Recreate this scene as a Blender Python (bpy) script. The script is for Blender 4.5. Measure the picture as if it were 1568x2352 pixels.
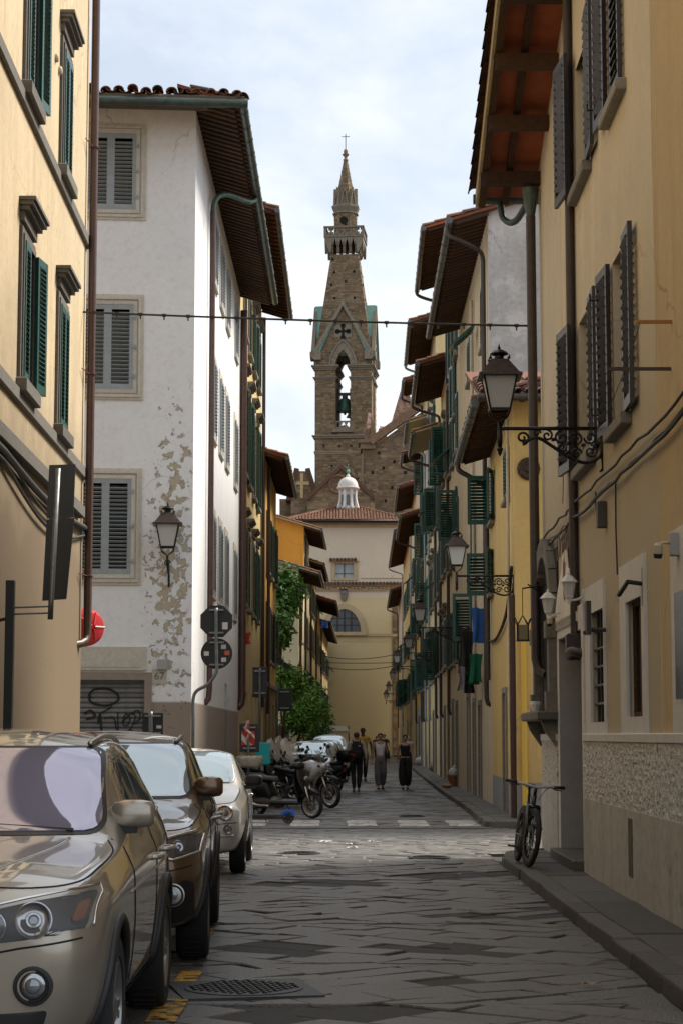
import bpy, bmesh, math, random
from mathutils import Vector, Matrix, noise
from mathutils.bvhtree import BVHTree
for _o in list(bpy.data.objects): bpy.data.objects.remove(_o)
SC = bpy.context.scene; COL = SC.collection
R = math.radians; sin, cos, pi = math.sin, math.cos, math.pi
# ------------------------------------------------------------------ camera
F, CX, CY, HY, H = 4550.0, 784.0, 1176.0, 1690.0, 1.65     # focal length, centre, horizon (px of a 1568 wide picture), eye height
TH = math.atan((HY-CY)/F)
cam = bpy.data.cameras.new('camera'); camo = bpy.data.objects.new('camera', cam); COL.objects.link(camo)
cam.sensor_fit = 'HORIZONTAL'; cam.sensor_width = 36; cam.lens = F/1568*36
cam.clip_start = .1; cam.clip_end = 5000
camo.location = (0, 0, H); camo.rotation_euler = (pi/2+TH, 0, 0)
SC.camera = camo
# ------------------------------------------------------------------ sky, sun, exposure
SUN_EL, SUN_AZ = R(49), R(60)           # azimuth from +Y (view direction) towards +X
SC.world = bpy.data.worlds.new('World'); SC.world.use_nodes = True
wn = SC.world.node_tree; wn.nodes.clear()
def N(nt, t, **kw):
    n = nt.nodes.new(t)
    for k, v in kw.items():
        if k.startswith('i_'): n.inputs[k[2:].replace('_', ' ')].default_value = v
        elif isinstance(k, str) and k.startswith('x'): n.inputs[int(k[1:])].default_value = v
        else: setattr(n, k, v)
    return n
sky = N(wn, 'ShaderNodeTexSky', sky_type='NISHITA', sun_disc=False, sun_elevation=SUN_EL, sun_rotation=SUN_AZ, air_density=1.2, dust_density=2.5, ozone_density=1.0)
tc = N(wn, 'ShaderNodeTexCoord')
mp = N(wn, 'ShaderNodeMapping'); mp.inputs['Scale'].default_value = (1, 1, 2.0); mp.inputs['Location'].default_value = (0.46, 0.0, 0.16)
nz = N(wn, 'ShaderNodeTexNoise', i_Scale=3.6, i_Detail=7.0, i_Roughness=.56, i_Distortion=.25)
rp = N(wn, 'ShaderNodeValToRGB'); rp.color_ramp.elements[0].position = .36; rp.color_ramp.elements[1].position = .6
rp.color_ramp.elements[0].color = (.36, .36, .36, 1); rp.color_ramp.elements[1].color = (1, 1, 1, 1)
n2 = N(wn, 'ShaderNodeTexNoise', i_Scale=9.0, i_Detail=5.0, i_Roughness=.6)
cr = N(wn, 'ShaderNodeValToRGB'); cr.color_ramp.elements[0].position = .3; cr.color_ramp.elements[1].position = .7
cr.color_ramp.elements[0].color = (6.6, 6.95, 7.3, 1); cr.color_ramp.elements[1].color = (7.9, 7.95, 8.0, 1)
mx = N(wn, 'ShaderNodeMix', data_type='RGBA')
bg = N(wn, 'ShaderNodeBackground'); bg.inputs['Strength'].default_value = .1
wo = N(wn, 'ShaderNodeOutputWorld')
L = wn.links.new
L(tc.outputs['Generated'], mp.inputs['Vector']); L(mp.outputs[0], nz.inputs['Vector']); L(mp.outputs[0], n2.inputs['Vector'])
L(nz.outputs['Fac'], rp.inputs['Fac']); L(n2.outputs['Fac'], cr.inputs['Fac'])
L(rp.outputs['Color'], mx.inputs['Factor']); L(sky.outputs[0], mx.inputs['A']); L(cr.outputs[0], mx.inputs['B'])
L(mx.outputs['Result'], bg.inputs['Color']); L(bg.outputs[0], wo.inputs['Surface'])
sl = bpy.data.lights.new('sun', 'SUN'); sl.energy = 4.2; sl.angle = R(20); sl.color = (1, .93, .82)
so = bpy.data.objects.new('sun', sl); COL.objects.link(so)
sd = Vector((sin(SUN_AZ)*cos(SUN_EL), cos(SUN_AZ)*cos(SUN_EL), sin(SUN_EL)))
so.rotation_euler = sd.to_track_quat('Z', 'Y').to_euler()
vs = SC.view_settings; vs.view_transform = 'Standard'; vs.look = 'None'; vs.exposure = .62; vs.gamma = 1; vs.use_curve_mapping = False
SC.cycles.max_bounces = 7; SC.cycles.diffuse_bounces = 4; SC.cycles.glossy_bounces = 3; SC.cycles.transparent_max_bounces = 8
SC.cycles.use_denoising = True; SC.cycles.caustics_reflective = False; SC.cycles.caustics_refractive = False

# ------------------------------------------------------------------ pixel <-> place
def ray(x, y):
    u, v = (x-CX)/F, (CY-y)/F
    return Vector((u, cos(TH)-v*sin(TH), sin(TH)+v*cos(TH)))
def P(x, y, Y):
    d = ray(x, y); t = Y/d.y
    return Vector((d.x*t, Y, H+d.z*t))
def G(x, y, z=0):                     # ground point under a pixel
    d = ray(x, y); t = (z-H)/d.z
    return Vector((d.x*t, d.y*t, z))
rnd = random.Random(7)
def U(a, b): return rnd.uniform(a, b)

# ------------------------------------------------------------------ materials
MATS = {}
def nodes(name):
    m = bpy.data.materials.new(name); m.use_nodes = True; nt = m.node_tree
    return m, nt, nt.nodes['Principled BSDF']
def mat(name, col=(.5, .5, .5), rough=.6, metal=0, spec=.5, coat=0, coat_r=.05, alpha=1, trans=0, emit=0, var=0, vscale=6, bump=0, bscale=60, ior=1.5):
    if name in MATS: return MATS[name]
    m, nt, b = nodes(name)
    b.inputs['Base Color'].default_value = (*col, 1); b.inputs['Roughness'].default_value = rough
    b.inputs['Metallic'].default_value = metal; b.inputs['Specular IOR Level'].default_value = spec; b.inputs['IOR'].default_value = ior
    b.inputs['Coat Weight'].default_value = coat; b.inputs['Coat Roughness'].default_value = coat_r
    b.inputs['Alpha'].default_value = alpha; b.inputs['Transmission Weight'].default_value = trans
    if emit: b.inputs['Emission Color'].default_value = (*col, 1); b.inputs['Emission Strength'].default_value = emit
    if var or bump:
        t = N(nt, 'ShaderNodeTexCoord')
    if var:
        n = N(nt, 'ShaderNodeTexNoise', i_Scale=vscale, i_Detail=5.0, i_Roughness=.65)
        h = N(nt, 'ShaderNodeMapRange'); h.inputs['From Min'].default_value = .25; h.inputs['From Max'].default_value = .75
        h.inputs['To Min'].default_value = 1-var; h.inputs['To Max'].default_value = 1+var
        x = N(nt, 'ShaderNodeMix', data_type='RGBA', blend_type='MULTIPLY'); x.inputs['Factor'].default_value = 1; x.inputs['A'].default_value = (*col, 1)
        nt.links.new(t.outputs['Object'], n.inputs['Vector']); nt.links.new(n.outputs['Fac'], h.inputs['Value'])
        nt.links.new(h.outputs[0], x.inputs['B']); nt.links.new(x.outputs['Result'], b.inputs['Base Color'])
    if bump:
        n = N(nt, 'ShaderNodeTexNoise', i_Scale=bscale, i_Detail=4.0)
        bp = N(nt, 'ShaderNodeBump', i_Strength=bump, i_Distance=.01)
        nt.links.new(t.outputs['Object'], n.inputs['Vector']); nt.links.new(n.outputs['Fac'], bp.inputs['Height']); nt.links.new(bp.outputs[0], b.inputs['Normal'])
    MATS[name] = m; return m
def ramp(nt, a, b, ca, cb):
    r = N(nt, 'ShaderNodeValToRGB'); e = r.color_ramp.elements
    e[0].position, e[1].position = a, b; e[0].color = (*ca, 1); e[1].color = (*cb, 1)
    return r
def plaster(name, col, dirt=None, damt=.35, var=.12, streak=.25, rough=.9, band=None, bandcol=None, patch=None, pamt=.5, bump=.25, crack=.5, peel=None, peelcol=(.42,.34,.22)):
    """painted render: cloudy colour, rain streaks, stains; band = (z, softness): other colour under height z; patch = colour of bare/repaired areas"""
    if name in MATS: return MATS[name]
    m, nt, b = nodes(name); lk = nt.links.new
    t = N(nt, 'ShaderNodeTexCoord'); o = t.outputs['Object']
    n1 = N(nt, 'ShaderNodeTexNoise', i_Scale=.55, i_Detail=6.0, i_Roughness=.62); lk(o, n1.inputs['Vector'])
    sc = N(nt, 'ShaderNodeMapping'); sc.inputs['Scale'].default_value = (1.7, 1.7, .2); lk(o, sc.inputs['Vector'])
    n2 = N(nt, 'ShaderNodeTexNoise', i_Scale=1.3, i_Detail=6.0, i_Roughness=.7); lk(sc.outputs[0], n2.inputs['Vector'])
    n3 = N(nt, 'ShaderNodeTexNoise', i_Scale=9.0, i_Detail=8.0, i_Roughness=.75); lk(o, n3.inputs['Vector'])
    dirt = dirt or tuple(c*.55 for c in col)
    r1 = ramp(nt, .3, .72, tuple(min(1, c*(1-var)) for c in col), tuple(min(1, c*(1+var)) for c in col)); lk(n1.outputs['Fac'], r1.inputs['Fac'])
    cur = r1.outputs['Color']
    def mix(cur, fac, colr, mul):
        mm = N(nt, 'ShaderNodeMath', operation='MULTIPLY'); lk(fac, mm.inputs[0]); mm.inputs[1].default_value = mul
        x = N(nt, 'ShaderNodeMix', data_type='RGBA'); lk(mm.outputs[0], x.inputs['Factor']); lk(cur, x.inputs['A']); x.inputs['B'].default_value = (*colr, 1)
        return x.outputs['Result']
    r2 = ramp(nt, .46, .68, (0,)*3, (1,)*3); lk(n2.outputs['Fac'], r2.inputs['Fac']); rz_ = ramp(nt, .4, .62, (0,)*3, (1,)*3); lk(n1.outputs['Fac'], rz_.inputs['Fac']); mz = N(nt, 'ShaderNodeMath', operation='MULTIPLY'); lk(r2.outputs['Color'], mz.inputs[0]); lk(rz_.outputs['Color'], mz.inputs[1]); cur = mix(cur, mz.outputs[0], dirt, streak)
    r3 = ramp(nt, .48, .7, (0,)*3, (1,)*3); lk(n3.outputs['Fac'], r3.inputs['Fac']); cur = mix(cur, r3.outputs['Color'], dirt, damt)
    if patch:
        n4 = N(nt, 'ShaderNodeTexNoise', i_Scale=1.1, i_Detail=9.0, i_Roughness=.6); lk(o, n4.inputs['Vector'])
        r4 = ramp(nt, .56, .6, (0,)*3, (1,)*3); lk(n4.outputs['Fac'], r4.inputs['Fac']); cur = mix(cur, r4.outputs['Color'], patch, pamt)
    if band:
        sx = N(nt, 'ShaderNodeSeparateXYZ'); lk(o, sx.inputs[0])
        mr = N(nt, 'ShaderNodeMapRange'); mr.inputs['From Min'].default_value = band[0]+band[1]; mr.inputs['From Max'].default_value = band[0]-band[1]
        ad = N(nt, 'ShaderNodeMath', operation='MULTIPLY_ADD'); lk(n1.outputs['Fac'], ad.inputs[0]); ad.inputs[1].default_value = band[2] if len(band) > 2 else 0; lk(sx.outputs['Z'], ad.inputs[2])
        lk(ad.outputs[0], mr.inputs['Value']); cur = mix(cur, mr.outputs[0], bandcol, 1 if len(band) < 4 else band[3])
    if crack:
        nd = N(nt, 'ShaderNodeTexNoise', i_Scale=1.4, i_Detail=5.0); lk(o, nd.inputs['Vector'])
        vm = N(nt, 'ShaderNodeVectorMath', operation='MULTIPLY_ADD'); lk(nd.outputs['Color'], vm.inputs[0]); vm.inputs[1].default_value = (.9, .9, .9); lk(o, vm.inputs[2])
        vo = N(nt, 'ShaderNodeTexVoronoi', feature='DISTANCE_TO_EDGE', i_Scale=.33); lk(vm.outputs[0], vo.inputs['Vector'])
        rc = ramp(nt, .0015, .006, (1,)*3, (0,)*3); lk(vo.outputs['Distance'], rc.inputs['Fac']); rb = ramp(nt, .45, .6, (0,)*3, (1,)*3); lk(n1.outputs['Fac'], rb.inputs['Fac'])
        mu = N(nt, 'ShaderNodeMath', operation='MULTIPLY'); lk(rc.outputs['Color'], mu.inputs[0]); lk(rb.outputs['Color'], mu.inputs[1]); cur = mix(cur, mu.outputs[0], tuple(c*.5 for c in dirt), crack)
    if peel:                                 # flaked paint inside an oval of the wall: (axis, centre, radius, centre z, radius z)
        sp = N(nt, 'ShaderNodeSeparateXYZ'); lk(o, sp.inputs[0])
        def term(out, c, r):
            a = N(nt, 'ShaderNodeMath', operation='MULTIPLY_ADD'); lk(out, a.inputs[0]); a.inputs[1].default_value = 1/r; a.inputs[2].default_value = -c/r
            q = N(nt, 'ShaderNodeMath', operation='MULTIPLY'); lk(a.outputs[0], q.inputs[0]); lk(a.outputs[0], q.inputs[1]); return q.outputs[0]
        dd = N(nt, 'ShaderNodeMath', operation='ADD'); lk(term(sp.outputs[peel[0]], peel[1], peel[2]), dd.inputs[0]); lk(term(sp.outputs['Z'], peel[3], peel[4]), dd.inputs[1])
        n5 = N(nt, 'ShaderNodeTexNoise', i_Scale=5.5, i_Detail=9.0, i_Roughness=.66); lk(o, n5.inputs['Vector'])
        ma = N(nt, 'ShaderNodeMath', operation='MULTIPLY_ADD'); lk(dd.outputs[0], ma.inputs[0]); ma.inputs[1].default_value = -.13; lk(n5.outputs['Fac'], ma.inputs[2])
        r5 = ramp(nt, .486, .496, (0,)*3, (1,)*3); lk(ma.outputs[0], r5.inputs['Fac']); cur = mix(cur, r5.outputs['Color'], peelcol, .9)
        inv = N(nt, 'ShaderNodeMath', operation='SUBTRACT'); inv.inputs[0].default_value = 1; lk(r5.outputs['Color'], inv.inputs[1]); bpp = N(nt, 'ShaderNodeBump', i_Strength=1.0, i_Distance=.03); lk(inv.outputs[0], bpp.inputs['Height'])
    lk(cur, b.inputs['Base Color']); b.inputs['Roughness'].default_value = rough; b.inputs['Specular IOR Level'].default_value = .25
    bp = N(nt, 'ShaderNodeBump', i_Strength=bump, i_Distance=.02); lk(n3.outputs['Fac'], bp.inputs['Height']); lk(bp.outputs[0], b.inputs['Normal'])
    if peel: lk(bpp.outputs[0], bp.inputs['Normal'])
    MATS[name] = m; return m
def varied(name, cols, rough=.85, spec=.3, nscale=12, namt=.35, bump=.4, bscale=25):
    """colour per piece from the 'tone' attribute (its own stone / tile colour) plus grain; also used where every object differs (object random)"""
    if name in MATS: return MATS[name]
    m, nt, b = nodes(name); lk = nt.links.new
    a = N(nt, 'ShaderNodeAttribute', attribute_name='tone'); oi = N(nt, 'ShaderNodeObjectInfo')
    ad = N(nt, 'ShaderNodeMath', operation='ADD'); lk(a.outputs['Fac'], ad.inputs[0]); lk(oi.outputs['Random'], ad.inputs[1])
    fr = N(nt, 'ShaderNodeMath', operation='FRACT'); lk(ad.outputs[0], fr.inputs[0])
    r = N(nt, 'ShaderNodeValToRGB'); e = r.color_ramp.elements
    while len(e) < len(cols): e.new(.5)
    for i, c in enumerate(cols): e[i].position = i/(len(cols)-1); e[i].color = (*c, 1)
    lk(fr.outputs[0], r.inputs['Fac'])
    t = N(nt, 'ShaderNodeTexCoord'); n = N(nt, 'ShaderNodeTexNoise', i_Scale=nscale, i_Detail=6.0, i_Roughness=.7); lk(t.outputs['Object'], n.inputs['Vector'])
    h = N(nt, 'ShaderNodeMapRange'); h.inputs['From Min'].default_value = .25; h.inputs['From Max'].default_value = .75; h.inputs['To Min'].default_value = 1-namt; h.inputs['To Max'].default_value = 1+namt*.7
    lk(n.outputs['Fac'], h.inputs['Value'])
    x = N(nt, 'ShaderNodeMix', data_type='RGBA', blend_type='MULTIPLY'); x.inputs['Factor'].default_value = 1; lk(r.outputs['Color'], x.inputs['A']); lk(h.outputs[0], x.inputs['B'])
    lk(x.outputs['Result'], b.inputs['Base Color']); b.inputs['Roughness'].default_value = rough; b.inputs['Specular IOR Level'].default_value = spec
    n2 = N(nt, 'ShaderNodeTexNoise', i_Scale=bscale, i_Detail=5.0); lk(t.outputs['Object'], n2.inputs['Vector'])
    bp = N(nt, 'ShaderNodeBump', i_Strength=bump, i_Distance=.02); lk(n2.outputs['Fac'], bp.inputs['Height']); lk(bp.outputs[0], b.inputs['Normal'])
    MATS[name] = m; return m

# ------------------------------------------------------------------ mesh collector
def frame_z(d):
    d = d.normalized(); up = Vector((0, 0, 1)) if abs(d.z) < .95 else Vector((1, 0, 0))
    x = up.cross(d).normalized(); return x, d.cross(x)
class MB:
    def __init__(s, M=None): s.v = []; s.f = []; s.t = []; s.M = M; s.tone = 0.0
    def add(s, vs, fs):
        k = len(s.v)
        for p in vs:
            p = Vector(p); s.v.append(s.M @ p if s.M else p)
        for f in fs: s.f.append([k+i for i in f]); s.t.append(s.tone)
        return s
    def box(s, x0, x1, y0, y1, z0, z1, T=None):
        vs = [Vector((x, y, z)) for z in (z0, z1) for x, y in ((x0, y0), (x1, y0), (x1, y1), (x0, y1))]
        if T: vs = [T @ p for p in vs]
        return s.add(vs, [(0, 3, 2, 1), (4, 5, 6, 7), (0, 1, 5, 4), (1, 2, 6, 5), (2, 3, 7, 6), (3, 0, 4, 7)])
    def bbox(s, x0, x1, y0, y1, z0, z1, b=.01, T=None):      # box with chamfered top/edges
        vs = []
        for z, i in ((z0, b), (z0+b, 0), (z1-b, 0), (z1, b)):
            vs += [Vector((x, y, z)) for x, y in ((x0+i, y0+i), (x1-i, y0+i), (x1-i, y1-i), (x0+i, y1-i))]
        if T: vs = [T @ p for p in vs]
        fs = [(0, 3, 2, 1), (12, 13, 14, 15)]
        for k in (0, 4, 8): fs += [(k+i, k+(i+1) % 4, k+4+(i+1) % 4, k+4+i) for i in range(4)]
        return s.add(vs, fs)
    def tube(s, pts, r, n=6, cap=True, closed=False):
        pts = [Vector(p) for p in pts]; m = len(pts); vs = []; fs = []
        x = None
        for i, p in enumerate(pts):
            if closed: d = pts[(i+1) % m]-pts[i-1]
            else: d = pts[min(i+1, m-1)]-pts[max(i-1, 0)]
            d = d.normalized() if d.length > 1e-9 else Vector((0, 0, 1))
            if x is None: x, y = frame_z(d)
            else:
                x = x-d*x.dot(d)
                x = x.normalized() if x.length > 1e-6 else frame_z(d)[0]
                y = d.cross(x)
            rr = r[i] if isinstance(r, (list, tuple)) else r
            vs += [p+x*rr*cos(2*pi*k/n)+y*rr*sin(2*pi*k/n) for k in range(n)]
        for i in range(m if closed else m-1):
            a, b = i*n, ((i+1) % m)*n
            fs += [(a+k, a+(k+1) % n, b+(k+1) % n, b+k) for k in range(n)]
        if cap and not closed: fs += [tuple(range(n-1, -1, -1)), tuple(range((m-1)*n, m*n))]
        return s.add(vs, fs)
    def lathe(s, prof, c=(0, 0, 0), n=16, T=None, rot=0, sx=1, sy=1, cap=True):
        vs = []; fs = []; m = len(prof); c = Vector(c)
        for r, z in prof: vs += [c+Vector((r*sx*cos(2*pi*k/n+rot), r*sy*sin(2*pi*k/n+rot), z)) for k in range(n)]
        if T: vs = [T @ p for p in vs]
        for i in range(m-1): fs += [(i*n+k, i*n+(k+1) % n, (i+1)*n+(k+1) % n, (i+1)*n+k) for k in range(n)]
        if cap: fs += [tuple(range(n-1, -1, -1)), tuple(range((m-1)*n, m*n))]
        return s.add(vs, fs)
    def prism(s, poly, a, b, T=None):          # polygon in (x, z), extruded along y from a to b
        n = len(poly); vs = [Vector((x, a, z)) for x, z in poly]+[Vector((x, b, z)) for x, z in poly]
        if T: vs = [T @ p for p in vs]
        return s.add(vs, [tuple(range(n)), tuple(range(2*n-1, n-1, -1))]+[(i, i+n, (i+1) % n+n, (i+1) % n) for i in range(n)])
    def loft(s, secs, cap=True, closed=True):
        n = len(secs[0]); vs = [p for q in secs for p in q]; fs = []
        for i in range(len(secs)-1):
            for k in range(n if closed else n-1): fs.append((i*n+k, i*n+(k+1) % n, (i+1)*n+(k+1) % n, (i+1)*n+k))
        if cap and closed: fs += [tuple(range(n-1, -1, -1)), tuple(range((len(secs)-1)*n, len(secs)*n))]
        return s.add(vs, fs)
    def sph(s, c, r, n=12, m=8, sc=(1, 1, 1), T=None):
        prof = [(max(1e-4, sin(pi*i/m)), -cos(pi*i/m)) for i in range(m+1)]
        Tm = Matrix.Translation(c) @ Matrix.Diagonal((r*sc[0], r*sc[1], r*sc[2], 1))
        if T: Tm = T @ Tm
        return s.lathe(prof, n=n, T=Tm)
    def mesh(s, name, mt=None, smooth=False, fix=True, sub=0, angle=None):
        me = bpy.data.meshes.new(name); me.from_pydata([tuple(p) for p in s.v], [], s.f)
        if any(s.t):
            at = me.attributes.new('tone', 'FLOAT', 'FACE'); at.data.foreach_set('value', s.t)
        if fix:
            bm = bmesh.new(); bm.from_mesh(me); bmesh.ops.recalc_face_normals(bm, faces=bm.faces); bm.to_mesh(me); bm.free()
        if smooth: me.polygons.foreach_set('use_smooth', [True]*len(me.polygons))
        if mt: me.materials.append(mt)
        if smooth and angle:
            me.set_sharp_from_angle(angle=R(angle))
        return me
    def build(s, name, mt, parent=None, smooth=False, M=None, kind=None, local=False, fix=True, angle=None, label=None):
        return obj(name, s.mesh(name, mt, smooth, fix, angle=angle), parent, M, kind, local, label)
WM = {}
def obj(name, me, parent=None, M=None, kind=None, local=False, label=None):
    o = bpy.data.objects.new(name, me); COL.objects.link(o)
    M = M or Matrix.Identity(4)
    if parent:
        o.parent = parent
        if local:
            o.matrix_parent_inverse = Matrix.Identity(4); o.matrix_basis = M; WM[o.name] = WM[parent.name] @ M
        else:
            o.matrix_parent_inverse = WM[parent.name].inverted(); o.matrix_basis = M; WM[o.name] = M
    else: o.matrix_basis = M; WM[o.name] = M
    if kind: o['kind'] = kind
    if label: o['label'] = label
    return o
def tag(o, label, cat, group=None):
    o['label'] = label; o['category'] = cat
    if group: o['group'] = group
    return o
def thing(name, label, cat, loc=(0, 0, 0), rz=0, group=None, M=None):
    M = M or (Matrix.Translation(loc) @ Matrix.Rotation(rz, 4, 'Z'))
    o = obj(name, None, None, M); o.empty_display_size = .2
    return tag(o, label, cat, group)
def T3(x, y, z): return Matrix.Translation((x, y, z))
def RX(a): return Matrix.Rotation(a, 4, 'X')
def RY(a): return Matrix.Rotation(a, 4, 'Y')
def RZ(a): return Matrix.Rotation(a, 4, 'Z')
def spline(pts, n=6):
    pts = [Vector(p) for p in pts]; out = []
    for i in range(len(pts)-1):
        p0, p1, p2, p3 = pts[max(i-1, 0)], pts[i], pts[i+1], pts[min(i+2, len(pts)-1)]
        for k in range(n):
            t = k/n; out.append(.5*((2*p1)+(p2-p0)*t+(2*p0-5*p1+4*p2-p3)*t*t+(3*p1-p0-3*p2+p3)*t**3))
    out.append(pts[-1]); return out
def sag(a, b, d, n=16):
    a, b = Vector(a), Vector(b)
    return [a.lerp(b, i/n)-Vector((0, 0, 4*d*(i/n)*(1-i/n))) for i in range(n+1)]
# ------------------------------------------------------------------ walls
class Wall:
    """vertical plane over the plan line a-b; coordinates (s along, n out of the wall, z up)"""
    def __init__(w, a, b, out):
        w.a = Vector((a[0], a[1], 0)); w.b = Vector((b[0], b[1], 0)); w.len = (w.b-w.a).length
        w.d = (w.b-w.a).normalized(); n = Vector((w.d.y, -w.d.x, 0))
        w.n = n if n.dot(Vector((out[0], out[1], 0))) > 0 else -n
        w.M = Matrix(((w.d.x, w.n.x, 0, w.a.x), (w.d.y, w.n.y, 0, w.a.y), (0, 0, 1, 0), (0, 0, 0, 1)))
    def pix(w, x, y):
        d = ray(x, y); o = Vector((0, 0, H)); t = (w.a-o).dot(w.n)/d.dot(w.n); p = o+d*t
        return (p-w.a).dot(w.d), p.z
    def pixn(w, x, y, n):             # the same for something standing n proud of the wall
        d = ray(x, y); o = Vector((0, 0, H)); t = (w.a+w.n*n-o).dot(w.n)/d.dot(w.n); p = o+d*t
        return (p-w.a).dot(w.d), p.z
    def pt(w, s, n, z): return w.M @ Vector((s, n, z))
def wall_panel(w, s0, s1, z0, z1, holes, mb=None, depth=.22):
    mb = mb or MB(w.M); ss = sorted({s0, s1, *[h[0] for h in holes], *[h[1] for h in holes]}); zs = sorted({z0, z1, *[h[2] for h in holes], *[h[3] for h in holes]})
    for i in range(len(ss)-1):
        for j in range(len(zs)-1):
            cs, cz = (ss[i]+ss[i+1])/2, (zs[j]+zs[j+1])/2
            if cs < s0 or cs > s1 or cz < z0 or cz > z1: continue
            if any(h[0] < cs < h[1] and h[2] < cz < h[3] for h in holes): continue
            mb.add([(ss[i], 0, zs[j]), (ss[i+1], 0, zs[j]), (ss[i+1], 0, zs[j+1]), (ss[i], 0, zs[j+1])], [(0, 1, 2, 3)])
    for h in holes:
        a, b, c, d = h[:4]; dp = h[4] if len(h) > 4 else depth
        mb.add([(a, 0, c), (b, 0, c), (b, 0, d), (a, 0, d), (a, -dp, c), (b, -dp, c), (b, -dp, d), (a, -dp, d)], [(0, 1, 5, 4), (1, 2, 6, 5), (2, 3, 7, 6), (3, 0, 4, 7), (4, 5, 6, 7)])
    return mb
LEAF = {}
def leaf_meshes(w, h, pitch, mt, tilt):
    k = (round(w, 2), round(h, 2), pitch, mt.name, tilt)
    if k in LEAF: return LEAF[k]
    w, h = k[0], k[1]; t = .045; st = min(.075, w*.17)
    fr = MB(); fr.box(0, st, -t/2, t/2, 0, h); fr.box(w-st, w, -t/2, t/2, 0, h)
    fr.box(st, w-st, -t/2+.001, t/2-.001, 0, .11); fr.box(st, w-st, -t/2+.001, t/2-.001, h-.09, h)
    hd = max(.028, pitch*.56) if tilt < 0 else pitch*.43; one = MB(); one.box(st-.004, w-st+.004, -hd, hd, -.005, .005, T=RX(tilt))
    zs = []; z = .11+pitch*.6
    while z < h-.09-pitch*.3:
        zs.append(z)
        z += pitch
    al = MB()
    for z in zs: al.box(st-.004, w-st+.004, -hd, hd, -.005, .005, T=T3(0, 0, z) @ RX(tilt))
    LEAF[k] = (fr.mesh('shutter', mt), one.mesh('slat', mt), al.mesh('slat', mt), zs); return LEAF[k]
def shutter(parent, w, s, z0, z1, width, ang, mt, side=1, n0=.03, pitch=.06, single=False, tilt=-.6, label=None):
    """one louvred leaf hinged at s, reaching towards +s (side 1) or -s (side -1), opened outwards by ang"""
    fr, one, al, zs = leaf_meshes(width, z1-z0, pitch, mt, tilt)
    M = w.M @ T3(s, n0, z0) @ (Matrix.Diagonal((side, 1, 1, 1))) @ RZ(ang)
    o = obj('shutter', fr, parent, M, label=label)
    if single:
        for z in zs: obj('slat', one, o, T3(0, 0, z) @ RX(U(-.05, .05)), local=True)
    else: obj('slat', al, o, kind='stuff', local=True)
    return o
def roof_tiles(mb, A, e, u, wid, length, pitch=.21, step=.38, r=.085, rag=.02):
    """coppi over a sloping plane: A = eave corner, e = unit vector along the eave, u = unit vector up the slope"""
    nrm = e.cross(u); nrm = nrm if nrm.z > 0 else -nrm
    k = 0; x = pitch/2
    while x < wid:
        y = -U(0, rag*2)-.03; row = 0
        while y < length:
            L_ = min(step, length-y); j = U(-rag, rag)*.5; mb.tone = U(.02, .98)
            s0 = A+e*(x+j)+u*y+nrm*.012; s1 = A+e*(x+j*.5)+u*(y+L_+.05)-nrm*.012
            vs = []
            for c, rr in ((s0, r*1.08), (s1, r*.92)):
                for i in range(6):
                    a = pi*i/5; vs.append(c+e*rr*cos(a)+nrm*rr*sin(a)*.9)
            for c, rr in ((s0, r*.86),):
                for i in range(6):
                    a = pi*i/5; vs.append(c+e*rr*cos(a)+nrm*rr*sin(a)*.78)
            mb.add(vs, [(i, i+1, 7+i, 6+i) for i in range(5)]+[(i, i+1, 13+i, 12+i) for i in range(5)])
            y += step
        x += pitch
    return mb
# ================================================================== ground, paving, kerbs, markings
ST = varied('paving stone', [(.095, .09, .084), (.125, .118, .108), (.105, .1, .095), (.14, .132, .12)], rough=.34, spec=.5, nscale=22, namt=.4, bump=.8, bscale=55)
STF = varied('sett stone', [(.09, .086, .082), (.13, .125, .118), (.105, .1, .095)], rough=.52, spec=.5, nscale=16, namt=.3, bump=.3, bscale=45)
KS = varied('kerb stone', [(.075, .07, .063), (.12, .112, .1), (.095, .09, .082)], rough=.6, nscale=14, namt=.35, bump=.5, bscale=30)
DIRT = mat('joint dirt', (.035, .031, .027), .95, var=.4, vscale=3)
g = MB(); g.add([(-600, -300, -.045), (600, -300, -.045), (600, 900, -.045), (-600, 900, -.045)], [(0, 1, 2, 3)])
ground = g.build('ground', DIRT, kind='structure')
def clip(poly, edges):
    for (ax, ay, nx, ny) in edges:           # keep the side with (p-a).n >= 0
        out = []
        for i in range(len(poly)):
            p, q = poly[i], poly[(i+1) % len(poly)]
            dp = (p[0]-ax)*nx+(p[1]-ay)*ny; dq = (q[0]-ax)*nx+(q[1]-ay)*ny
            if dp >= 0: out.append(p)
            if dp*dq < 0: t = dp/(dp-dq); out.append((p[0]+(q[0]-p[0])*t, p[1]+(q[1]-p[1])*t))
        poly = out
        if len(poly) < 3: return []
    return poly
def rect_edges(x0, x1, y0, y1): return [(x0, y0, 1, 0), (x1, y0, -1, 0), (x0, y0, 0, 1), (x0, y1, 0, -1)]
def parea(p): return .5*abs(sum(p[i][0]*p[(i+1) % len(p)][1]-p[(i+1) % len(p)][0]*p[i][1] for i in range(len(p))))
def stone_pattern(edges, ang, cw, l0, l1, cx, cy, reach):
    """running courses turned by ang, clipped to the convex region"""
    res = []; c, s = cos(ang), sin(ang); v = -reach
    while v < reach:
        w = cw*U(.8, 1.22); u = -reach+U(0, l1)
        while u < reach:
            l = U(l0, l1); j = lambda: U(-.022, .022)
            q = [(u+j(), v+j()*.6), (u+l+j(), v+j()*.6), (u+l+j(), v+w+j()*.6), (u+j(), v+w+j()*.6)]
            q = [(cx+a*c-b*s, cy+a*s+b*c) for a, b in q]
            q = clip(q, edges)
            if q and parea(q) > .012: res.append(q)
            u += l
        v += w
    return res
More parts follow.
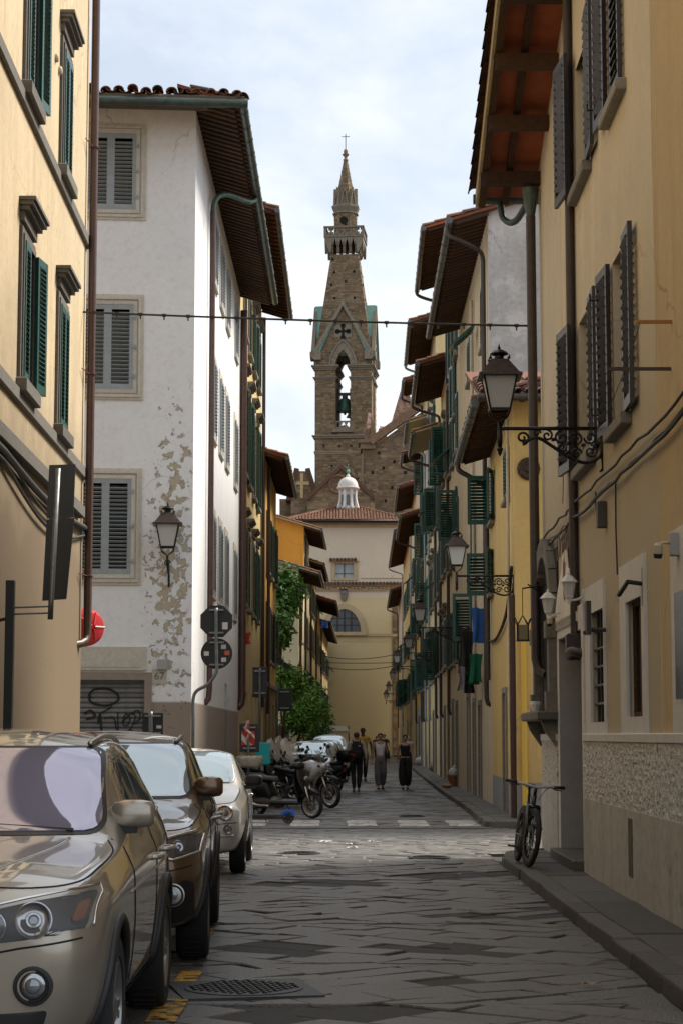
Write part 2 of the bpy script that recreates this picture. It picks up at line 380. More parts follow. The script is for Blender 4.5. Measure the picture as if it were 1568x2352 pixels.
def add_stone(mb, q, gap, ztop, tilt=.012, bev=.012, z0=-.045):
    n = len(q); gx = sum(p[0] for p in q)/n; gy = sum(p[1] for p in q)/n
    ta, tb = U(-tilt, tilt), U(-tilt, tilt); zt = ztop+U(-.006, .004)
    def ring(i, dz, z=None):
        o = []
        for x, y in q:
            d = math.hypot(x-gx, y-gy) or 1; k = max(.2, 1-i/d); xx, yy = gx+(x-gx)*k, gy+(y-gy)*k
            o.append((xx, yy, z if z is not None else zt+dz+(xx-gx)*ta+(yy-gy)*tb))
        return o
    mb.tone = U(.02, .98)
    a, b, c = ring(gap, 0, z0), ring(gap, -bev*.8), ring(gap+bev, 0)
    fs = [tuple(range(2*n, 3*n))]
    for k in (0, n): fs += [(k+i, k+(i+1) % n, k+n+(i+1) % n, k+n+i) for i in range(n)]
    mb.add(a+b+c, fs)
def base_strip(mb, x0, x1, y0, y1, z): mb.add([(x0, y0, z), (x1, y0, z), (x1, y1, z), (x0, y1, z)], [(0, 1, 2, 3)])
# near carriageway: slabs laid on the diagonal, meeting along the crown of the road
road = MB(); base_strip(road, -3.1, 2.12, 4, 36, -.04)
road = road.build('road', DIRT, kind='structure')
stones = []; yb = 7
for (dy, an) in ((2.6, 37), (2.9, -38), (2.2, 34), (3.1, -36), (2.5, 40), (2.9, -35), (2.7, 38), (2.6, -39)):
    y2 = min(28.2, yb+dy); stones += stone_pattern(rect_edges(-3.05, 2.06, yb, y2), R(an), .36, .48, .8, -.5, yb+dy/2, 4.4); yb = y2
def vis(q):
    x = sum(p[0] for p in q)/len(q); y = sum(p[1] for p in q)/len(q)
    return parea(q)/(y*y)*(1 if (y > 10.8 and x > -1.6+.02*(y-10)) else .01)
stones.sort(key=vis, reverse=True)
TAR = mat('tar patch', (.042, .042, .042), .7, var=.35, vscale=30, bump=.7, bscale=220)
PT = [(640, 2178, 85, .32), (1050, 2178, 105, .35), (1110, 2105, 120, .34), (720, 2030, 105, .5), (1050, 2010, 95, .6), (720, 1992, 70, .4), (760, 2330, 230, .3), (1010, 2245, 60, .16), (1230, 2085, 60, .2)]
PT = [(G(x, y).x, G(x, y).y, rx*G(x, y).y/F, ry) for x, y, rx, ry in PT]
def tarred(q):
    x = sum(p[0] for p in q)/len(q); y = sum(p[1] for p in q)/len(q)
    return any(((x-a)/b[0])**2+((y-c)/b[1])**2 < 1 for a, c, b in [(p[0], p[1], (p[2]+.08, p[3]+.08)) for p in PT])
for q in stones[:298]:
    tr = tarred(q); m = MB(); add_stone(m, q, .0 if tr else U(.004, .014), -.01 if tr else 0, .008 if tr else .024); m.build('paving_stone', TAR if tr else ST, road)
m = MB()
for q in stones[298:]: add_stone(m, q, U(.006, .016), 0, .014)
m.build('paving_stone', ST, road, kind='stuff')
# cross street: small setts in fans of herringbone
m = MB()
for (y0, y1, a) in ((28.2, 30.6, 40), (30.6, 33.2, -42), (33.2, 35.6, 41)):
    for q in stone_pattern(rect_edges(-9, 10, y0, y1), R(a), .22, .3, .55, .5, (y0+y1)/2, 10): add_stone(m, q, .006, .0, .01, .006)
cross = MB(); base_strip(cross, -40, 60, 28.25, 36.0, -.035); cross = cross.build('cross_street', DIRT, kind='structure')
m.build('sett', STF, cross, kind='stuff')
m = MB(); base_strip(m, -40, -9, 28.3, 36, -.004); base_strip(m, 10, 60, 28.3, 36, -.004); m.build('side_surface', STF, cross)
# far carriageway
m = MB()
far = MB(); far.add([(-3.2, 35.6, -.036), (3.0, 35.6, -.036), (4.3, 110, -.036), (4.6, 176, -.036), (-2.2, 176, -.036), (-2.9, 110, -.036)], [(0, 1, 2, 3, 4, 5)])
far = far.build('far_road', DIRT, kind='structure')
yb = 35.7
for k in range(11):
    for q in stone_pattern(rect_edges(-3.0, 3.0, yb, yb+3.85), R(38 if k % 2 else -37), .4, .5, .9, 0, yb+1.9, 5): add_stone(m, q, .009, 0, .02)
    yb += 3.85
for (x0, x1, y0, y1) in ((3.0, 3.4, 62, 78), (-3.3, 4.6, 78, 176)):
    for q in stone_pattern(rect_edges(x0, x1, y0, y1), R(40), .62, .8, 1.4, (x0+x1)/2, (y0+y1)/2, (y1-y0)/2+5): add_stone(m, q, .012, 0, .012, .01)
m.build('paving_stone', ST, far, kind='stuff')
# right pavement by the near house: kerb stones and flags
def slab_run(parent, pts, wid, h, l0, l1, name, inner, gap=.006, limit=999, z0=-.045):
    """stones along a polyline (plan); wid towards the 'inner' side"""
    k = 0
    for i in range(len(pts)-1):
        a, b = Vector((*pts[i], 0)), Vector((*pts[i+1], 0)); d = (b-a).normalized(); n = Vector((-d.y, d.x, 0))
        if n.x*inner < 0: n = -n
        Ls = (b-a).length; u = 0
        while u < Ls-.02:
            l = min(U(l0, l1), Ls-u)
            if Ls-u-l < .3: l = Ls-u
            j = lambda: U(-.012, .012)
            q = [a+d*u+n*j(), a+d*(u+l)+n*j(), a+d*(u+l)+n*(wid+j()*.3), a+d*u+n*(wid+j()*.3)]
            m = MB(); add_stone(m, [(p.x, p.y) for p in q], gap, h, .01, .022, z0); m.build(name, KS, parent); k += 1
            u += l
pm = MB(); pm.add([(2.1, 4, .02), (3.2, 4, .02), (3.2, 28, .02), (2.5, 27.6, .02), (2.1, 26, .02)], [(0, 1, 2, 3, 4)])
pv = pm.build('pavement', DIRT, kind='structure')
slab_run(pv, [(2.05, 5), (2.05, 25.6), (2.16, 26.6), (2.45, 27.3), (2.9, 27.6)], .2, .12, .8, 1.5, 'kerb_stone', 1)
slab_run(pv, [(2.26, 5), (2.26, 26.6), (2.5, 27.2)], .55, .117, .9, 1.7, 'paving_flag', 1)
def RWX(y):       # plan line of the houses on the right-hand side beyond the cross street
    t = [(37, 3.26), (45, 3.40), (58, 3.5), (75, 3.75), (95, 4.05), (120, 4.35), (170, 4.9), (400, 4.9)]
    for (a, b), (c, d) in zip(t, t[1:]):
        if y <= c: return b+(d-b)*(y-a)/(c-a)
    return t[-1][1]
def LWX(y): return -2.92+.0024*y if y < 80 else (-2.1+.0134*(y-100))
ys = [36.2, 45, 58, 75, 95, 120, 150, 172]
pm = MB(); pm.add([(RWX(y)-.6, y, .02) for y in ys]+[(RWX(y)+.6, y, .02) for y in reversed(ys)], [tuple(range(2*len(ys)))])
pv2 = pm.build('pavement', DIRT, kind='structure')
slab_run(pv2, [(RWX(y)-.66, y) for y in ys[:6]], .2, .12, 1.0, 1.9, 'kerb_stone', 1)
slab_run(pv2, [(RWX(y)-.45, y) for y in ys[:6]], .5, .117, 1.0, 1.9, 'paving_flag', 1)
slab_run(pv2, [(3.3, 36.25), (2.66, 36.25)], .2, .118, .5, .7, 'kerb_stone', 1)
pm = MB(); base_strip(pm, -5, -2.98, 3, 29.0, .02); pv3 = pm.build('pavement', DIRT, kind='structure')
slab_run(pv3, [(-2.98, 4), (-2.98, 29)], .22, .12, 1, 1.6, 'kerb_stone', -1); slab_run(pv3, [(-3.21, 4), (-3.21, 29)], .8, .117, 1, 1.7, 'paving_flag', -1)
# tar repairs, drain covers, paint
def blob(cx, cy, rx, ry, rz=0, n=22, z=.016, jag=.22):
    o = []
    for k in range(n):
        a = 2*pi*k/n; r = 1+U(-jag, jag)*(.6 if abs(cos(a)) < .8 else 1)
        x, y = rx*r*cos(a), ry*r*sin(a); o.append((cx+x*cos(rz)-y*sin(rz), cy+x*sin(rz)+y*cos(rz), z))
    return o
def patch(name, pts, mt, par, th=.02):
    n = len(pts); m = MB(); m.add([(x, y, z-th) for x, y, z in pts]+list(pts), [tuple(range(n, 2*n))]+[(i, (i+1) % n, n+(i+1) % n, n+i) for i in range(n)])
    return m.build(name, mt, par)
def worn(name, col, thr=.5, sc=9):
    m, nt, b = nodes(name); t = N(nt, 'ShaderNodeTexCoord'); n = N(nt, 'ShaderNodeTexNoise', i_Scale=sc, i_Detail=7.0, i_Roughness=.7); r = ramp(nt, thr-.03, thr+.06, (0,)*3, (1,)*3)
    nt.links.new(t.outputs['Object'], n.inputs['Vector']); nt.links.new(n.outputs['Fac'], r.inputs['Fac']); nt.links.new(r.outputs['Color'], b.inputs['Alpha'])
    b.inputs['Base Color'].default_value = (*col, 1); b.inputs['Roughness'].default_value = .75; return m
PAINTY = worn('worn yellow paint', (.45, .26, .03), .47)
for (x, y, rx, ry) in ((432, 2250, .075, .42), (385, 2325, .09, .5), (470, 2150, .06, .5)):
    c = G(x, y); m = MB(); m.add([(c.x-rx, c.y-ry, .013), (c.x+rx, c.y-ry, .013), (c.x+rx, c.y+ry, .013), (c.x-rx, c.y+ry, .013)], [(0, 1, 2, 3)]); m.build('yellow_marking', PAINTY, road)
PAINTW = worn('worn white paint', (.5, .48, .45), .42, 5)
for x in (-1.95, -.96, .1, 1.06, 1.98):
    m = MB()
    for (y0, y1) in ((36.5, 37.55), (37.75, 39.0)):
        if x == .1 or U(0, 1) < .5: pass
        m.add([(x+U(-.02, .02), y0, .013), (x+.56, y0, .013), (x+.54, y1, .013), (x+.02, y1, .013), (x, y0, .004), (x+.56, y0, .004), (x+.54, y1, .004), (x, y1, .004)], [(0, 1, 2, 3), (0, 1, 5, 4)])
    m.build('crossing_bar', PAINTW, far)
m = MB(); m.add([(-2.6, 35.75, .014), (2.7, 35.75, .014), (2.7, 35.98, .014), (-2.6, 35.98, .014), (-2.6, 35.75, 0), (2.7, 35.75, 0)], [(0, 1, 2, 3), (0, 1, 5, 4)]); m.build('stone_gutter_strip', STF, far)
IRON = mat('cast iron', (.055, .056, .058), .5, metal=.7, var=.3, vscale=20, bump=.3, bscale=90)
def manhole(x, y, r, label, square=True, group='iron covers in the road'):
    c = G(x, y); t = thing('manhole_cover', label, 'manhole cover', (c.x, c.y, .012), R(12), group)
    m = MB()
    if square: m.box(-r*1.12, r*1.12, -r*1.12, r*1.12, -.02, .003)
    else: m.lathe([(r*1.1, -.02), (r*1.1, .003)], n=32)
    m.build('frame', IRON, t, local=True)
    m = MB(); m.lathe([(r*.97, .0), (r*.97, .008), (r*.93, .010)], n=36); m.build('lid', IRON, t, local=True)
    m = MB(); k = -9
    for i in range(-9, 10):
        for j in range(-9, 10):
            px, py = i*r/9.6, j*r/9.6
            if math.hypot(px, py) < r*.86 and (i+j) % 2 == 0: m.box(px-r*.045, px+r*.045, py-r*.012, py+r*.012, .009, .017, T=T3(px, py, 0) @ RZ(R(45 if i % 2 else -45)) @ T3(-px, -py, 0))
    m.build('tread', IRON, t, local=True, kind='stuff')
manhole(560, 2276, .40, 'large round cast iron manhole cover beside the nearest car')
manhole(690, 1962, .26, 'small iron manhole cover far up the near paving by the white car', False)
manhole(985, 1972, .26, 'small iron manhole cover near the kerb corner', False)
manhole(945, 1876, .24, 'iron grating cover just behind the zebra crossing', False)
# ================================================================== shared building kit
STONE = varied('grey sandstone trim', [(.2, .19, .17), (.28, .265, .235)], nscale=10, namt=.25, bump=.35)
STONED = varied('dark sandstone trim', [(.12, .11, .1), (.17, .16, .14)], nscale=10, namt=.25, bump=.35)
WOOD = varied('old rafter wood', [(.05, .028, .018), (.085, .045, .026), (.065, .036, .022)], nscale=18, namt=.4, bump=.5)
TILE = varied('weathered roof tile', [(.16, .07, .04), (.24, .115, .065), (.11, .07, .05), (.28, .15, .09), (.2, .08, .045)], nscale=14, namt=.45, bump=.5)
TILED = varied('dark roof tile', [(.10, .055, .04), (.16, .08, .055), (.07, .05, .04), (.2, .11, .075)], nscale=14, namt=.45, bump=.5)
SOFF = mat('terracotta soffit', (.16, .055, .028), .85, var=.4, vscale=5, bump=.3)
SOFFR = mat('bright terracotta soffit', (.31, .085, .038), .85, var=.3, vscale=3, bump=.2)
SOFFP = mat('plastered soffit', (.42, .36, .24), .9, var=.2, vscale=3)
GUT = mat('weathered copper gutter', (.07, .095, .085), .45, metal=.5, var=.4, vscale=7)
GUTG = mat('grey zinc gutter', (.1, .11, .11), .45, metal=.5, var=.35, vscale=7)
PIPEB = mat('brown painted pipe', (.075, .036, .028), .4, var=.3, vscale=8)
PIPED = mat('dark pipe', (.045, .032, .028), .45, var=.3, vscale=8)
PIPEC = mat('cream pipe', (.5, .42, .32), .5, var=.2, vscale=5)
PIPEG = mat('pale grey pipe', (.3, .34, .38), .4, metal=.3, var=.2, vscale=5)
GREEN = mat('green shutter paint', (.010, .062, .048), .42, var=.3, vscale=12)
GREENT = mat('teal green shutter paint', (.007, .068, .056), .4, var=.3, vscale=12)
GREEND = mat('dark green shutter paint', (.008, .034, .022), .45, var=.3, vscale=12)
GBLUE = mat('grey blue shutter paint', (.29, .33, .36), .6, var=.14, vscale=9)
BROWN = mat('dark brown shutter paint', (.028, .02, .017), .4, var=.3, vscale=12)
GLASS = mat('dark window glass', (.012, .014, .016), .06, spec=.6)
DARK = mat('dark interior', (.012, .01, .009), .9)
METAL = mat('galvanised steel', (.25, .26, .27), .4, metal=.8, var=.25, vscale=20)
BLACKM = mat('black painted iron', (.012, .012, .013), .4, metal=.3)
CABLE = mat('black cable', (.02, .018, .016), .6)
def pipe(parent, pts, r, mt, name='downpipe', clips=None, n=8):
    m = MB(); m.tube(pts, r, n); return m.build(name, mt, parent, smooth=True, angle=50)
def eave(parent, w, s0, s1, ze, over, slope=.3, inward=4.0, soff=SOFF, pitch=.34, gut=GUT, gr=.075, tm=TILED, rafter=WOOD, tiles=True, gut_ends=True, rw=.09, rh=.1, indiv=True, edge_rows=1.0):
    """roof edge over a wall: soffit, rafters, gutter, tiles; ze = underside at the outer edge"""
    zi = lambda n: ze+(over-n)*slope
    m = MB(w.M); m.add([(s0, over, zi(over)), (s1, over, zi(over)), (s1, -inward, zi(-inward)), (s0, -inward, zi(-inward)), (s0, over, zi(over)+.07), (s1, over, zi(over)+.07), (s1, -inward, zi(-inward)+.07), (s0, -inward, zi(-inward)+.07)],
        [(0, 1, 2, 3), (7, 6, 5, 4), (0, 4, 5, 1), (1, 5, 6, 2), (2, 6, 7, 3), (3, 7, 4, 0)])
    roof = m.build('roof', soff, parent)
    if rafter:
        L_ = over*1.03; a = math.atan(slope); mm = MB(); mm.box(-rw/2, rw/2, .02, L_-.06, -rh, -.004); mm.box(-rw*.35, rw*.35, L_-.06, L_+.03, -rh*.55, -.004)
        me = mm.mesh('rafter', rafter); s = s0+.1; al = MB()
        base = lambda s: w.M @ T3(s, 0, zi(0)) @ RX(-a)
        while s < s1:
            if indiv: obj('rafter', me, roof, base(s))
            else:
                al.M = base(s); al.tone = U(.05, .95); al.box(-rw/2, rw/2, .02, L_+.02, -rh, -.004)
            s += pitch
        if not indiv: al.build('rafter', rafter, roof, kind='stuff')
    if tiles:
        m = MB(); e = w.d; u = (w.n*-1+Vector((0, 0, slope))).normalized()
        roof_tiles(m, w.pt(s0, over+.04, zi(over)+.09), e, u, s1-s0, edge_rows); m.build('roof_tile', tm, roof, kind='stuff')
    if gut:
        m = MB(w.M); m.tube([(s0-.03, over+.06, ze-.0), (s1+.03, over+.06, ze-.03)], gr, 10)
        g_ = m.build('gutter', gut, parent, smooth=True, angle=60)
        m = MB(w.M); s = s0+.3
        while s < s1: m.tube([(s, over+.06+gr*1.06*cos(t), ze-.012+gr*1.06*sin(t)) for t in [k*pi/4 for k in range(8)]], .008, 4, closed=True); s += .9
        m.build('gutter_strap', gut, g_, kind='stuff')
    return roof
def gutter_drop(parent, w, s, ze, over, zb, mt=PIPED, r=.05, s2=None, foot=None):
    """outlet bending from the gutter back to the wall, then down"""
    s2 = s if s2 is None else s2
    p = [w.pt(s, over+.06, ze-.02), w.pt(s, over+.05, ze-.22), w.pt(s, over*.75, ze-.36), w.pt((s+s2)/2, over*.25, ze-.55), w.pt(s2, .1, ze-.7), w.pt(s2, .09, ze-.95)]
    p = spline(p, 4)+[w.pt(s2, .09, zb)]
    if foot: p += [w.pt(s2, .06, zb-.12), w.pt(s2, -.02, zb-.16)]
    return pipe(parent, p, r, mt)
def sill(parent, w, s0, s1, z, proj=.14, h=.11, mt=STONE):
    m = MB(w.M); m.bbox(s0, s1, -.02, proj, z-h, z, .012); return m.build('sill', mt, parent)
def surround(parent, w, s0, s1, z0, z1, t=.13, d=.05, mt=STONE):
    m = MB(w.M); m.box(s0-t, s0, -.05, d, z0, z1+t); m.box(s1, s1+t, -.05, d, z0, z1+t); m.box(s0, s1, -.05, d-.002, z1, z1+t)
    m.box(s0-t*.45, s0+.0, -.05, d+.018, z0, z1+t*.45); m.box(s1, s1+t*.45, -.05, d+.018, z0, z1+t*.45); m.box(s0, s1, -.05, d+.016, z1, z1+t*.45)
    return m.build('window_frame', mt, parent)
def hood(parent, w, s0, s1, z, mt=STONE, proj=.26, h=.3):
    m = MB(w.M); m.box(s0+.05, s1-.05, -.02, proj*.3, z, z+h*.45); m.box(s0+.02, s1-.02, -.02, proj*.6, z+h*.45, z+h*.66); m.box(s0-.01, s1+.01, -.02, proj*.85, z+h*.66, z+h*.84); m.box(s0-.03, s1+.03, -.02, proj, z+h*.84, z+h)
    return m.build('window_hood', mt, parent)
def window(parent, w, s0, s1, z0, z1, n=-.16, fm=None, bars=True):
    fm = fm or WOOD
    m = MB(w.M); m.box(s0, s1, n-.01, n, z0, z1); o = m.build('pane', GLASS, parent)
    if bars:
        m = MB(w.M); t = .05; m.box(s0, s0+t, n+.001, n+.03, z0, z1); m.box(s1-t, s1, n+.001, n+.03, z0, z1); m.box((s0+s1)/2-t/2, (s0+s1)/2+t/2, n+.001, n+.034, z0, z1); m.box(s0+t, s1-t, n+.001, n+.03, z0, z0+t); m.box(s0+t, s1-t, n+.001, n+.03, z1-t, z1)
        m.build('sash', fm, o)
    return o
def door(parent, w, s0, s1, z0, z1, mt, n=-.12, panels=3):
    m = MB(w.M); m.box(s0, s1, n-.05, n, z0, z1); d = m.build('door', mt, parent)
    h = (z1-z0)/panels
    for side in ((s0, (s0+s1)/2-.01), ((s0+s1)/2+.01, s1)):
        for k in range(panels):
            m = MB(w.M); m.bbox(side[0]+.06, side[1]-.06, n-.01, n+.022, z0+h*k+.07, z0+h*(k+1)-.05, .012); m.build('panel', mt, d)
    m = MB(); m.sph(w.pt((s0+s1)/2+.07, n+.05, z0+1.0), .03, 8, 6); m.build('handle', METAL, d)
    return d
def facade(parent, w, rows, cols, ww, shm, n0=.035, states='ccop', frame=None, hoods=False, flap=0, pitch=.075, sillmt=STONE, hole_out=None):
    """windows with louvred shutters; returns holes for the wall"""
    holes = []
    for (z0, z1) in rows:
        for s in cols:
            st = rnd.choice(states); a, b = s-ww/2, s+ww/2
            if frame: surround(parent, w, a, b, z0, z1, .11, .04, frame)
            if hoods: hood(parent, w, a-.16, b+.16, z1+.16, frame or STONE, .22, .26)
            sill(parent, w, a-.12, b+.12, z0, .13, .1, sillmt)
            if st == '-': continue
            g = {'c': (0, 0), 'o': (R(U(168, 177)), R(U(168, 177))), 'p': (R(U(80, 112)), R(U(150, 172))), 'q': (R(U(150, 172)), R(U(80, 112))), 'h': (0, R(U(85, 165)))}[st]
            if st != 'c': holes.append((a, b, z0, z1, .2)); window(parent, w, a, b, z0, z1)
            shutter(parent, w, a, z0, z1, ww/2-.004, g[0], shm, 1, n0, pitch, tilt=-.6)
            shutter(parent, w, b, z0, z1, ww/2-.004, g[1], shm, -1, n0, pitch, tilt=-.6)
            if flap and U(0, 1) < flap:
                fr, one, al, zs = leaf_meshes(ww, .75, pitch, shm, -.6)
                M = w.M @ T3(a, .07, z0+.85) @ RX(R(U(42, 60))) @ T3(0, 0, -.75)
                o = obj('shutter', fr, parent, M); obj('slat', al, o, kind='stuff', local=True)
    return holes
def shell(parent, w, z, over, slope, depth, pm, endm=None, holes=(), z0=0, ends=(True, True), extra=0):
    """street wall (with openings) and end walls with a sloping top"""
    zt = z+over*slope
    m = wall_panel(w, 0, w.len, z0, zt, holes); m.build('wall', pm, parent)
    for k, s in ((0, 0), (1, w.len)):
        if not ends[k]: continue
        m = MB(w.M); m.add([(s, 0, z0), (s, -depth, z0), (s, -depth, zt+depth*slope), (s, 0, zt)], [(0, 1, 2, 3)]); m.build('end_wall', endm or pm, parent)
# ================================================================== left: near house with green shutters
PL1 = plaster('ochre plaster of the near left house', (.60, .485, .32), dirt=(.25, .18, .1), streak=.55, damt=.32, var=.15, band=(6.3, 1.3, 1.8, .95), bandcol=(.17, .125, .08), patch=(.6, .47, .28), pamt=.35)  # band: lower wall blends softly into a darker brown
LX = lambda y: -3.384-.01736*y
wl = Wall((LX(12), 12), (LX(29.7), 29.7), (1, 0))
hl = thing('corner_house', 'ochre plastered corner house with teal green shutters and grey stone sills', 'house', (LX(29.7), 29.7, 0))
sA, sB = wl.pix(57, 700)[0], wl.pix(139, 800)[0]
zlo, zlo1 = wl.pix(52, 884)[1], wl.pix(52, 556)[1]
zhi = wl.pix(52.7, 189)[1]; zhh = zlo1-zlo
holes = []; ow = .84
for zc in (zlo, zhi):
    for i, s in enumerate((sA, sB)):
        i += 1
        a, b = s-ow/2, s+ow/2; holes.append((a, b, zc, zc+zhh, .25)); window(hl, wl, a, b, zc, zc+zhh, -.2)
        surround(hl, wl, a, b, zc, zc+zhh, .14, .04, STONED); hood(hl, wl, a-.18, b+.18, zc+zhh+.2, STONED, .2, .27); sill(hl, wl, a-.2, b+.2, zc, .13, .17, STONED)
        st = (0, 0) if i == 2 else (0, R(172))
        shutter(hl, wl, a, zc+.01, zc+zhh-.01, ow/2-.004, st[0], GREENT, 1, .05, .058, single=i > 0)
        shutter(hl, wl, b, zc+.01, zc+zhh-.01, ow/2-.004, st[1], GREENT, -1, .05 if st[1] == 0 else .08, .058, single=i > 0)
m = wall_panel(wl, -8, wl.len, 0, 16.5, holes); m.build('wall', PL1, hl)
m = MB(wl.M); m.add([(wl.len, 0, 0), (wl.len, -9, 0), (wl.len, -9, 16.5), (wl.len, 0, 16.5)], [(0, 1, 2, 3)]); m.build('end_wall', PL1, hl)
for zc in (zlo, zhi):
    m = MB(wl.M); m.bbox(-8, wl.len+.02, -.02, .055, zc-.3, zc-.13, .012); m.build('string_course', STONED, hl)
eave(hl, wl, -8, wl.len+.9, 16.2, 1.0, pitch=.5)
pz = wl.pix(186, 1478)[1]; ps = wl.len-.16
pipe(hl, [wl.pt(ps, .11, 16.2), wl.pt(ps, .11, pz+.25), wl.pt(ps, .11, pz+.12), wl.pt(ps-.05, .09, pz+.03), wl.pt(ps-.2, .03, pz-.02), wl.pt(ps-.32, -.05, pz-.04)], .062, PIPEB)
for yy in (307, 853, 1325):
    z = wl.pix(188, yy)[1]; m = MB(wl.M); m.tube([(ps+.075*cos(t), .11+.075*sin(t), z) for t in [k*pi/5 for k in range(10)]], .012, 5, closed=True)
    m.tube([(ps, .11, z), (ps-.5, .03, z)], .008, 5)
    for sg in (1, -1): m.tube([(ps-.1-.05*k, .06, z+sg*(.02+.07*sin(k*.75))) for k in range(6)], .006, 4)
    m.build('pipe_bracket', mat('rusty iron', (.1, .04, .025), .8), hl)
for (x, y) in ((127, 132), (135, 161)):
    s, z = wl.pix(x, y); m = MB(wl.M @ T3(s, 0, z) @ RX(-pi/2)); m.lathe([(.06, 0), (.06, .03), (.045, .045), (.02, .05)], n=16); m.build('vent_cap', mat('off white vent', (.45, .38, .28), .7), hl)
for dz, r, off in ((0, .045, .06), (-.09, .022, .05), (.07, .02, .045)):
    a, b = wl.pix(0, 1040), wl.pix(190, 1215); m = MB(); pts = [wl.pt(a[0]+(b[0]-a[0])*t-.0, off, a[1]+(b[1]-a[1])*t+dz-.35*sin(pi*t)*(1 if r < .03 else .35)) for t in [k/18 for k in range(19)]]
    pts = [wl.pt(-2, off, a[1]+dz+.1)]+pts; m.tube(pts, r, 6); m.build('cable', CABLE, hl, smooth=True)
m = MB(wl.M); a = wl.pix(0, 1010); m.bbox(-8, wl.len-.6, -.01, .1, a[1]-.05, a[1]+.14, .015); m.build('string_course', STONED, hl)
# ================================================================== left: white house beyond the side street
PLW = plaster('white plaster with flaking paint', (.80, .815, .85), dirt=(.33, .29, .24), streak=.14, damt=.2, var=.06, band=(2.28, .02), bandcol=(.30, .25, .21), peel=('X', -3.2, .55, 5.0, 3.2), peelcol=(.44, .37, .26))
PLWS = plaster('white plaster of the street side', (.8, .81, .83), dirt=(.4, .36, .3), streak=.3, damt=.15, var=.05, band=(2.28, .02), bandcol=(.34, .29, .25))
WX = lambda y: -2.92+.0024*y
WY = 37.5
ww_ = Wall((WX(WY), WY), (WX(53.8), 53.8), (1, 0))
wf = Wall((WX(WY), WY), (WX(WY)-7, WY-.55), (0, -1))       # s runs to the left
hw = thing('white_house', 'tall white house with flaking paint, grey blue shutters and roller door', 'house', (WX(WY), WY, 0))
ZE = 13.6; OV = .9
TRIM = varied('cream stucco trim', [(.5, .47, .41), (.6, .57, .5)], nscale=12, namt=.2, bump=.3)
holes = []
for (y0, y1) in ((482, 307), (895, 700), (1320, 1100)):
    s0, za = wf.pix(312 if y0 < 500 else (305 if y0 < 900 else 300), y0); zb = wf.pix(300, y1)[1]; wd = .98
    s1 = s0+wd; holes.append((s0, s1, za, zb, .2)); window(hw, wf, s0, s1, za, zb)
    for (t, d) in ((.2, .03), (.15, .055), (.07, .04)):
        m = MB(wf.M); A, B, C, D = s0-t, s1+t, za-t, zb+t
        i = t-.05 if t > .1 else 0
        m.box(A, s0-i, -.01, d, C, D); m.box(s1+i, B, -.01, d, C, D); m.box(s0-i, s1+i, -.01, d-.001, zb+i, D); m.box(s0-i, s1+i, -.01, d-.001, C, za-i)
        m.build('window_frame', TRIM, hw)
    shutter(hw, wf, s0, za, zb, wd/2-.003, 0, GBLUE, 1, .01, .078, single=True, tilt=.5)
    shutter(hw, wf, s1, za, zb, wd/2-.003, 0, GBLUE, -1, .01, .078, single=True, tilt=.5)
    for z in (za+.25, (za+zb)/2, zb-.25):
        m = MB(wf.M); m.box(s0-.06, s0+.03, .03, .05, z-.02, z+.02); m.tube([(s0-.03, .05, z-.05), (s0-.03, .05, z+.05)], .012, 6); m.build('hinge', GBLUE, hw)
# roller door
gs, gz = wf.pix(332, 1562); gs1 = gs+2.6; holes.append((gs, gs1, 0, gz, .18))
RD = varied('grey roller door', [(.16, .165, .17), (.22, .225, .23)], rough=.5, nscale=6, namt=.3, bump=.1)
mm = MB(); mm.prism([(0, 0), (.012, .01), (.03, .03), (.03, .06), (.012, .085), (0, .092)], 0, gs1-gs); me = mm.mesh('slat', RD)
rd = MB(wf.M); rd.box(gs, gs1, -.16, -.14, 0, gz); rd = rd.build('roller_door', RD, hw)
k = 0
while k*.094 < gz-.03: obj('slat', me, rd, wf.M @ T3(gs, -.138, k*.094) @ RZ(-pi/2) @ Matrix.Diagonal((-1, 1, 1, 1))); k += 1
GTRIM = mat('taupe door trim', (.28, .23, .2), .85, var=.15, vscale=6)
m = MB(wf.M); m.box(gs-.14, gs, -.02, .03, 0, gz+.14); m.box(gs, gs1, -.02, .029, gz, gz+.14); m.build('door_frame', GTRIM, hw)
m = MB(wf.M); m.box(gs-.04, gs1, -.02, .05, gz+.18, gz+.62); m.box(gs+.06, gs1, .05, .06, gz+.24, gz+.52); m.build('fascia', TRIM, hw)
SPRAY = mat('black spray paint', (.008, .008, .01), .7)
def stroke(pts, r=.02):
    m = MB(); m.tube(spline([wf.pt(gs+x, -.104, z) for x, z in pts], 5), r, 5); m.build('spray_line', SPRAY, rd)
gx = lambda x: (332-x)*WY/F; gy = lambda y: wf.pix(300, y)[1]
for pts in ([(205, 1600), (215, 1585), (245, 1582), (268, 1592), (272, 1608), (250, 1620), (222, 1618), (207, 1608), (210, 1598)], [(258, 1622), (245, 1632), (232, 1638)], [(228, 1660), (232, 1640), (236, 1690)], [(240, 1650), (262, 1648), (268, 1670), (275, 1690)],
            [(282, 1660), (290, 1640), (300, 1650), (292, 1668), (284, 1660), (300, 1640), (312, 1645), (306, 1665), (298, 1680)], [(300, 1640), (318, 1632), (322, 1650), (310, 1662)], [(195, 1640), (210, 1632), (220, 1645), (200, 1652)], [(285, 1690), (300, 1676), (316, 1690)], [(272, 1636), (273, 1680)]):
    stroke([(gx(x), gy(y)) for x, y in pts], .022 if pts[0][0] < 230 else .012)
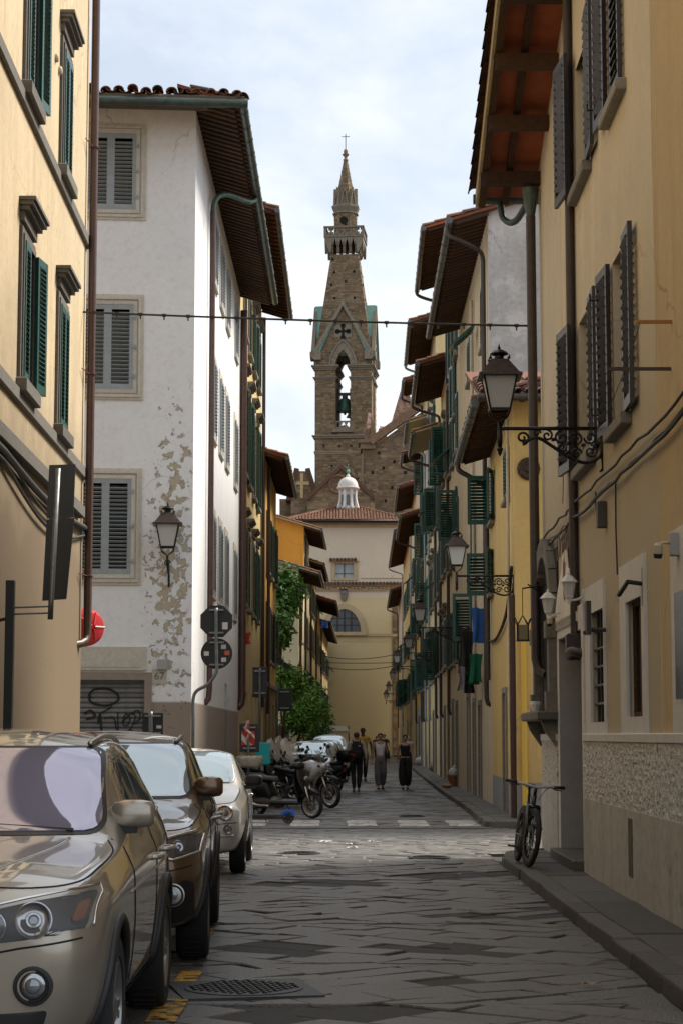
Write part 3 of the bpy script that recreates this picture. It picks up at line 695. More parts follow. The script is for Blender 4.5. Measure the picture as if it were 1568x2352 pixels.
# house number
def text(body, size, M, mt, parent, name='lettering', ext=.003, shear=0):
    c = bpy.data.curves.new(name, 'FONT'); c.body = body; c.size = size; c.extrude = ext; c.align_x = 'CENTER'; c.align_y = 'CENTER'; c.shear = shear; c.resolution_u = 3
    t = bpy.data.objects.new('tmp', c); COL.objects.link(t); bpy.context.view_layer.update()
    me = bpy.data.meshes.new_from_object(t.evaluated_get(bpy.context.evaluated_depsgraph_get())); bpy.data.objects.remove(t)
    me.materials.clear(); me.materials.append(mt); return obj(name, me, parent, M)
ns, nz_ = wf.pix(366, 1554); m = MB(wf.M); m.box(ns-.14, ns+.14, 0, .02, nz_-.14, nz_+.14); m.build('number_plate', TRIM, hw)
text('67', .2, wf.M @ T3(ns, .022, nz_) @ Matrix.Diagonal((-1, 1, 1, 1)) @ RX(pi/2), STONED, hw, 'house_number')
bs, bz = wf.pix(373, 1527); m = MB(wf.M); m.bbox(bs-.1, bs+.1, 0, .08, bz-.1, bz+.1); m.build('junction_box', mat('grey box', (.35, .36, .36), .6), hw)
m = wall_panel(wf, 0, 7, 0, ZE+OV*.3, holes); m.build('wall', PLW, hw)
# street side
cols = [ww_.pix(x, 900)[0] for x in (491, 507, 521, 541)]
rows = [(ww_.pix(491, y0)[1], ww_.pix(491, y1)[1]) for y0, y1 in ((650, 505), (1010, 832), (1372, 1190))]
h2 = []
for (z0, z1) in rows:
    for s in cols:
        a, b = s-.5, s+.5; sill(hw, ww_, a-.1, b+.1, z0, .06, .08, TRIM)
        m = MB(ww_.M); m.box(a-.2, a, 0, .02, z0-.1, z1+.2); m.box(b, b+.2, 0, .02, z0-.1, z1+.2); m.box(a, b, 0, .019, z1, z1+.2); m.build('window_frame', TRIM, hw)
        shutter(hw, ww_, a, z0, z1, .497, 0, GBLUE, 1, .035, .075); shutter(hw, ww_, b, z0, z1, .497, 0, GBLUE, -1, .035, .075)
ds = ww_.pix(519, 1600)[0]; h2.append((ds-.45, ds+.45, .12, 2.9, .2)); d_ = door(hw, ww_, ds-.45, ds+.45, .12, 2.9, mat('slate door', (.1, .12, .15), .6), -.08)
m = wall_panel(ww_, 0, ww_.len, 0, ZE+OV*.3, h2); m.build('wall', PLWS, hw)
rf = eave(hw, ww_, -.85, ww_.len, ZE, OV, pitch=.31, rw=.13, rh=.13, gut=GUT, gr=.085, inward=.3)
m = MB(ww_.M); m.add([(-.4, .45, ZE+.2), (3, -3, ZE+1.2), (ww_.len, -3, ZE+1.2), (ww_.len, .45, ZE+.2)], [(0, 1, 2, 3)]); m.build('roof_slope', TILED, rf)
# front roof slope with its tiles told apart
slope = .22
m = MB(wf.M); zi = lambda n: ZE+(.85-n)*slope
m.add([(-OV, .85, ZE+.005), (7, .85, ZE+.005), (7, -3, zi(-3)+.005), (2.6, -3, zi(-3)+.005), (-OV, .85, ZE+.08), (7, .85, ZE+.08), (7, -3, zi(-3)+.08), (2.6, -3, zi(-3)+.08)], [(0, 1, 2, 3), (4, 5, 6, 7), (0, 1, 5, 4), (1, 2, 6, 5), (3, 0, 4, 7)])
rf2 = m.build('roof', SOFF, hw)
m = MB(wf.M); m.bbox(-OV-.02, 7, .3, .9, ZE+.06, ZE+.2, .03); m.build('tile_bed', mat('mossy mortar', (.12, .09, .065), .95, var=.4, vscale=5, bump=.8, bscale=20), rf2)
u = (wf.n*-1+Vector((0, 0, slope))).normalized(); e = wf.d
s = -OV+.12
while s < 4.2:
    for row in range(3):
        L0 = row*.4; off = max(0, (L0+.2)-max(0, (s+OV))*1.0) if s+OV < 1.2 else 0
        if L0 > s+OV+.15: continue
        for cover in (True, False):
            mm = MB(); r = .105 if cover else .1
            A = wf.pt(s+(0 if cover else .13), .9+U(-.03, .05), ZE+.17+U(-.02, .03)+(.05 if cover else .02))+u*(L0+U(-.05, .05))+e*U(-.02, .02); nn = e.cross(u); nn = nn if nn.z > 0 else -nn
            vs = []
            for (q, rr, dz) in ((0, r, .02), (.45, r*.85, -.01), (0, r*.8, .02), (.45, r*.68, -.01)):
                for i in range(7):
                    t = pi*i/6; vs.append(A+u*q+e*rr*cos(t)+nn*((rr*sin(t)*.85 if cover else -rr*sin(t)*.6+.04)+dz+row*.02))
            mm.add(vs, [(i, i+1, 8+i, 7+i) for i in range(6)]+[(14+i, 15+i, 22+i, 21+i) for i in range(6)]+[(i, i+1, 15+i, 14+i) for i in range(6)])
            mm.build('roof_tile', TILE, rf2, smooth=True, angle=50)
    s += .25+U(-.02, .03)
m = MB(wf.M); m.tube([(-OV-.08, .93, ZE+.03), (7, .93, ZE+.05)], .085, 10); m.build('gutter', GUT, hw, smooth=True, angle=60)
m = MB(); aa = Vector(wf.pt(-OV-.02, .9, ZE+.12)); bb = Vector(wf.pt(2.6, -3, zi(-3)+.15)); n_ = 9
for k in range(n_):
    p, q = aa.lerp(bb, k/n_), aa.lerp(bb, (k+1.1)/n_); x, y = frame_z(q-p); m.tone = U(.05, .95)
    m.loft([[p+x*.13*cos(pi*i/5)-y*.0+Vector((0, 0, .12*sin(pi*i/5)+.03)) for i in range(6)], [q+x*.1*cos(pi*i/5)+Vector((0, 0, .1*sin(pi*i/5)+.02)) for i in range(6)]], closed=False)
m.build('roof_tile', TILED, rf2, kind='stuff')
# downpipes of the white house
s1 = ww_.pix(476, 800)[0]; s0g = ww_.pix(482, 600)[0]; zt = ww_.pix(480, 490)[1]
pipe(hw, spline([ww_.pt(s1+1.9, OV+.02, ZE-.05), ww_.pt(s1+1.6, OV-.1, ZE-.25), ww_.pt(s1+.5, .35, zt+.5), ww_.pt(s1+.08, .14, zt+.25), ww_.pt(s1, .1, zt-.15)], 5), .06, mat('verdigris pipe', (.09, .16, .13), .5, metal=.4, var=.5, vscale=9), 'gutter_outlet')
pipe(hw, [ww_.pt(s1, .1, zt), ww_.pt(s1, .1, 3.4), ww_.pt(s1, .1, 2.6), ww_.pt(s1-.02, .08, 2.4), ww_.pt(s1-.05, .0, 2.3)], .06, PIPEB)
pipe(hw, [ww_.pt(ww_.len-.15, .11, ZE-.3), ww_.pt(ww_.len-.15, .11, 2.7), ww_.pt(ww_.len-.2, .09, 2.5), ww_.pt(ww_.len-.3, 0, 2.4)], .1, PIPEB)
# ================================================================== left: yellow house, low ochre house
PY = plaster('yellow plaster', (.64, .50, .26), dirt=(.3, .2, .09), streak=.35, damt=.2)
PO = plaster('ochre plaster', (.62, .36, .1), dirt=(.28, .17, .07), streak=.35, damt=.2, band=(3.4, .03), bandcol=(.30, .2, .1))
w3 = Wall((WX(53.8), 53.8), (WX(67.4), 67.4), (1, 0))
h3 = thing('yellow_house', 'yellow house with dark green shutters and hooded windows next to the white house', 'house', (w3.a.x, 53.8, 0), group='houses along the street')
hs = facade(h3, w3, [(w3.pix(575, 1410)[1], w3.pix(575, 1240)[1]), (w3.pix(575, 1130)[1], w3.pix(575, 930)[1]), (w3.pix(580, 850)[1], w3.pix(580, 720)[1])], [2.0, 4.9, 7.8, 10.7], 1.1, GREEN, states='ccoco', frame=STONE, hoods=True)
for k, s in enumerate((1.8, 4.6, 7.9, 11)):
    hs.append((s-.55, s+.55, .1, 2.9, .2)); door(h3, w3, s-.55, s+.55, .1, 2.9, mat('grey shop door', (.12, .12, .12), .6))
shell(h3, w3, 16.1, .95, .3, 8, PY, PY, hs)
eave(h3, w3, -.3, w3.len+.2, 16.1, .95, pitch=.5, gut=GUTG)
pipe(h3, [w3.pt(w3.len-.2, .1, 16), w3.pt(w3.len-.2, .1, 2.6)], .06, PIPED)
w4 = Wall((WX(67.4)+.12, 67.4), (WX(78)+.15, 78), (1, 0))
h4 = thing('ochre_house', 'low ochre house with tiled overhanging roof beside the leafy garden', 'house', (w4.a.x, 67.4, 0), group='houses along the street')
hs = facade(h4, w4, [(4.3, 6.2), (7.4, 9.4)], [2.2, 5.3, 8.4], 1.1, GREEND, states='cco', frame=STONE)
for s in (2.0, 5.3, 8.6): hs.append((s-.5, s+.5, .1, 2.8, .2)); door(h4, w4, s-.5, s+.5, .1, 2.8, mat('brown door', (.09, .05, .03), .6))
shell(h4, w4, 11.1, .72, .3, 8, PO, PY, hs)
eave(h4, w4, -.25, w4.len+.1, 11.1, .72, pitch=.4, gut=GUTG, tm=TILE, edge_rows=5)
pipe(h4, [w4.pt(1.4, .1, 11), w4.pt(1.4, .1, 2.4)], .06, PIPED)
m = MB(w4.M); m.bbox(0, w4.len, -.01, .1, 3.35, 3.5, .01); m.build('string_course', STONE, h4)
# ================================================================== left: beyond the garden
PC = plaster('cream plaster', (.66, .58, .38), dirt=(.4, .32, .18), streak=.25, damt=.2)
POR = plaster('orange plaster', (.74, .37, .065), dirt=(.4, .2, .06), streak=.2, damt=.15)
def left_row(name, label, y0, y1, ze, over, pm, endm, shm, rows, dx=0, states='ccoo', tm=TILE, endw=8, soff=SOFFP, gutm=GUTG, cols=None, group='houses along the street'):
    w = Wall((LWX(y0)+dx, y0), (LWX(y1)+dx, y1), (1, 0)); h = thing(name, label, 'house', (w.a.x, y0, 0), group=group)
    cols = cols or [1.6+2.6*k for k in range(int((y1-y0-1)/2.6))]
    hs = facade(h, w, rows, cols, 1.1, shm, states=states, frame=STONE, flap=.2)
    for s in cols[::2]: hs.append((s-.5, s+.5, .1, 2.6, .2)); door(h, w, s-.5, s+.5, .1, 2.6, mat('brown door', (.09, .05, .03), .6))
    shell(h, w, ze, over, .3, endw, pm, endm, hs); eave(h, w, -.35, w.len+.1, ze, over, pitch=.5, gut=gutm, tm=tm, soff=soff, indiv=False, edge_rows=endw*.95, inward=endw)
    pipe(h, [w.pt(.5, .1, ze-.2), w.pt(.5, .1, 2.4)], .06, PIPED); return h, w
left_row('cream_house', 'low cream house with a blank end wall behind the garden tree', 98, 106, 9.6, 1.0, PC, PC, GREEND, [(3.6, 5.2), (6.4, 8.2)], endw=9)
left_row('orange_house', 'bright orange house end wall rising behind the low cream house', 106, 116, 12.6, .9, PC, POR, GREEND, [(3.6, 5.2), (6.6, 8.2), (9.6, 11.2)], endw=9)
left_row('far_yellow_house', 'narrow yellow house beyond the orange one with slatted shutters', 116, 128, 11.6, .8, PY, PY, GREEND, [(3.6, 5.2), (6.6, 8.2), (9.0, 10.6)], endw=6)
left_row('far_tiled_house', 'house with dark tiled eaves jutting out before the end wall', 128, 142, 10.2, 1.3, PY, PC, GREEND, [(3.6, 5.2), (6.6, 8.4)], endw=6, soff=SOFF)
left_row('last_yellow_house', 'last yellow house against the tall beige end wall', 142, 171, 9.6, .7, PY, PC, GREEND, [(3.4, 5.0), (6.4, 8.0)], endw=6, soff=SOFF)
# ================================================================== right: near house with brown shutters
PR = plaster('beige plaster of the near right house', (.67, .595, .46), dirt=(.34, .27, .18), streak=.5, damt=.28, var=.13, band=(6.1, .9, 1.2, .8), bandcol=(.44, .375, .27), patch=(.62, .53, .38), pamt=.35)  # band: lower wall fades to a darker beige
PR0 = plaster('tan plaster of the next house', (.55, .43, .26), dirt=(.3, .19, .08), streak=.45, damt=.2)
RX_ = lambda y: 2.78+.004*(y-20)
wr = Wall((RX_(17.2), 17.2), (RX_(27.6), 27.6), (-1, 0))
hr = thing('gabled_house', 'beige house with dark brown shutters and a tiled gable overhang', 'house', (RX_(27.6), 27.6, 0))
c1 = (wr.pix(1334, 900)[0]+wr.pix(1360, 900)[0])/2; c2 = (wr.pix(1414, 900)[0]+wr.pix(1442, 900)[0])/2
zc0, zc1 = wr.pix(1325, 1088)[1], wr.pix(1330, 742)[1]; zd0 = wr.pix(1327, 440)[1]; zd1 = zd0+(zc1-zc0)
holes = []; rs = zc1-zc0
for (zz0, zz1, up) in ((zc0, zc1, 0), (zd0, zd1, 1)):
    for k, s in enumerate((c1, c2)):
        hwd, lf = ((.66, .68), (.55, .62))[k]; a, b = s-hwd, s+hwd; holes.append((a, b, zz0, zz1, .28)); window(hr, wr, a, b, zz0, zz1, -.2)
        sill(hr, wr, a-.12, b+.12, zz0, .11, .12, STONE)
        fa = R(177); na = 0 if (up and k == 1) else R(178)
        # s runs away from the camera: the near leaf hangs on a, the far leaf on b
        shutter(hr, wr, a, zz0+.0, zz1, lf, na, BROWN, 1, .045, .1, single=True, tilt=-.75); shutter(hr, wr, b, zz0, zz1, lf, R(175) if k == 0 else fa, BROWN, -1, .12 if k == 0 else .05, .1, single=True, tilt=-.75)
        for zq in (zz0+.25, zz1-.25):
            m = MB(wr.M); m.tube([(b+lf-.06, .05, zq), (b+lf-.02, .16, zq), (b+lf-.02, .16, zq+.07)], .012, 5); m.build('shutter_catch', BLACKM, hr)
GR = mat('grey door reveal', (.34, .33, .33), .85, var=.12, vscale=5)
WH = mat('white painted surround', (.64, .63, .61), .85, var=.1, vscale=6)
# doorway
ds0, ds1 = wr.pix(1345, 1800)[0], wr.pix(1292, 1800)[0]; dz1 = wr.pix(1292, 1466)[1]
holes.append((ds0, ds1, 0, dz1, .5))
m = MB(wr.M); m.box(ds1-.012, ds1-.002, -.5, .03, 0, dz1); m.box(ds0+.002, ds0+.012, -.5, .03, 0, dz1); m.box(ds0+.012, ds1-.012, -.5, .03, dz1-.012, dz1-.002); m.build('door_reveal', GR, hr)
m = MB(wr.M); m.box(ds0-.2, ds0+.002, -.02, .035, .12, dz1+.28); m.box(ds1-.002, ds1+.2, -.02, .035, .12, dz1+.28); m.box(ds0+.002, ds1-.002, -.02, .034, dz1-.002, dz1+.28); m.build('door_frame', WH, hr)
door(hr, wr, ds0+.02, ds1-.02, .2, dz1-.02, mat('dark green door', (.02, .03, .025), .4), -.42)
m = MB(wr.M); m.bbox(ds0-.1, ds1+.1, -.5, .16, .1, .24, .015); m.build('doorstep', KS, hr)
# barred window and dark window
for (xf0, xf1, yt, xo0, xo1, yo, yb, yfb, bars) in ((1350, 1392, 1352, 1361, 1392, 1410, 1660, 1710, True), (1431, 1487, 1302, 1445, 1481, 1384, 1648, 1712, False)):
    a, b = wr.pix(xo1, 1550)[0], wr.pix(xo0, 1550)[0]; fa, fb = wr.pix(xf1, 1550)[0]-.05, wr.pix(xf0, 1550)[0]
    zt, zb, ft, fbm = wr.pix(xo0, yo)[1], wr.pix(xo0, yb)[1], wr.pix(xf0, yt)[1], wr.pix(xf0, yfb)[1]
    holes.append((a, b, zb, zt, .16)); window(hr, wr, a, b, zb, zt, -.13 if bars else -.07, bars=not bars)
    m = MB(wr.M); m.box(fa, a, -.02, .03, fbm, ft); m.box(b, fb, -.02, .03, fbm, ft); m.box(a, b, -.02, .029, zt, ft); m.box(a, b, -.02, .029, fbm, zb); m.build('window_frame', WH, hr)
    if bars:
        m = MB(wr.M); n = 4
        for k in range(1, n): m.tube([(a+(b-a)*k/n, -.03, zb), (a+(b-a)*k/n, -.03, zt)], .016, 6)
        for k in range(1, 6): m.tube([(a, -.03, zb+(zt-zb)*k/6), (b, -.03, zb+(zt-zb)*k/6)], .016, 6)
        m.build('window_grille', BLACKM, hr)
        m = MB(wr.M); m.tube([(a-.25, .03, zt-.25), (a-.25, .2, zt-.25), (a-.2, .25, zt-.28)], .025, 6); m.box(a-.33, a-.17, .19, .24, zt-.3, zt+.05); m.build('iron_arm', PIPED, hr)
    else:
        m = MB(wr.M); m.tube([(a-.1, .02, zt+.1), (a-.1, .16, zt+.12), (a+.2, .2, zt+.02)], .022, 6); m.box(a-.14, a-.08, 0, .03, zt-.1, zt+.25); m.build('iron_arm', BLACKM, hr)
# stone niche
ns0, ns1 = wr.pix(1285, 1550)[0], wr.pix(1246, 1550)[0]; nzb = wr.pix(1262, 1636)[1]; nzt = wr.pix(1262, 1465)[1]; sc_ = (ns0+ns1)/2; hw_ = (ns1-ns0)/2
OLD = varied('old grey stone', [(.14, .13, .115), (.21, .195, .17)], nscale=9, namt=.35, bump=.6)
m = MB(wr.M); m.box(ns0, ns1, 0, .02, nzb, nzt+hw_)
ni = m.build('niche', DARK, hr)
m = MB(wr.M); m.bbox(ns0-.1, ns1+.1, -.02, .3, nzb-.12, nzb, .02); m.build('niche_sill', OLD, ni)
for s in (ns0+.1, ns1-.1):
    m = MB(wr.M); m.box(s-.1, s+.1, 0, .14, nzb, nzt); m.box(s-.13, s+.13, 0, .18, nzb, nzb+.25); m.box(s-.13, s+.13, 0, .18, nzt-.06, nzt+.16); m.build('pilaster', OLD, ni)
    m = MB(wr.M); m.prism([(0, 0), (.24, 0), (.2, -.12), (.05, -.34), (0, -.36)], s-.07, s+.07, T=T3(0, 0, nzb-.12) @ Matrix(((0, 1, 0, 0), (1, 0, 0, 0), (0, 0, 1, 0), (0, 0, 0, 1)))); m.build('corbel', OLD, ni)
m = MB(wr.M); n = 10
for k in range(n):
    a0, a1 = pi*k/n+.01, pi*(k+1)/n-.01; ri, ro = hw_-.2, hw_+.05
    q = [(sc_+ri*cos(a0), nzt+.16+ri*sin(a0)), (sc_+ro*cos(a0), nzt+.16+ro*sin(a0)), (sc_+ro*cos(a1), nzt+.16+ro*sin(a1)), (sc_+ri*cos(a1), nzt+.16+ri*sin(a1))]
    mm = MB(wr.M); mm.prism(q, 0, .12); mm.build('arch_stone', OLD, ni)
m = MB(wr.M); m.lathe([(.05, 0), (.08, .1), (.07, .14)], (sc_-.1, .22, nzb), 10); tag(m.build('flower_pot', WH), 'small white pot standing on the ledge of the stone niche', 'pot')
# rough-cast plinth
ROUGH = mat('roughcast', (.54, .525, .5), .95, var=.45, vscale=45, bump=1.0, bscale=70)
PLB = plaster('stained base plaster', (.54, .525, .5), dirt=(.17, .15, .125), streak=.5, damt=.45, var=.1)
pz1 = wr.pix(1347, 1704)[1]; pz0 = wr.pix(1347, 1832)[1]
for (a, b) in ((.0, ds0-.2), (ds1+.2, wr.len)):
    rg = MB(wr.M); nu, nv = max(2, int((b-a)/.025)), int((pz1-pz0)/.025)
    vs = [(a+(b-a)*i/nu, .028+(abs(noise.noise(Vector((i*1.3+a, j*1.3, a))))*.018+U(0, .022)), pz0+(pz1-pz0)*j/nv) for i in range(nu+1) for j in range(nv+1)]
    rg.add(vs, [(i*(nv+1)+j, (i+1)*(nv+1)+j, (i+1)*(nv+1)+j+1, i*(nv+1)+j+1) for i in range(nu) for j in range(nv)]); rg.box(a, b, 0, .028, pz0, pz1); rg.build('roughcast_plinth', ROUGH, hr)
    m = MB(wr.M); m.bbox(a, b, -.01, .06, pz1, pz1+.09, .01); m.build('plinth_moulding', WH, hr)
    m = MB(wr.M); m.box(a, b, -.01, .055, 0, pz0); m.build('plinth', PLB, hr)
m = MB(wr.M); s, z = wr.pix(1462, 1960); m.box(s-.13, s+.13, .05, .062, z-.22, z+.32); m.build('meter_hatch', mat('brown hatch', (.1, .085, .07), .8, var=.3), hr)
# walls
zE, GS, OVR = 9.45, .32, .84
ztop = lambda s: zE+.25+(wr.len-s)*GS
m = wall_panel(wr, 0, wr.len, 0, zE+.1, holes); m.add([(0, 0, zE+.1), (wr.len, 0, zE+.1), (wr.len, 0, ztop(wr.len)), (0, 0, ztop(0))], [(0, 1, 2, 3)])
for h in holes[:]: pass
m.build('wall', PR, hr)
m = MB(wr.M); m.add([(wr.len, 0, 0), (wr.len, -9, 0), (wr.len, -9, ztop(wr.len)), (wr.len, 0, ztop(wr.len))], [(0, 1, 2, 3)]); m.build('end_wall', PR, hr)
wr0 = Wall((RX_(9), 9), (RX_(17.19), 17.19), (-1, 0))
h0 = thing('tan_house', 'tan plastered house wall along the pavement beyond the brown shutters', 'house', (RX_(17.2), 17.2, 0))
m = wall_panel(wr0, 0, wr0.len, 0, 15, []); m.build('wall', PR0, h0)
m = MB(wr0.M); zf = wr0.pix(1560, 1218)[1]; sf = wr0.pix(1551, 1250)[0]; zq = wr0.pix(1555, 1700)[1]; m.box(sf-1.1, sf, -.02, .05, zq, zf); m.box(sf-.95, sf-.2, .05, .054, zq+.3, zf-.5); m.build('window_frame', WH, h0)
m = MB(wr0.M); m.box(sf-.93, sf-.22, .0, .058, zq+.33, zf-.52); m.build('pane', GLASS, h0)
for (a, b) in ((0, wr0.len),):
    rg = MB(wr0.M); nu, nv = 200, int((pz1-pz0)/.03); vs = [(4+(b-4)*i/nu, .03+abs(noise.noise(Vector((i*1.3, j*1.3, 5))))*.018+U(0, .022), pz0+(pz1-pz0)*j/nv) for i in range(nu+1) for j in range(nv+1)]; rg.add(vs, [(i*(nv+1)+j, (i+1)*(nv+1)+j, (i+1)*(nv+1)+j+1, i*(nv+1)+j+1) for i in range(nu) for j in range(nv)]); rg.box(a, b, -.01, .028, pz0+.003, pz1); rg.build('roughcast_plinth', ROUGH, h0); m = MB(wr0.M); m.bbox(a, b, -.01, .06, pz1+.001, pz1+.09, .01); m.build('plinth_moulding', WH, h0); m = MB(wr0.M); m.box(a, b, -.01, .055, 0, pz0); m.build('plinth', PLB, h0)
# gable overhang: terracotta boards, joists, barge board and verge tiles
S2 = wr.len+.6; zr = lambda s: zE+(S2-s)*GS
m = MB(wr.M); m.add([(-3, OVR, zr(-3)), (S2, OVR, zr(S2)), (S2, -8, zr(S2)), (-3, -8, zr(-3)), (-3, OVR, zr(-3)+.09), (S2, OVR, zr(S2)+.09), (S2, -8, zr(S2)+.09), (-3, -8, zr(-3)+.09)], [(0, 1, 2, 3), (4, 5, 6, 7), (0, 1, 5, 4), (1, 2, 6, 5), (2, 3, 7, 6), (3, 0, 4, 7)])
rfr = m.build('roof', SOFFR, hr)
LAT = Matrix.Rotation(-math.atan(GS), 4, 'Y')
def along(mb, s0, s1, n0, n1, d0, d1):       # beam following the slope
    mb.add([(s, n, zr(s)+d) for d in (d0, d1) for s, n in ((s0, n0), (s1, n0), (s1, n1), (s0, n1))], [(0, 3, 2, 1), (4, 5, 6, 7), (0, 1, 5, 4), (1, 2, 6, 5), (2, 3, 7, 6), (3, 0, 4, 7)])
for (n0, n1, d0) in ((OVR-.12, OVR-.02, -.14), (.38, .47, -.10)):
    m = MB(wr.M); along(m, -3, S2, n0, n1, d0, -.003); m.build('rafter', WOOD, rfr)
m = MB(wr.M); along(m, -3, S2+.03, OVR-.02, OVR+.02, -.12, .1); m.build('barge_board', mat('pale barge board', (.45, .36, .2), .8, var=.25, vscale=9), rfr)
s = S2-.85
while s > -3:
    m = MB(wr.M); m.box(s-.09, s+.09, -.02, OVR-.03, zr(s)-.32, zr(s)-.14); m.box(s-.06, s+.06, OVR-.03, OVR+.0, zr(s)-.28, zr(s)-.15); m.build('beam', WOOD, rfr); s -= 1.28
s = S2
for k in range(26):
    s = S2-.12-k*.36; mm = MB(wr.M)
    for n0 in (OVR-.02,):
        vs = []
        for (q, rr, dz) in ((-.02, .1, .1), (.42, .085, .06), (-.02, .08, .1), (.42, .068, .06)):
            for i in range(7):
                t = pi*i/6; ss = s-q+.2; vs.append((ss, n0+.05+rr*cos(t), zr(ss)+dz+rr*sin(t)+.02))
        mm.add(vs, [(i, i+1, 8+i, 7+i) for i in range(6)]+[(14+i, 15+i, 22+i, 21+i) for i in range(6)]+[(i, i+1, 15+i, 14+i) for i in range(6)])
    mm.build('verge_tile', TILED, rfr, smooth=True, angle=50)
m = MB(); e = wr.n*-1; u = (wr.d*-1+Vector((0, 0, GS))).normalized(); roof_tiles(m, wr.pt(S2, OVR-.15, zr(S2)+.1), e, u, 6, 9); m.build('roof_tile', TILED, rfr, kind='stuff')
m = MB(wr.M); m.tube([(S2+.07, OVR+.05, zE-.0), (S2+.07, -6, zE+.02)], .075, 10); m.build('gutter', GUT, hr, smooth=True, angle=60)
ps = wr.len-.25
pipe(hr, spline([wr.pt(S2+.06, .5, zE-.05), wr.pt(S2+.03, .45, zE-.3), wr.pt(S2-.2, .3, zE-.4), wr.pt(ps+.1, .14, zE-.22)], 4), .05, GUT, 'gutter_outlet')
m = MB(wr.M); m.lathe([(.055, -.45), (.06, -.4), (.12, -.05), (.125, 0)], (ps, .14, zE-.1), 12); m.build('hopper', GUT, hr, smooth=True, angle=50)
zb = wr.pix(1236, 1545)[1]
pipe(hr, [wr.pt(ps, .14, zE-.5), wr.pt(ps, .13, zb+.15), wr.pt(ps-.04, .1, zb), wr.pt(ps-.15, .0, zb-.06)], .068, PIPED)
ps2 = wr.pixn(1318, 1300, .06)[0]; zb = wr.pix(1322, 1460)[1]; zb2 = wr.pix(1322, 1520)[1]
pipe(hr, [wr.pt(ps2, .06, ztop(ps2)-.4), wr.pt(ps2, .06, zb)], .055, PIPED)
m = MB(wr.M); m.bbox(ps2-.09, ps2+.09, .0, .17, zb2, zb, .02); m.build('pipe_box', PIPED, hr)
pipe(hr, spline([wr.pt(ps2-.1, .14, zb-.25), wr.pt(ps2-.3, .14, zb-.22), wr.pt(ps2-.4, .06, zb-.24), wr.pt(ps2-.42, -.03, zb-.25)], 4), .055, PIPED)
# painted sign board over the door
a, b = wr.pix(1332, 1350)[0], wr.pix(1281, 1350)[0]; z0 = wr.pix(1281, 1432)[1]; z1 = wr.pix(1305, 1300)[1]; cx = (a+b)/2
q = [(a, z0), (b, z0)]+[(b-(b-a)*t, z1-.75+.75*sin(pi*t)**.7+(.25 if .42 < t < .58 else 0)) for t in [k/16 for k in range(17)]]
m = MB(wr.M); m.prism(q, .03, .055); sg = m.build('sign_board', mat('ivory sign board', (.72, .67, .58), .6, var=.06), hr)
INK = mat('dark brown lettering', (.09, .05, .035), .7)
text('Oriana', .5, wr.M @ T3(cx+.12, .06, z0+.95) @ Matrix.Diagonal((-1, 1, 1, 1)) @ RY(R(-6)) @ RX(pi/2), INK, sg, 'lettering', shear=.3)
text('T', .62, wr.M @ T3(cx+.0, .06, z0+1.6) @ Matrix.Diagonal((-1, 1, 1, 1)) @ RX(pi/2), INK, sg, 'lettering', shear=.3)
q = [(0, 0), (.1, -.03), (.16, .08), (.13, .3), (.2, .45), (.1, .42), (.06, .6), (.0, .4), (-.08, .5), (-.1, .25), (-.06, .05)]
m = MB(wr.M); m.prism([(cx-.0-x, z0+.22+z) for x, z in q], .056, .06); m.build('painted_figure', mat('faded red paint', (.2, .07, .055), .8, var=.3), sg)
# cables along the wall
for (p1, p2, p3, r) in (((1568, 925), (1330, 1153), (1244, 1248), .014), ((1568, 970), (1330, 1189), (1244, 1273), .018), ((1568, 960), (1335, 1182), (1244, 1262), .009)):
    pts = []
    for (q0, q1) in ((p1, p2), (p2, p3)):
        A, B = wr.pix(*q0), wr.pix(*q1); n = 14
        for k in range(n): t = k/n; pts.append(wr.pt(A[0]+(B[0]-A[0])*t, .05+U(0, .03), A[1]+(B[1]-A[1])*t-.03*sin(pi*((t*3) % 1))+U(-.012, .012)))
    pts = [wr.pt(-3, .06, wr.pix(*p1)[1]+.1)]+pts
    m = MB(); m.tube(pts, r, 6); m.build('cable', CABLE, hr, smooth=True)
for (x, y0, y1) in ((1420, 1105, 1320), (1374, 1130, 1180), (1262, 1260, 1345), (1318, 600, 1060)):
    A, B = wr.pix(x, y0), wr.pix(x+2, y1); m = MB(); m.tube([wr.pt(A[0], .03, A[1]), wr.pt(A[0]+.03, .03, (A[1]+B[1])/2), wr.pt(B[0], .02, B[1])], .009, 5); m.build('cable', CABLE, hr)
s, z = wr.pix(1392, 1165); m = MB(wr.M); m.bbox(s-.06, s+.06, .0, .1, z-.22, z+.06); m.build('junction_box', mat('dark box', (.06, .055, .05), .6), hr)
s, z = wr.pix(1250, 1290); m = MB(wr.M); m.bbox(s-.15, s+.1, .0, .12, z-.25, z+.15); m.build('junction_box', mat('brown box', (.16, .12, .09), .7), hr)
# ================================================================== right: row beyond the cross street
PYB = plaster('bright yellow plaster', (.76, .49, .1), dirt=(.4, .26, .08), streak=.25, damt=.15, var=.07, band=(.78, .02), bandcol=(.27, .27, .275))
PYD = plaster('stained yellow plaster', (.66, .47, .19), dirt=(.28, .21, .12), streak=.6, damt=.2, band=(.78, .02), bandcol=(.27, .27, .275))
PBE = plaster('peach beige plaster', (.63, .52, .36), dirt=(.27, .24, .21), streak=.6, damt=.22, patch=(.55, .5, .43), pamt=.55)
PCR = plaster('pale yellow plaster', (.68, .56, .32), dirt=(.4, .3, .15), streak=.35, damt=.2)
PSA = plaster('sand plaster', (.60, .51, .37), dirt=(.32, .26, .18), streak=.45, damt=.22)
PGY = plaster('bare grey cement wall', (.52, .51, .49), dirt=(.19, .19, .19), streak=.55, damt=.5, var=.3, patch=(.62, .6, .6), pamt=.6)
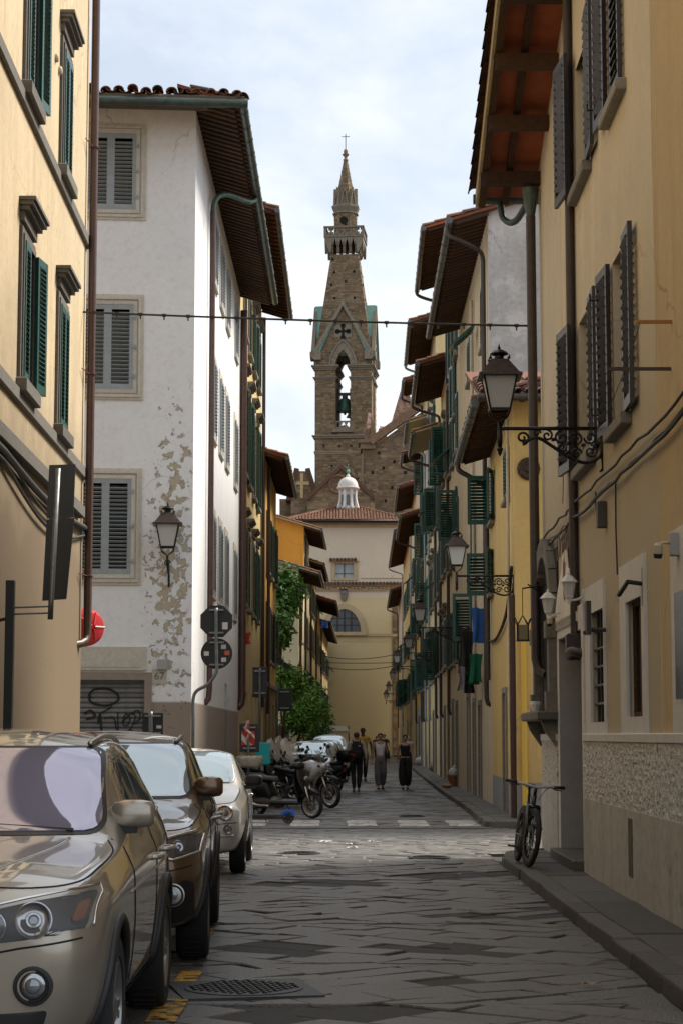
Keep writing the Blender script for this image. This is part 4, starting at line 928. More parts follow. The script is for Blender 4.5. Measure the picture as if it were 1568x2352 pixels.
def right_row(name, label, y0, y1, ze, over, pm, endm, shm, rows, cols, states='cccoocoq', ww=1.0, frame=None, hoods=False, flap=.15, soff=SOFF, gutm=GUTG, tm=TILE, depth=7, doors=(), pmat=PIPED, drop='far', rafters=True, edge=1.0, indiv=True, doormt=None):
    w = Wall((RWX(y0), y0), (RWX(y1), y1), (-1, 0)); h = thing(name, label, 'house', (w.a.x, y0, 0), group='houses along the street')
    hs = facade(h, w, rows, cols, ww, shm, states=states, frame=frame, hoods=hoods, flap=flap)
    for (s, dw, dh) in doors:
        hs.append((s-dw/2, s+dw/2, .12, dh, .2)); door(h, w, s-dw/2, s+dw/2, .12, dh, doormt or mat('dark door', (.05, .045, .04), .6))
        m = MB(w.M); m.box(s-dw/2-.12, s-dw/2, -.01, .04, .12, dh+.12); m.box(s+dw/2, s+dw/2+.12, -.01, .04, .12, dh+.12); m.box(s-dw/2, s+dw/2, -.01, .039, dh, dh+.12); m.build('door_frame', STONE, h)
    shell(h, w, ze, over, .3, depth, pm, endm, hs)
    eave(h, w, -.25, w.len+.05, ze, over, pitch=.36, gut=gutm, tm=tm, soff=soff, rafter=WOOD if rafters else None, edge_rows=edge, inward=depth, indiv=indiv, gr=.085)
    if drop == 'far': gutter_drop(h, w, w.len-.25, ze, over, 2.5, pmat, .055, w.len-.7, foot=True)
    if drop == 'near': gutter_drop(h, w, .2, ze, over, 2.5, pmat, .055, .5, foot=True)
    return h, w
# low yellow corner house
h5, w5 = right_row('low_yellow_house', 'low yellow corner house with a grey painted base beyond the side street', 37.2, 45, 7.9, .68, PYD, PYD, GREENT, [], [], drop=None, doors=((3.1, .95, 2.5),), depth=6, tm=TILED, edge=5, doormt=mat('dark brown door', (.06, .03, .025), .5))
wf5 = Wall((RWX(37.2), 37.2), (9.5, 37.25), (0, -1))
m = wall_panel(wf5, 0, 6.2, 0, 8.1, []); m.build('wall', PYB, h5)
eave(h5, wf5, -.7, 6.2, 7.95, .6, inward=3.0, tm=TILED, edge_rows=2.2, gut=PIPED, pitch=.36)
def win(h, w, x0, x1, y0, y1, g0, g1, shm, pitch=.075, hole=True):
    """single window placed where the photo shows it"""
    c = w.pix((x0+x1)/2, (y0+y1)/2)[0]; sa, sb = c-.5, c+.5
    za, zb = w.pix((x0+x1)/2, y1)[1], w.pix((x0+x1)/2, y0)[1]
    sill(h, w, sa-.1, sb+.1, za, .12, .09, STONE); m = MB(w.M); m.box(sa, sb, .002, .012, za, zb); m.build('pane', GLASS, h)
    shutter(h, w, sa, za, zb, (sb-sa)/2, g0, shm, 1, .045, pitch); shutter(h, w, sb, za, zb, (sb-sa)/2, g1, shm, -1, .045, pitch)
win(h5, w5, 1160, 1172, 1030, 1150, 0, 0, GREENT)
win(h5, w5, 1122, 1140, 1085, 1200, R(165), R(92), GREENT)
win(h5, w5, 1120, 1138, 1265, 1365, R(165), R(95), GREENT)
m = MB(wf5.M @ T3(wf5.pix(1213, 1077)[0], 0, wf5.pix(1213, 1077)[1]) @ RX(-pi/2)); m.lathe([(.22, 0), (.22, .04), (.17, .07), (.1, .06), (.06, .1), (.02, .1)], n=14)
for k in range(10): a = k*pi/5; m.sph((.16*cos(a), .16*sin(a), .05), .05, 6, 4, (1, 1, .6))
m.build('rosette', mat('bronze rosette', (.05, .03, .02), .6, metal=.3), h5)
pipe(h5, [w5.pt(.5, .09, 7.7), w5.pt(.5, .09, 1.9)], .03, PIPEC)
m = MB(w5.M); m.box(.1, .32, .01, .1, .13, 4.3); m.build('corner_post', mat('dark brown board', (.05, .022, .015), .6), h5)
pipe(h5, [wf5.pt(.14, .08, 3.6), wf5.pt(.14, .08, .15)], .055, mat('yellow pipe', (.66, .42, .06), .5))
gutter_drop(h5, w5, w5.len-.2, 7.9, .68, 2.9, PIPED, .06, w5.len-.05)
m = MB(); pts = [w5.pt(-.0, .06, 5.0)]
A = w5.pix(1110, 1475); pts = [w5.pt(w5.len-.1, .05, A[1]-.15), w5.pt(w5.len*.6, .06, A[1]-.2), w5.pt(w5.len*.2, .06, A[1]+.15), w5.pt(.1, .06, A[1]+.9)]
m.tube(spline(pts, 6), .035, 6); m.build('cable', CABLE, h5)
# tall peach house with the bare grey side wall
h6, w6 = right_row('peach_house', 'tall peach house with a bare grey cement side wall above the low roof', 45, 58, 13.5, .85, PBE, PGY, GREENT, [], [], drop='near', doors=((4.2, .9, 2.4), (6.6, .9, 2.5), (9.2, 1.1, 2.7)), tm=TILE, edge=6, pmat=PIPED)
for (x0, x1, y0, y1, g0, g1) in ((1105, 1117, 655, 800, 0, 0), (1072, 1086, 780, 880, 0, 0), (1082, 1093, 1160, 1300, R(170), 0), (1084, 1094, 1360, 1470, R(165), R(100)), (1040, 1049, 830, 960, 0, R(170)), (1043, 1052, 1120, 1240, 0, R(90))): win(h6, w6, x0, x1, y0, y1, g0, g1, GREENT)
A = w6.pix(1095, 780); fr, one, al, zs = leaf_meshes(1.0, .8, .075, GREENT, -.6); o = obj('shutter', fr, h6, w6.M @ T3(A[0]-.5, .1, A[1]+.3) @ RX(R(48)) @ T3(0, 0, -.8)); obj('slat', al, o, kind='stuff', local=True)
pipe(h6, [w6.pt(5.5, .08, 12.9), w6.pt(5.5, .08, 2.6)], .05, PIPEC)
WR = mat('rusty iron', (.1, .04, .025), .8)
# the row towards the end wall
R3 = [(3.9, 5.6), (7.0, 8.8), (10.2, 12.0)]
right_row('red_roof_house', 'tall house whose bright terracotta eave soffit shows against the sky', 58, 66, 16.7, 1.0, PSA, PSA, GREEN, R3+[(13.2, 14.9)], [1.6, 4.6, 7], soff=SOFFR, rafters=True, doors=((3, 1, 2.6), (6, 1.0, 2.7)), gutm=GUTG, depth=5)
right_row('orange_tiled_house', 'house with a bright orange tiled verge halfway up the row', 66, 73.5, 14.1, 1.0, PCR, PCR, GREENT, [(4, 5.7), (7.3, 9.1), (10.6, 12.3)], [1.5, 4.3, 6.4], doors=((1.6, 1, 2.6), (5, 1, 2.6)), frame=STONE, hoods=True, depth=5)
right_row('plaster_soffit_house', 'cream house with a smooth plastered soffit and open dark green shutters', 73.5, 79, 12.9, 1.0, PSA, PCR, GREEN, [(4, 5.7), (7.0, 8.7), (9.8, 11.4)], [1.5, 4.0], soff=SOFFP, rafters=False, doors=((1.6, 1, 2.6),), states='ocq', depth=5)
right_row('pale_yellow_house', 'tall pale yellow house with stone window hoods and pale pipes', 79, 88, 18.3, 1.0, PCR, PCR, GREEN, R3+[(13.4, 15.1)], [1.7, 4.6, 7.4], frame=STONE, hoods=True, doors=((2, 1, 2.6), (5, 1, 2.6)), pmat=PIPEG, depth=4)
right_row('pale_soffit_house', 'narrow house with a pale soffit and zinc gutter before the brown church', 88, 94, 15.6, .95, PCR, PCR, GREENT, R3, [1.5, 4.4], soff=SOFFP, rafters=False, doors=((2, 1, 2.6),), pmat=PIPEG, depth=4)
right_row('high_narrow_house', 'narrow high house with dark eaves standing out against the sky', 94, 98, 18.6, 1.0, PYD, PYD, GREEN, R3+[(13.4, 15.1)], [2.0], doors=((2, 1, 2.6),), depth=4)
right_row('dark_eave_house', 'slim house with deep dark eaves in front of the brown church wall', 98, 101, 15.6, 1.0, PCR, PSA, GREENT, R3, [1.5], depth=4)
right_row('tiled_porch_house', 'lower house with a red tiled eave slope and blue grey ground floor', 101, 112, 12.8, 1.05, plaster('yellow over blue grey base', (.68, .5, .2), dirt=(.4, .3, .15), band=(3.2, .02), bandcol=(.42, .46, .5)), PYD, GREENT, [(4, 5.7), (7.0, 8.7), (9.6, 11.2)], [1.6, 4.6, 7.6], doors=((2, 1.2, 2.6), (6, 1.2, 2.6)), depth=4, indiv=False)
right_row('balcony_house', 'house with sagging old tiles and open eaves far up the street', 112, 124, 15.7, 1.0, PCR, PSA, GREEN, R3, [1.6, 4.8, 8], doors=((2, 1.2, 2.6),), depth=4, indiv=False, pmat=PIPEG)
right_row('far_corner_house', 'far yellow house with teal shutters where the row nears the church', 124, 150, 14.4, 1.0, PYD, PYB, GREENT, R3, [1.6+3*k for k in range(8)], doors=((4, 1.2, 2.6), (12, 1.2, 2.6)), depth=4, indiv=False, pmat=PIPEG)
right_row('last_sand_house', 'last sand coloured house touching the beige end wall', 150, 170, 12.6, .9, PSA, PSA, GREEN, [(3.9, 5.6), (7.0, 8.8)], [1.6+3*k for k in range(6)], doors=((4, 1.2, 2.6),), depth=4, indiv=False)
# ================================================================== end wall (chapel), church, bell tower
def stone_quad(mb, A, B, C, D, ch, l0, l1, proud=.05, gap=.02, skip=None, tone=(.02, .98)):
    A, B, C, D = map(Vector, (A, B, C, D)); nrm = (B-A).cross(D-A).normalized(); h = ((D-A).length+(C-B).length)/2; v = 0
    while v < h-.03:
        c = min(ch*U(.75, 1.25), h-v); t0, t1 = v/h, (v+c)/h
        L0, R0, L1, R1 = A.lerp(D, t0), B.lerp(C, t0), A.lerp(D, t1), B.lerp(C, t1); wd = (R0-L0).length
        if wd < .12: break
        u = -U(0, l0)
        while u < wd:
            l = U(l0, l1); a, b = max(0, u), min(wd, u+l); u += l
            if b-a < .06: continue
            g = gap/2; a0, b0 = (a+g)/wd, (b-g)/wd; e = g/max(c, .05)
            p = [L0.lerp(R0, a0).lerp(L1.lerp(R1, a0), e), L0.lerp(R0, b0).lerp(L1.lerp(R1, b0), e), L0.lerp(R0, b0).lerp(L1.lerp(R1, b0), 1-e), L0.lerp(R0, a0).lerp(L1.lerp(R1, a0), 1-e)]
            if skip and skip((p[0]+p[2])/2): continue
            o = nrm*(proud*U(.25, 1)); mb.tone = U(*tone)
            q = [x+o for x in p]; mb.add(p+q, [(4, 5, 6, 7), (0, 1, 5, 4), (1, 2, 6, 5), (2, 3, 7, 6), (3, 0, 4, 7)])
        v += c
    return mb
SAND = varied('brown rubble sandstone', [(.14, .095, .056), (.25, .172, .10), (.17, .118, .072), (.31, .222, .135), (.15, .105, .068), (.26, .198, .13)], nscale=1.6, namt=.3, bump=.3, bscale=6)
MORT = mat('tower mortar', (.2, .15, .095), .95, var=.25, vscale=1.5)
GREY = varied('grey dressed stone', [(.2, .168, .125), (.27, .23, .175)], nscale=3, namt=.3, bump=.3, bscale=8)
COPP = mat('verdigris copper roof', (.16, .34, .29), .7, var=.25, vscale=1.2)
HOLE = mat('dark opening', (.008, .007, .006), .95)
YT = 215.0
tw = thing('bell_tower', 'tall brown stone bell tower with green copper gables and a pointed spire', 'tower', P(784, 1330, YT))
px = lambda n: n*YT*1.01/F
zt = lambda y: P(784, y, YT).z
HA = px(65.0)                                    # half side
TC = P(787.5, 1000, YT); TM = T3(TC.x, YT, 0) @ RZ(R(-5.5)) @ T3(0, HA, 0)     # local frame: origin on the axis, front at y = -HA
FACES = [TM @ RZ(k*pi/2) for k in range(4)]      # in each, the face lies at y = -HA
def tbuild(mb, name, mt, par=None, **k): return mb.build(name, mt, par or tw, **k)
# shaft
z_b, z_s1, z_s0 = zt(1330), zt(1036), zt(999)
m = MB(TM); m.box(-HA, HA, -HA, HA, z_b, zt(993)); sh = tbuild(m, 'shaft', MORT)
holeset = [(-2.1, zt(1024)), (.9, zt(1024)), (-.4, zt(1024)), (-1.2, zt(1070)), (.5, zt(1070)), (1.6, zt(1100)), (-2, zt(1105)), (2.2, zt(1060))]
m = MB(); hm = MB()
for k, Fm in enumerate(FACES[:2]):
    sk = (lambda p: False)
    q = [Fm @ Vector(v) for v in ((-HA, -HA, z_b), (HA, -HA, z_b), (HA, -HA, zt(993)), (-HA, -HA, zt(993)))]
    stone_quad(m, *q, .21, .28, .65, .05)
    for (x, z) in holeset: hm.M = Fm; hm.box(x-.1, x+.1, -HA-.075, -HA, z-.12, z+.12)
tbuild(m, 'stone', SAND, sh, kind='stuff'); tbuild(hm, 'putlog_hole', HOLE, sh, kind='stuff')
for (y, pr, h) in ((1036, .1, .3), (999, .3, .35)):
    m = MB(TM); m.box(-HA-pr*.6, HA+pr*.6, -HA-pr*.6, HA+pr*.6, zt(y)-h, zt(y)-h*.4); m.box(-HA-pr, HA+pr, -HA-pr, HA+pr, zt(y)-h*.4, zt(y)); tbuild(m, 'string_course', GREY)
# blind arch low on the front
m = MB(TM)
for k in range(14):
    a0, a1 = pi*k/14, pi*(k+.92)/14; r0, r1 = px(22), px(29); m.M = TM @ T3(0, 0, zt(1098)); m.tone = U(.1, .9)
    m.prism([(r0*cos(a0), r0*sin(a0)), (r1*cos(a0), r1*sin(a0)), (r1*cos(a1), r1*sin(a1)), (r0*cos(a1), r0*sin(a1))], -HA-.16, -HA)
tbuild(m, 'blind_arch', GREY, kind='stuff')
# belfry: four piers, arches above
ow = px(17.5); zo0, zsp, zap, zg = zt(993), zt(842), zt(803), zt(806)
zc = zt(808)
m = MB(TM)
for sx in (-1, 1):
    for sy in (-1, 1):
        x0, x1 = sorted((sx*ow, sx*HA)); y0, y1 = sorted((sy*ow, sy*HA)); m.box(x0, x1, y0, y1, zo0, zsp)
pier = tbuild(m, 'pier', MORT)
def arch_pts(hw_, z0, rise, n=9):                # half of a pointed arch, spring to apex
    R_ = (hw_*hw_+rise*rise)/(2*hw_); a1 = math.asin(min(1, rise/R_))
    return [(hw_-R_+R_*cos(a1*k/n), z0+R_*sin(a1*k/n)) for k in range(n+1)]
rise = zap-zsp; ap = arch_pts(ow, zsp, rise); apo = arch_pts(ow+px(11), zsp, rise+px(20))
zpt = zt(806)
for k, Fm in enumerate(FACES):
    # wall over the arch, with the real pointed opening through it
    for sx in (-1, 1):
        m = MB(Fm); q = [(sx*x, z) for x, z in ap]; poly = q+[(0, zpt+.6), (sx*HA, zpt+.6), (sx*HA, zsp)]
        m.prism(poly, -HA, -HA+px(22)); tbuild(m, 'arch_wall', MORT, pier)
        m = MB(Fm); a = [(sx*x, z) for x, z in ap]; b = [(sx*x, z) for x, z in apo]
        for i in range(len(a)-1): m.tone = U(.1, .9); m.prism([a[i], b[i], b[i+1], a[i+1]], -HA-.18, -HA+.5)
        tbuild(m, 'arch_stone', GREY, pier, kind='stuff')
        m = MB(Fm); c = [(sx*(x+.0), z) for x, z in apo]; d = [(sx*(x+px(4)), z+px(1)) for x, z in apo]; d[-1] = (0, c[-1][1]+px(5))
        for i in range(len(c)-1): m.prism([c[i], d[i], d[i+1], c[i+1]], -HA-.3, -HA)
        tbuild(m, 'hood_mould', GREY, pier, kind='stuff')
    if k < 2:
        m = MB()
        for sx in (-1, 1):
            x0, x1 = sorted((sx*ow, sx*HA)); q = [Fm @ Vector(v) for v in ((x0, -HA, zo0), (x1, -HA, zo0), (x1, -HA, zsp), (x0, -HA, zsp))]; stone_quad(m, *q, .21, .26, .6, .05)
            Fi = Fm.inverted(); xa = ow+px(14)
            q = [Fm @ Vector(v) for v in ((min(sx*ow, sx*HA), -HA, zsp), (max(sx*ow, sx*HA), -HA, zsp), (max(sx*.05, sx*HA), -HA, zc), (min(sx*.05, sx*HA), -HA, zc))]
            stone_quad(m, *q, .21, .26, .6, .05, skip=lambda p: (abs((Fi @ p).x) < ow+px(13)*(1-((Fi @ p).z-zsp)/(rise+px(30)))))
        # inner cheeks of the opening seen past the piers
        tbuild(m, 'stone', SAND, pier, kind='stuff')
        m = MB(); q = [Fm @ Vector(v) for v in ((-ow, -HA, zo0), (-ow, -ow, zo0), (-ow, -ow, zsp), (-ow, -HA, zsp))]; stone_quad(m, *q, .3, .35, .8, -.04); tbuild(m, 'stone', SAND, pier, kind='stuff')
for (y, pr, h) in ((838, px(8), px(11)), (865, px(4.5), px(7))):       # capitals round each pier
    for sx in (-1, 1):
        for sy in (-1, 1):
            m = MB(TM); x0, x1 = sorted((sx*ow, sx*HA)); y0, y1 = sorted((sy*ow, sy*HA)); z1 = zt(y)
            for (f, a, b) in ((.35, 0, .4), (.7, .4, .7), (1, .7, 1)): m.box(x0-pr*f, x1+pr*f, y0-pr*f, y1+pr*f, z1-h*(1-a), z1-h*(1-b))
            tbuild(m, 'capital', GREY, pier)
m = MB(TM); m.prism([(-px(28), zo0), (px(24), zo0), (px(16), zo0+px(8)), (-px(18), zo0+px(8))], -HA-.35, -ow); tbuild(m, 'sloping_sill', GREY)
for Fm in (FACES[0], FACES[2]):
    m = MB(Fm); z0, z1 = zt(983), zt(965); m.box(-ow, ow, -HA+.3, -HA+.5, z1-.18, z1); m.box(-ow, ow, -HA+.3, -HA+.5, z0, z0+.15)
    for i in range(4): x = -ow+ow*2*i/3; m.box(x-.09, x+.09, -HA+.31, -HA+.49, z0, z1)
    for i in range(3):
        x = -ow+ow*2*(i+.5)/3; zc_ = (z0+z1)/2
        for a in range(4):
            xx, zz = x+.3*cos(pi/4+a*pi/2), zc_+.24*sin(pi/4+a*pi/2); m.box(xx-.1, xx+.1, -HA+.34, -HA+.46, zz-.1, zz+.1)
    tbuild(m, 'balustrade', GREY, kind='stuff')
# bell and its frame
BELLM = mat('green bronze bell', (.05, .12, .09), .5, metal=.5, var=.3, vscale=2)
bl = thing('bell', 'green bronze bell hanging in the open arch of the tower', 'bell', TM @ Vector((.35, -1, zt(940))))
m = MB(TM); zb_ = zt(939); m.lathe([(1.0, 0), (1.02, .06), (.8, .35), (.66, .8), (.58, 1.25), (.5, 1.45), (.2, 1.55)], (.0, -1, zb_), 20); m.build('bell_body', BELLM, bl, smooth=True, angle=50)
m = MB(TM); m.tube([(.0, -1, zb_+.4), (.0, -1, zb_-.2)], .06, 6); m.sph((.0, -1, zb_-.22), .14, 8, 6); m.build('clapper', BLACKM, bl)
m = MB(TM); m.box(-ow, ow, -1.15, -.85, zb_+1.9, zb_+2.15); m.box(-.3, .3, -1.15, -.85, zb_+1.55, zb_+1.9)
for x in (-ow+.15, ow-.15): m.box(x-.12, x+.12, -1.2, -.8, zo0, zb_+2.6)
m.tube([(-ow, -1, zo0+.6), (0, -1, zo0+1.1)], .1, 6); m.tube([(ow, -1, zo0+.6), (0, -1, zo0+1.1)], .1, 6); m.build('headstock', BLACKM, bl)
b2 = thing('bell', 'smaller second bell lower behind the large tower bell', 'bell', TM @ Vector((.7, 1, zt(948))))
m = MB(TM); m.lathe([(.75, 0), (.76, .05), (.6, .3), (.5, .7), (.4, 1.0), (.15, 1.1)], (.75, .6, zt(947)), 18); m.build('bell_body', BELLM, b2, smooth=True, angle=50)
m = MB(TM); m.tube([(.75, .6, zt(947)+1.05), (.75, .6, zt(947)+2.6)], .06, 6); m.box(-ow, ow, .5, .7, zt(947)+2.5, zt(947)+2.7); m.build('headstock', BLACKM, b2)
# gables with copper roofs
gw, zap_ = px(63), zt(688)
m = MB(TM); m.box(-HA, HA, -HA, HA, zc-.05, zc+.02); tbuild(m, 'belfry_vault', MORT)
for k, Fm in enumerate(FACES):
    f = MB(Fm); f.prism([(-gw, zc), (gw, zc), (0, zap_-.6)], -HA-.02, -HA+.6); gb = tbuild(f, 'gable', MORT)
    m = MB(Fm)
    for sx in (-1, 1):
        m.add([(sx*(gw-.12), -HA-.3, zc-.1), (0, -HA-.3, zap_), (0, 0, zap_), (sx*(gw-.12), 0, zc-.1), (sx*(gw-.3), -HA-.3, zc-.35), (0, -HA-.3, zap_-.5), (0, 0, zap_-.5), (sx*(gw-.3), 0, zc-.35)], [(0, 1, 2, 3), (4, 5, 6, 7), (0, 1, 5, 4), (3, 2, 6, 7), (0, 3, 7, 4)])
    tbuild(m, 'copper_roof', COPP, gb)
    m = MB(Fm)
    for sx in (-1, 1):
        a, b = (sx*(gw-.2), zc), (0, zap_-.75); d = .5
        m.prism([a, (a[0]+sx*d, a[1]), (0, zap_-.1), b], -HA-.42, -HA-.03)
        m.prism([(sx*(gw-.6), zc), (sx*(gw+.6), zc), (sx*(gw+.6), zc-.5), (sx*(gw+.1), zc-.9), (sx*(gw-.6), zc-.9)], -HA-.5, -HA+.1)
    tbuild(m, 'gable_coping', GREY, gb, kind='stuff')
    if k < 2:
        m = MB(); q = [Fm @ Vector(v) for v in ((-gw, -HA, zc), (gw, -HA, zc), (.05, -HA, zap_-.8), (-.05, -HA, zap_-.8))]; Fi = Fm.inverted()
        stone_quad(m, *q, .21, .26, .6, .05, skip=lambda p: (lambda v: abs(v.x) < .95 and zt(775) < v.z < zt(745) or (abs(v.x) < ow+px(13)-(v.z-zc)*1.1 and v.z < zc+1.6))(Fi @ p)); tbuild(m, 'stone', SAND, gb, kind='stuff')
        m = MB(Fm); m.box(-.95, .95, -HA-.08, -HA, zt(775), zt(745)); tbuild(m, 'pale_slab', GREY, gb)
        m = MB(Fm); cz = zt(761); m.box(-.6, .6, -HA-.11, -HA-.07, cz-.13, cz+.13); m.box(-.13, .13, -HA-.112, -HA-.07, cz-.65, cz+.65)
        for (dx, dz) in ((.6, 0), (-.6, 0), (0, .65), (0, -.65)):
            m.lathe([(.27, -.02), (.27, .02)], n=12, T=T3(dx, -HA-.09, cz+dz) @ RX(pi/2))
        tbuild(m, 'quatrefoil', HOLE, gb)
# tapering spire shaft
h0, h1, zp0, zp1 = px(64), px(31), zt(812), zt(575)
m = MB(TM); m.loft([[(-h0, -h0, zp0), (h0, -h0, zp0), (h0, h0, zp0), (-h0, h0, zp0)], [(-h1, -h1, zp1), (h1, -h1, zp1), (h1, h1, zp1), (-h1, h1, zp1)]]); spf = tbuild(m, 'spire_shaft', MORT)
m = MB(); hm = MB()
for Fm in FACES[:2]:
    q = [Fm @ Vector(v) for v in ((-h0, -h0, zp0), (h0, -h0, zp0), (h1, -h1, zp1), (-h1, -h1, zp1))]; stone_quad(m, *q, .21, .28, .65, .05)
    for (x, y) in ((-1.3, 587), (-1.1, 618), (1.1, 617), (-1.4, 648), (1.2, 680), (-1.0, 680), (.2, 640)):
        t = (zt(y)-zp0)/(zp1-zp0); hh = h0+(h1-h0)*t; hm.M = Fm; hm.box(x-.12, x+.12, -hh-.09, -hh+.05, zt(y)-.13, zt(y)+.13)
tbuild(m, 'stone', SAND, spf, kind='stuff'); tbuild(hm, 'putlog_hole', HOLE, spf, kind='stuff')
# corbelled gallery
zk0, zk1, zpa, zpb = zt(574), zt(538), zt(534), zt(513); hb = px(44.5)
m = MB(TM); m.box(-hb-.1, hb+.1, -hb-.1, hb+.1, zk1, zpa); ga = tbuild(m, 'gallery_floor', GREY)
for k, Fm in enumerate(FACES):
    m = MB(Fm); nb = 6
    for i in range(nb+1):
        x = -hb+.12+(2*hb-.24)*i/nb; m.prism([(-h1+.0, zk0), (-h1-.2, zk0+.2), (-hb, zk1-.5), (-hb, zk1), (-h1+.3, zk1)], x-.14, x+.14, T=Matrix(((0, 1, 0, 0), (1, 0, 0, 0), (0, 0, 1, 0), (0, 0, 0, 1))))
    tbuild(m, 'corbel', GREY, ga, kind='stuff')
    m = MB(Fm)
    for i in range(nb):
        x0 = -hb+.26+(2*hb-.24)*i/nb; x1 = -hb+.12-.14+(2*hb-.24)*(i+1)/nb; xc = (x0+x1)/2; w2 = (x1-x0)/2
        for sx in (-1, 1): m.prism([(xc+sx*w2, zk1-1.0), (xc+sx*w2, zk1), (xc, zk1), (xc, zk1-.15), (xc+sx*w2*.5, zk1-.5)], -hb+.0, -hb+.35)
    tbuild(m, 'corbel_arch', GREY, ga, kind='stuff')
    m = MB(Fm); m.box(-hb-.12, hb+.12, -hb-.12, -hb+.18, zpb-.2, zpb); m.box(-hb, hb, -hb, -hb+.16, zpa, zpa+.15)
    npan = 6; pw = 2*hb/npan
    for i in range(npan+1): x = -hb+pw*i; m.box(x-.11, x+.11, -hb+.0, -hb+.15, zpa, zpb-.2)
    for i in range(npan):
        x = -hb+pw*(i+.5); zc2 = (zpa+zpb-.1)/2
        for a in range(4):
            xx, zz = x+pw*.34*cos(pi/4+a*pi/2), zc2+.3*sin(pi/4+a*pi/2); m.box(xx-.11, xx+.11, -hb+.03, -hb+.12, zz-.12, zz+.12)
    tbuild(m, 'parapet', GREY, ga, kind='stuff')
# octagonal drum, gablets, spire
def oct_(r, z): return [(r*cos(pi/8+k*pi/4)/cos(pi/8), r*sin(pi/8+k*pi/4)/cos(pi/8), z) for k in range(8)]
rd_ = px(25.5); m = MB(TM); m.loft([oct_(rd_, zk1), oct_(rd_, zt(470))]); dr = tbuild(m, 'drum', MORT)
m = MB()
for k in range(8):
    a, b = oct_(rd_, zpa)[k], oct_(rd_, zpa)[(k+1) % 8]; q = [TM @ Vector(v) for v in (a, b, (b[0], b[1], zt(470)), (a[0], a[1], zt(470)))]; stone_quad(m, *q, .22, .28, .6, .04)
tbuild(m, 'stone', SAND, dr, kind='stuff')
m = MB(TM); m.lathe([(.45, -.02), (.45, .09)], n=14, T=T3(-.1, -rd_-.0, zt(495)) @ RX(pi/2)); m.box(-.05, .25, -rd_-.09, -rd_, zt(507), zt(503)); tbuild(m, 'round_window', HOLE, dr)
m = MB(TM); m.loft([oct_(px(26.5), zt(474)), oct_(px(27), zt(472)), oct_(px(31.5), zt(462)), oct_(px(31.5), zt(458)), oct_(px(26), zt(456))]); tbuild(m, 'cornice', GREY, dr)
m = MB(TM); m.loft([oct_(rd_+.03, zt(478)), oct_(rd_+.18, zt(477)), oct_(rd_+.18, zt(475)), oct_(rd_, zt(474))]); tbuild(m, 'cornice', GREY, dr)
m = MB(TM); m.loft([oct_(px(23), zt(458)), oct_(px(17), zt(420)), oct_(px(4.6), zt(352))]); sp = tbuild(m, 'spire', MORT)
m = MB()
for (r0, y0, r1, y1) in ((23, 457, 17, 420), (17, 420, 4.8, 354)):
    for k in range(8):
        a, b, c, d = oct_(px(r0), zt(y0))[k], oct_(px(r0), zt(y0))[(k+1) % 8], oct_(px(r1), zt(y1))[(k+1) % 8], oct_(px(r1), zt(y1))[k]; stone_quad(m, *[TM @ Vector(v) for v in (a, b, c, d)], .3, .35, .7, .05)
tbuild(m, 'stone', SAND, sp, kind='stuff')
for k in range(8):
    Fm = TM @ RZ(k*pi/4); m = MB(Fm); hwk = px(25)*math.tan(pi/8)*.98; y = -px(25.5)
    for sx in (-1, 1): m.prism([(sx*hwk, zt(456)), (sx*(hwk-.22), zt(456)), (0, zt(422)-.1), (0, zt(419)+.15)], y-.12, y+.25)
    m.add([(-hwk, y, zt(456)), (hwk, y, zt(456)), (0, y+.1, zt(420)), (0, y+px(10), zt(420))], [(0, 1, 2), (0, 2, 3), (1, 2, 3)]); tbuild(m, 'gablet', GREY, sp)
m = MB(TM); m.lathe([(px(4.6), zt(352)), (px(6), zt(351)), (px(6), zt(347)), (px(3.5), zt(345)), (px(3.2), zt(342)), (px(7.5), zt(337)), (px(8), zt(335)), (px(4), zt(334)), (px(4.8), zt(330)), (px(5), zt(328)), (px(3.6), zt(324)), (px(1), zt(323))], n=16); tbuild(m, 'finial', SAND, sp, smooth=True, angle=50)
m = MB(TM); m.tube([(0, 0, zt(324)), (0, 0, zt(288))], .05, 6); m.tube([(-.45, 0, zt(294)), (.45, 0, zt(294))], .04, 5); tbuild(m, 'cross', BLACKM, sp)
# ---------------------------------------------------------------- church body round the tower
YC = 198.0
ch = thing('church', 'brown stone church with steep gable standing before the bell tower', 'church', P(850, 1330, YC))
pc = lambda x, y, Y=YC: P(x, y, Y)
def brick_poly(par, x0, x1, yb, ytL, ytR, Y, thick=6, name='wall'):
    A, B, C, D = pc(x0, yb, Y), pc(x1, yb, Y), pc(x1, ytR, Y), pc(x0, ytL, Y); off = Vector((0, thick, 0))
    m = MB(); m.loft([[A, B, C, D], [A+off, B+off, C+off, D+off]]); wl_ = m.build(name, MORT, par)
    # wall edges are vertical in the world: squeeze the courses between them
    m = MB(); stone_quad(m, A, B, Vector((B.x, B.y, C.z)), Vector((A.x, A.y, D.z)), .21, .28, .65, .05); m.build('stone', SAND, wl_, kind='stuff'); return wl_
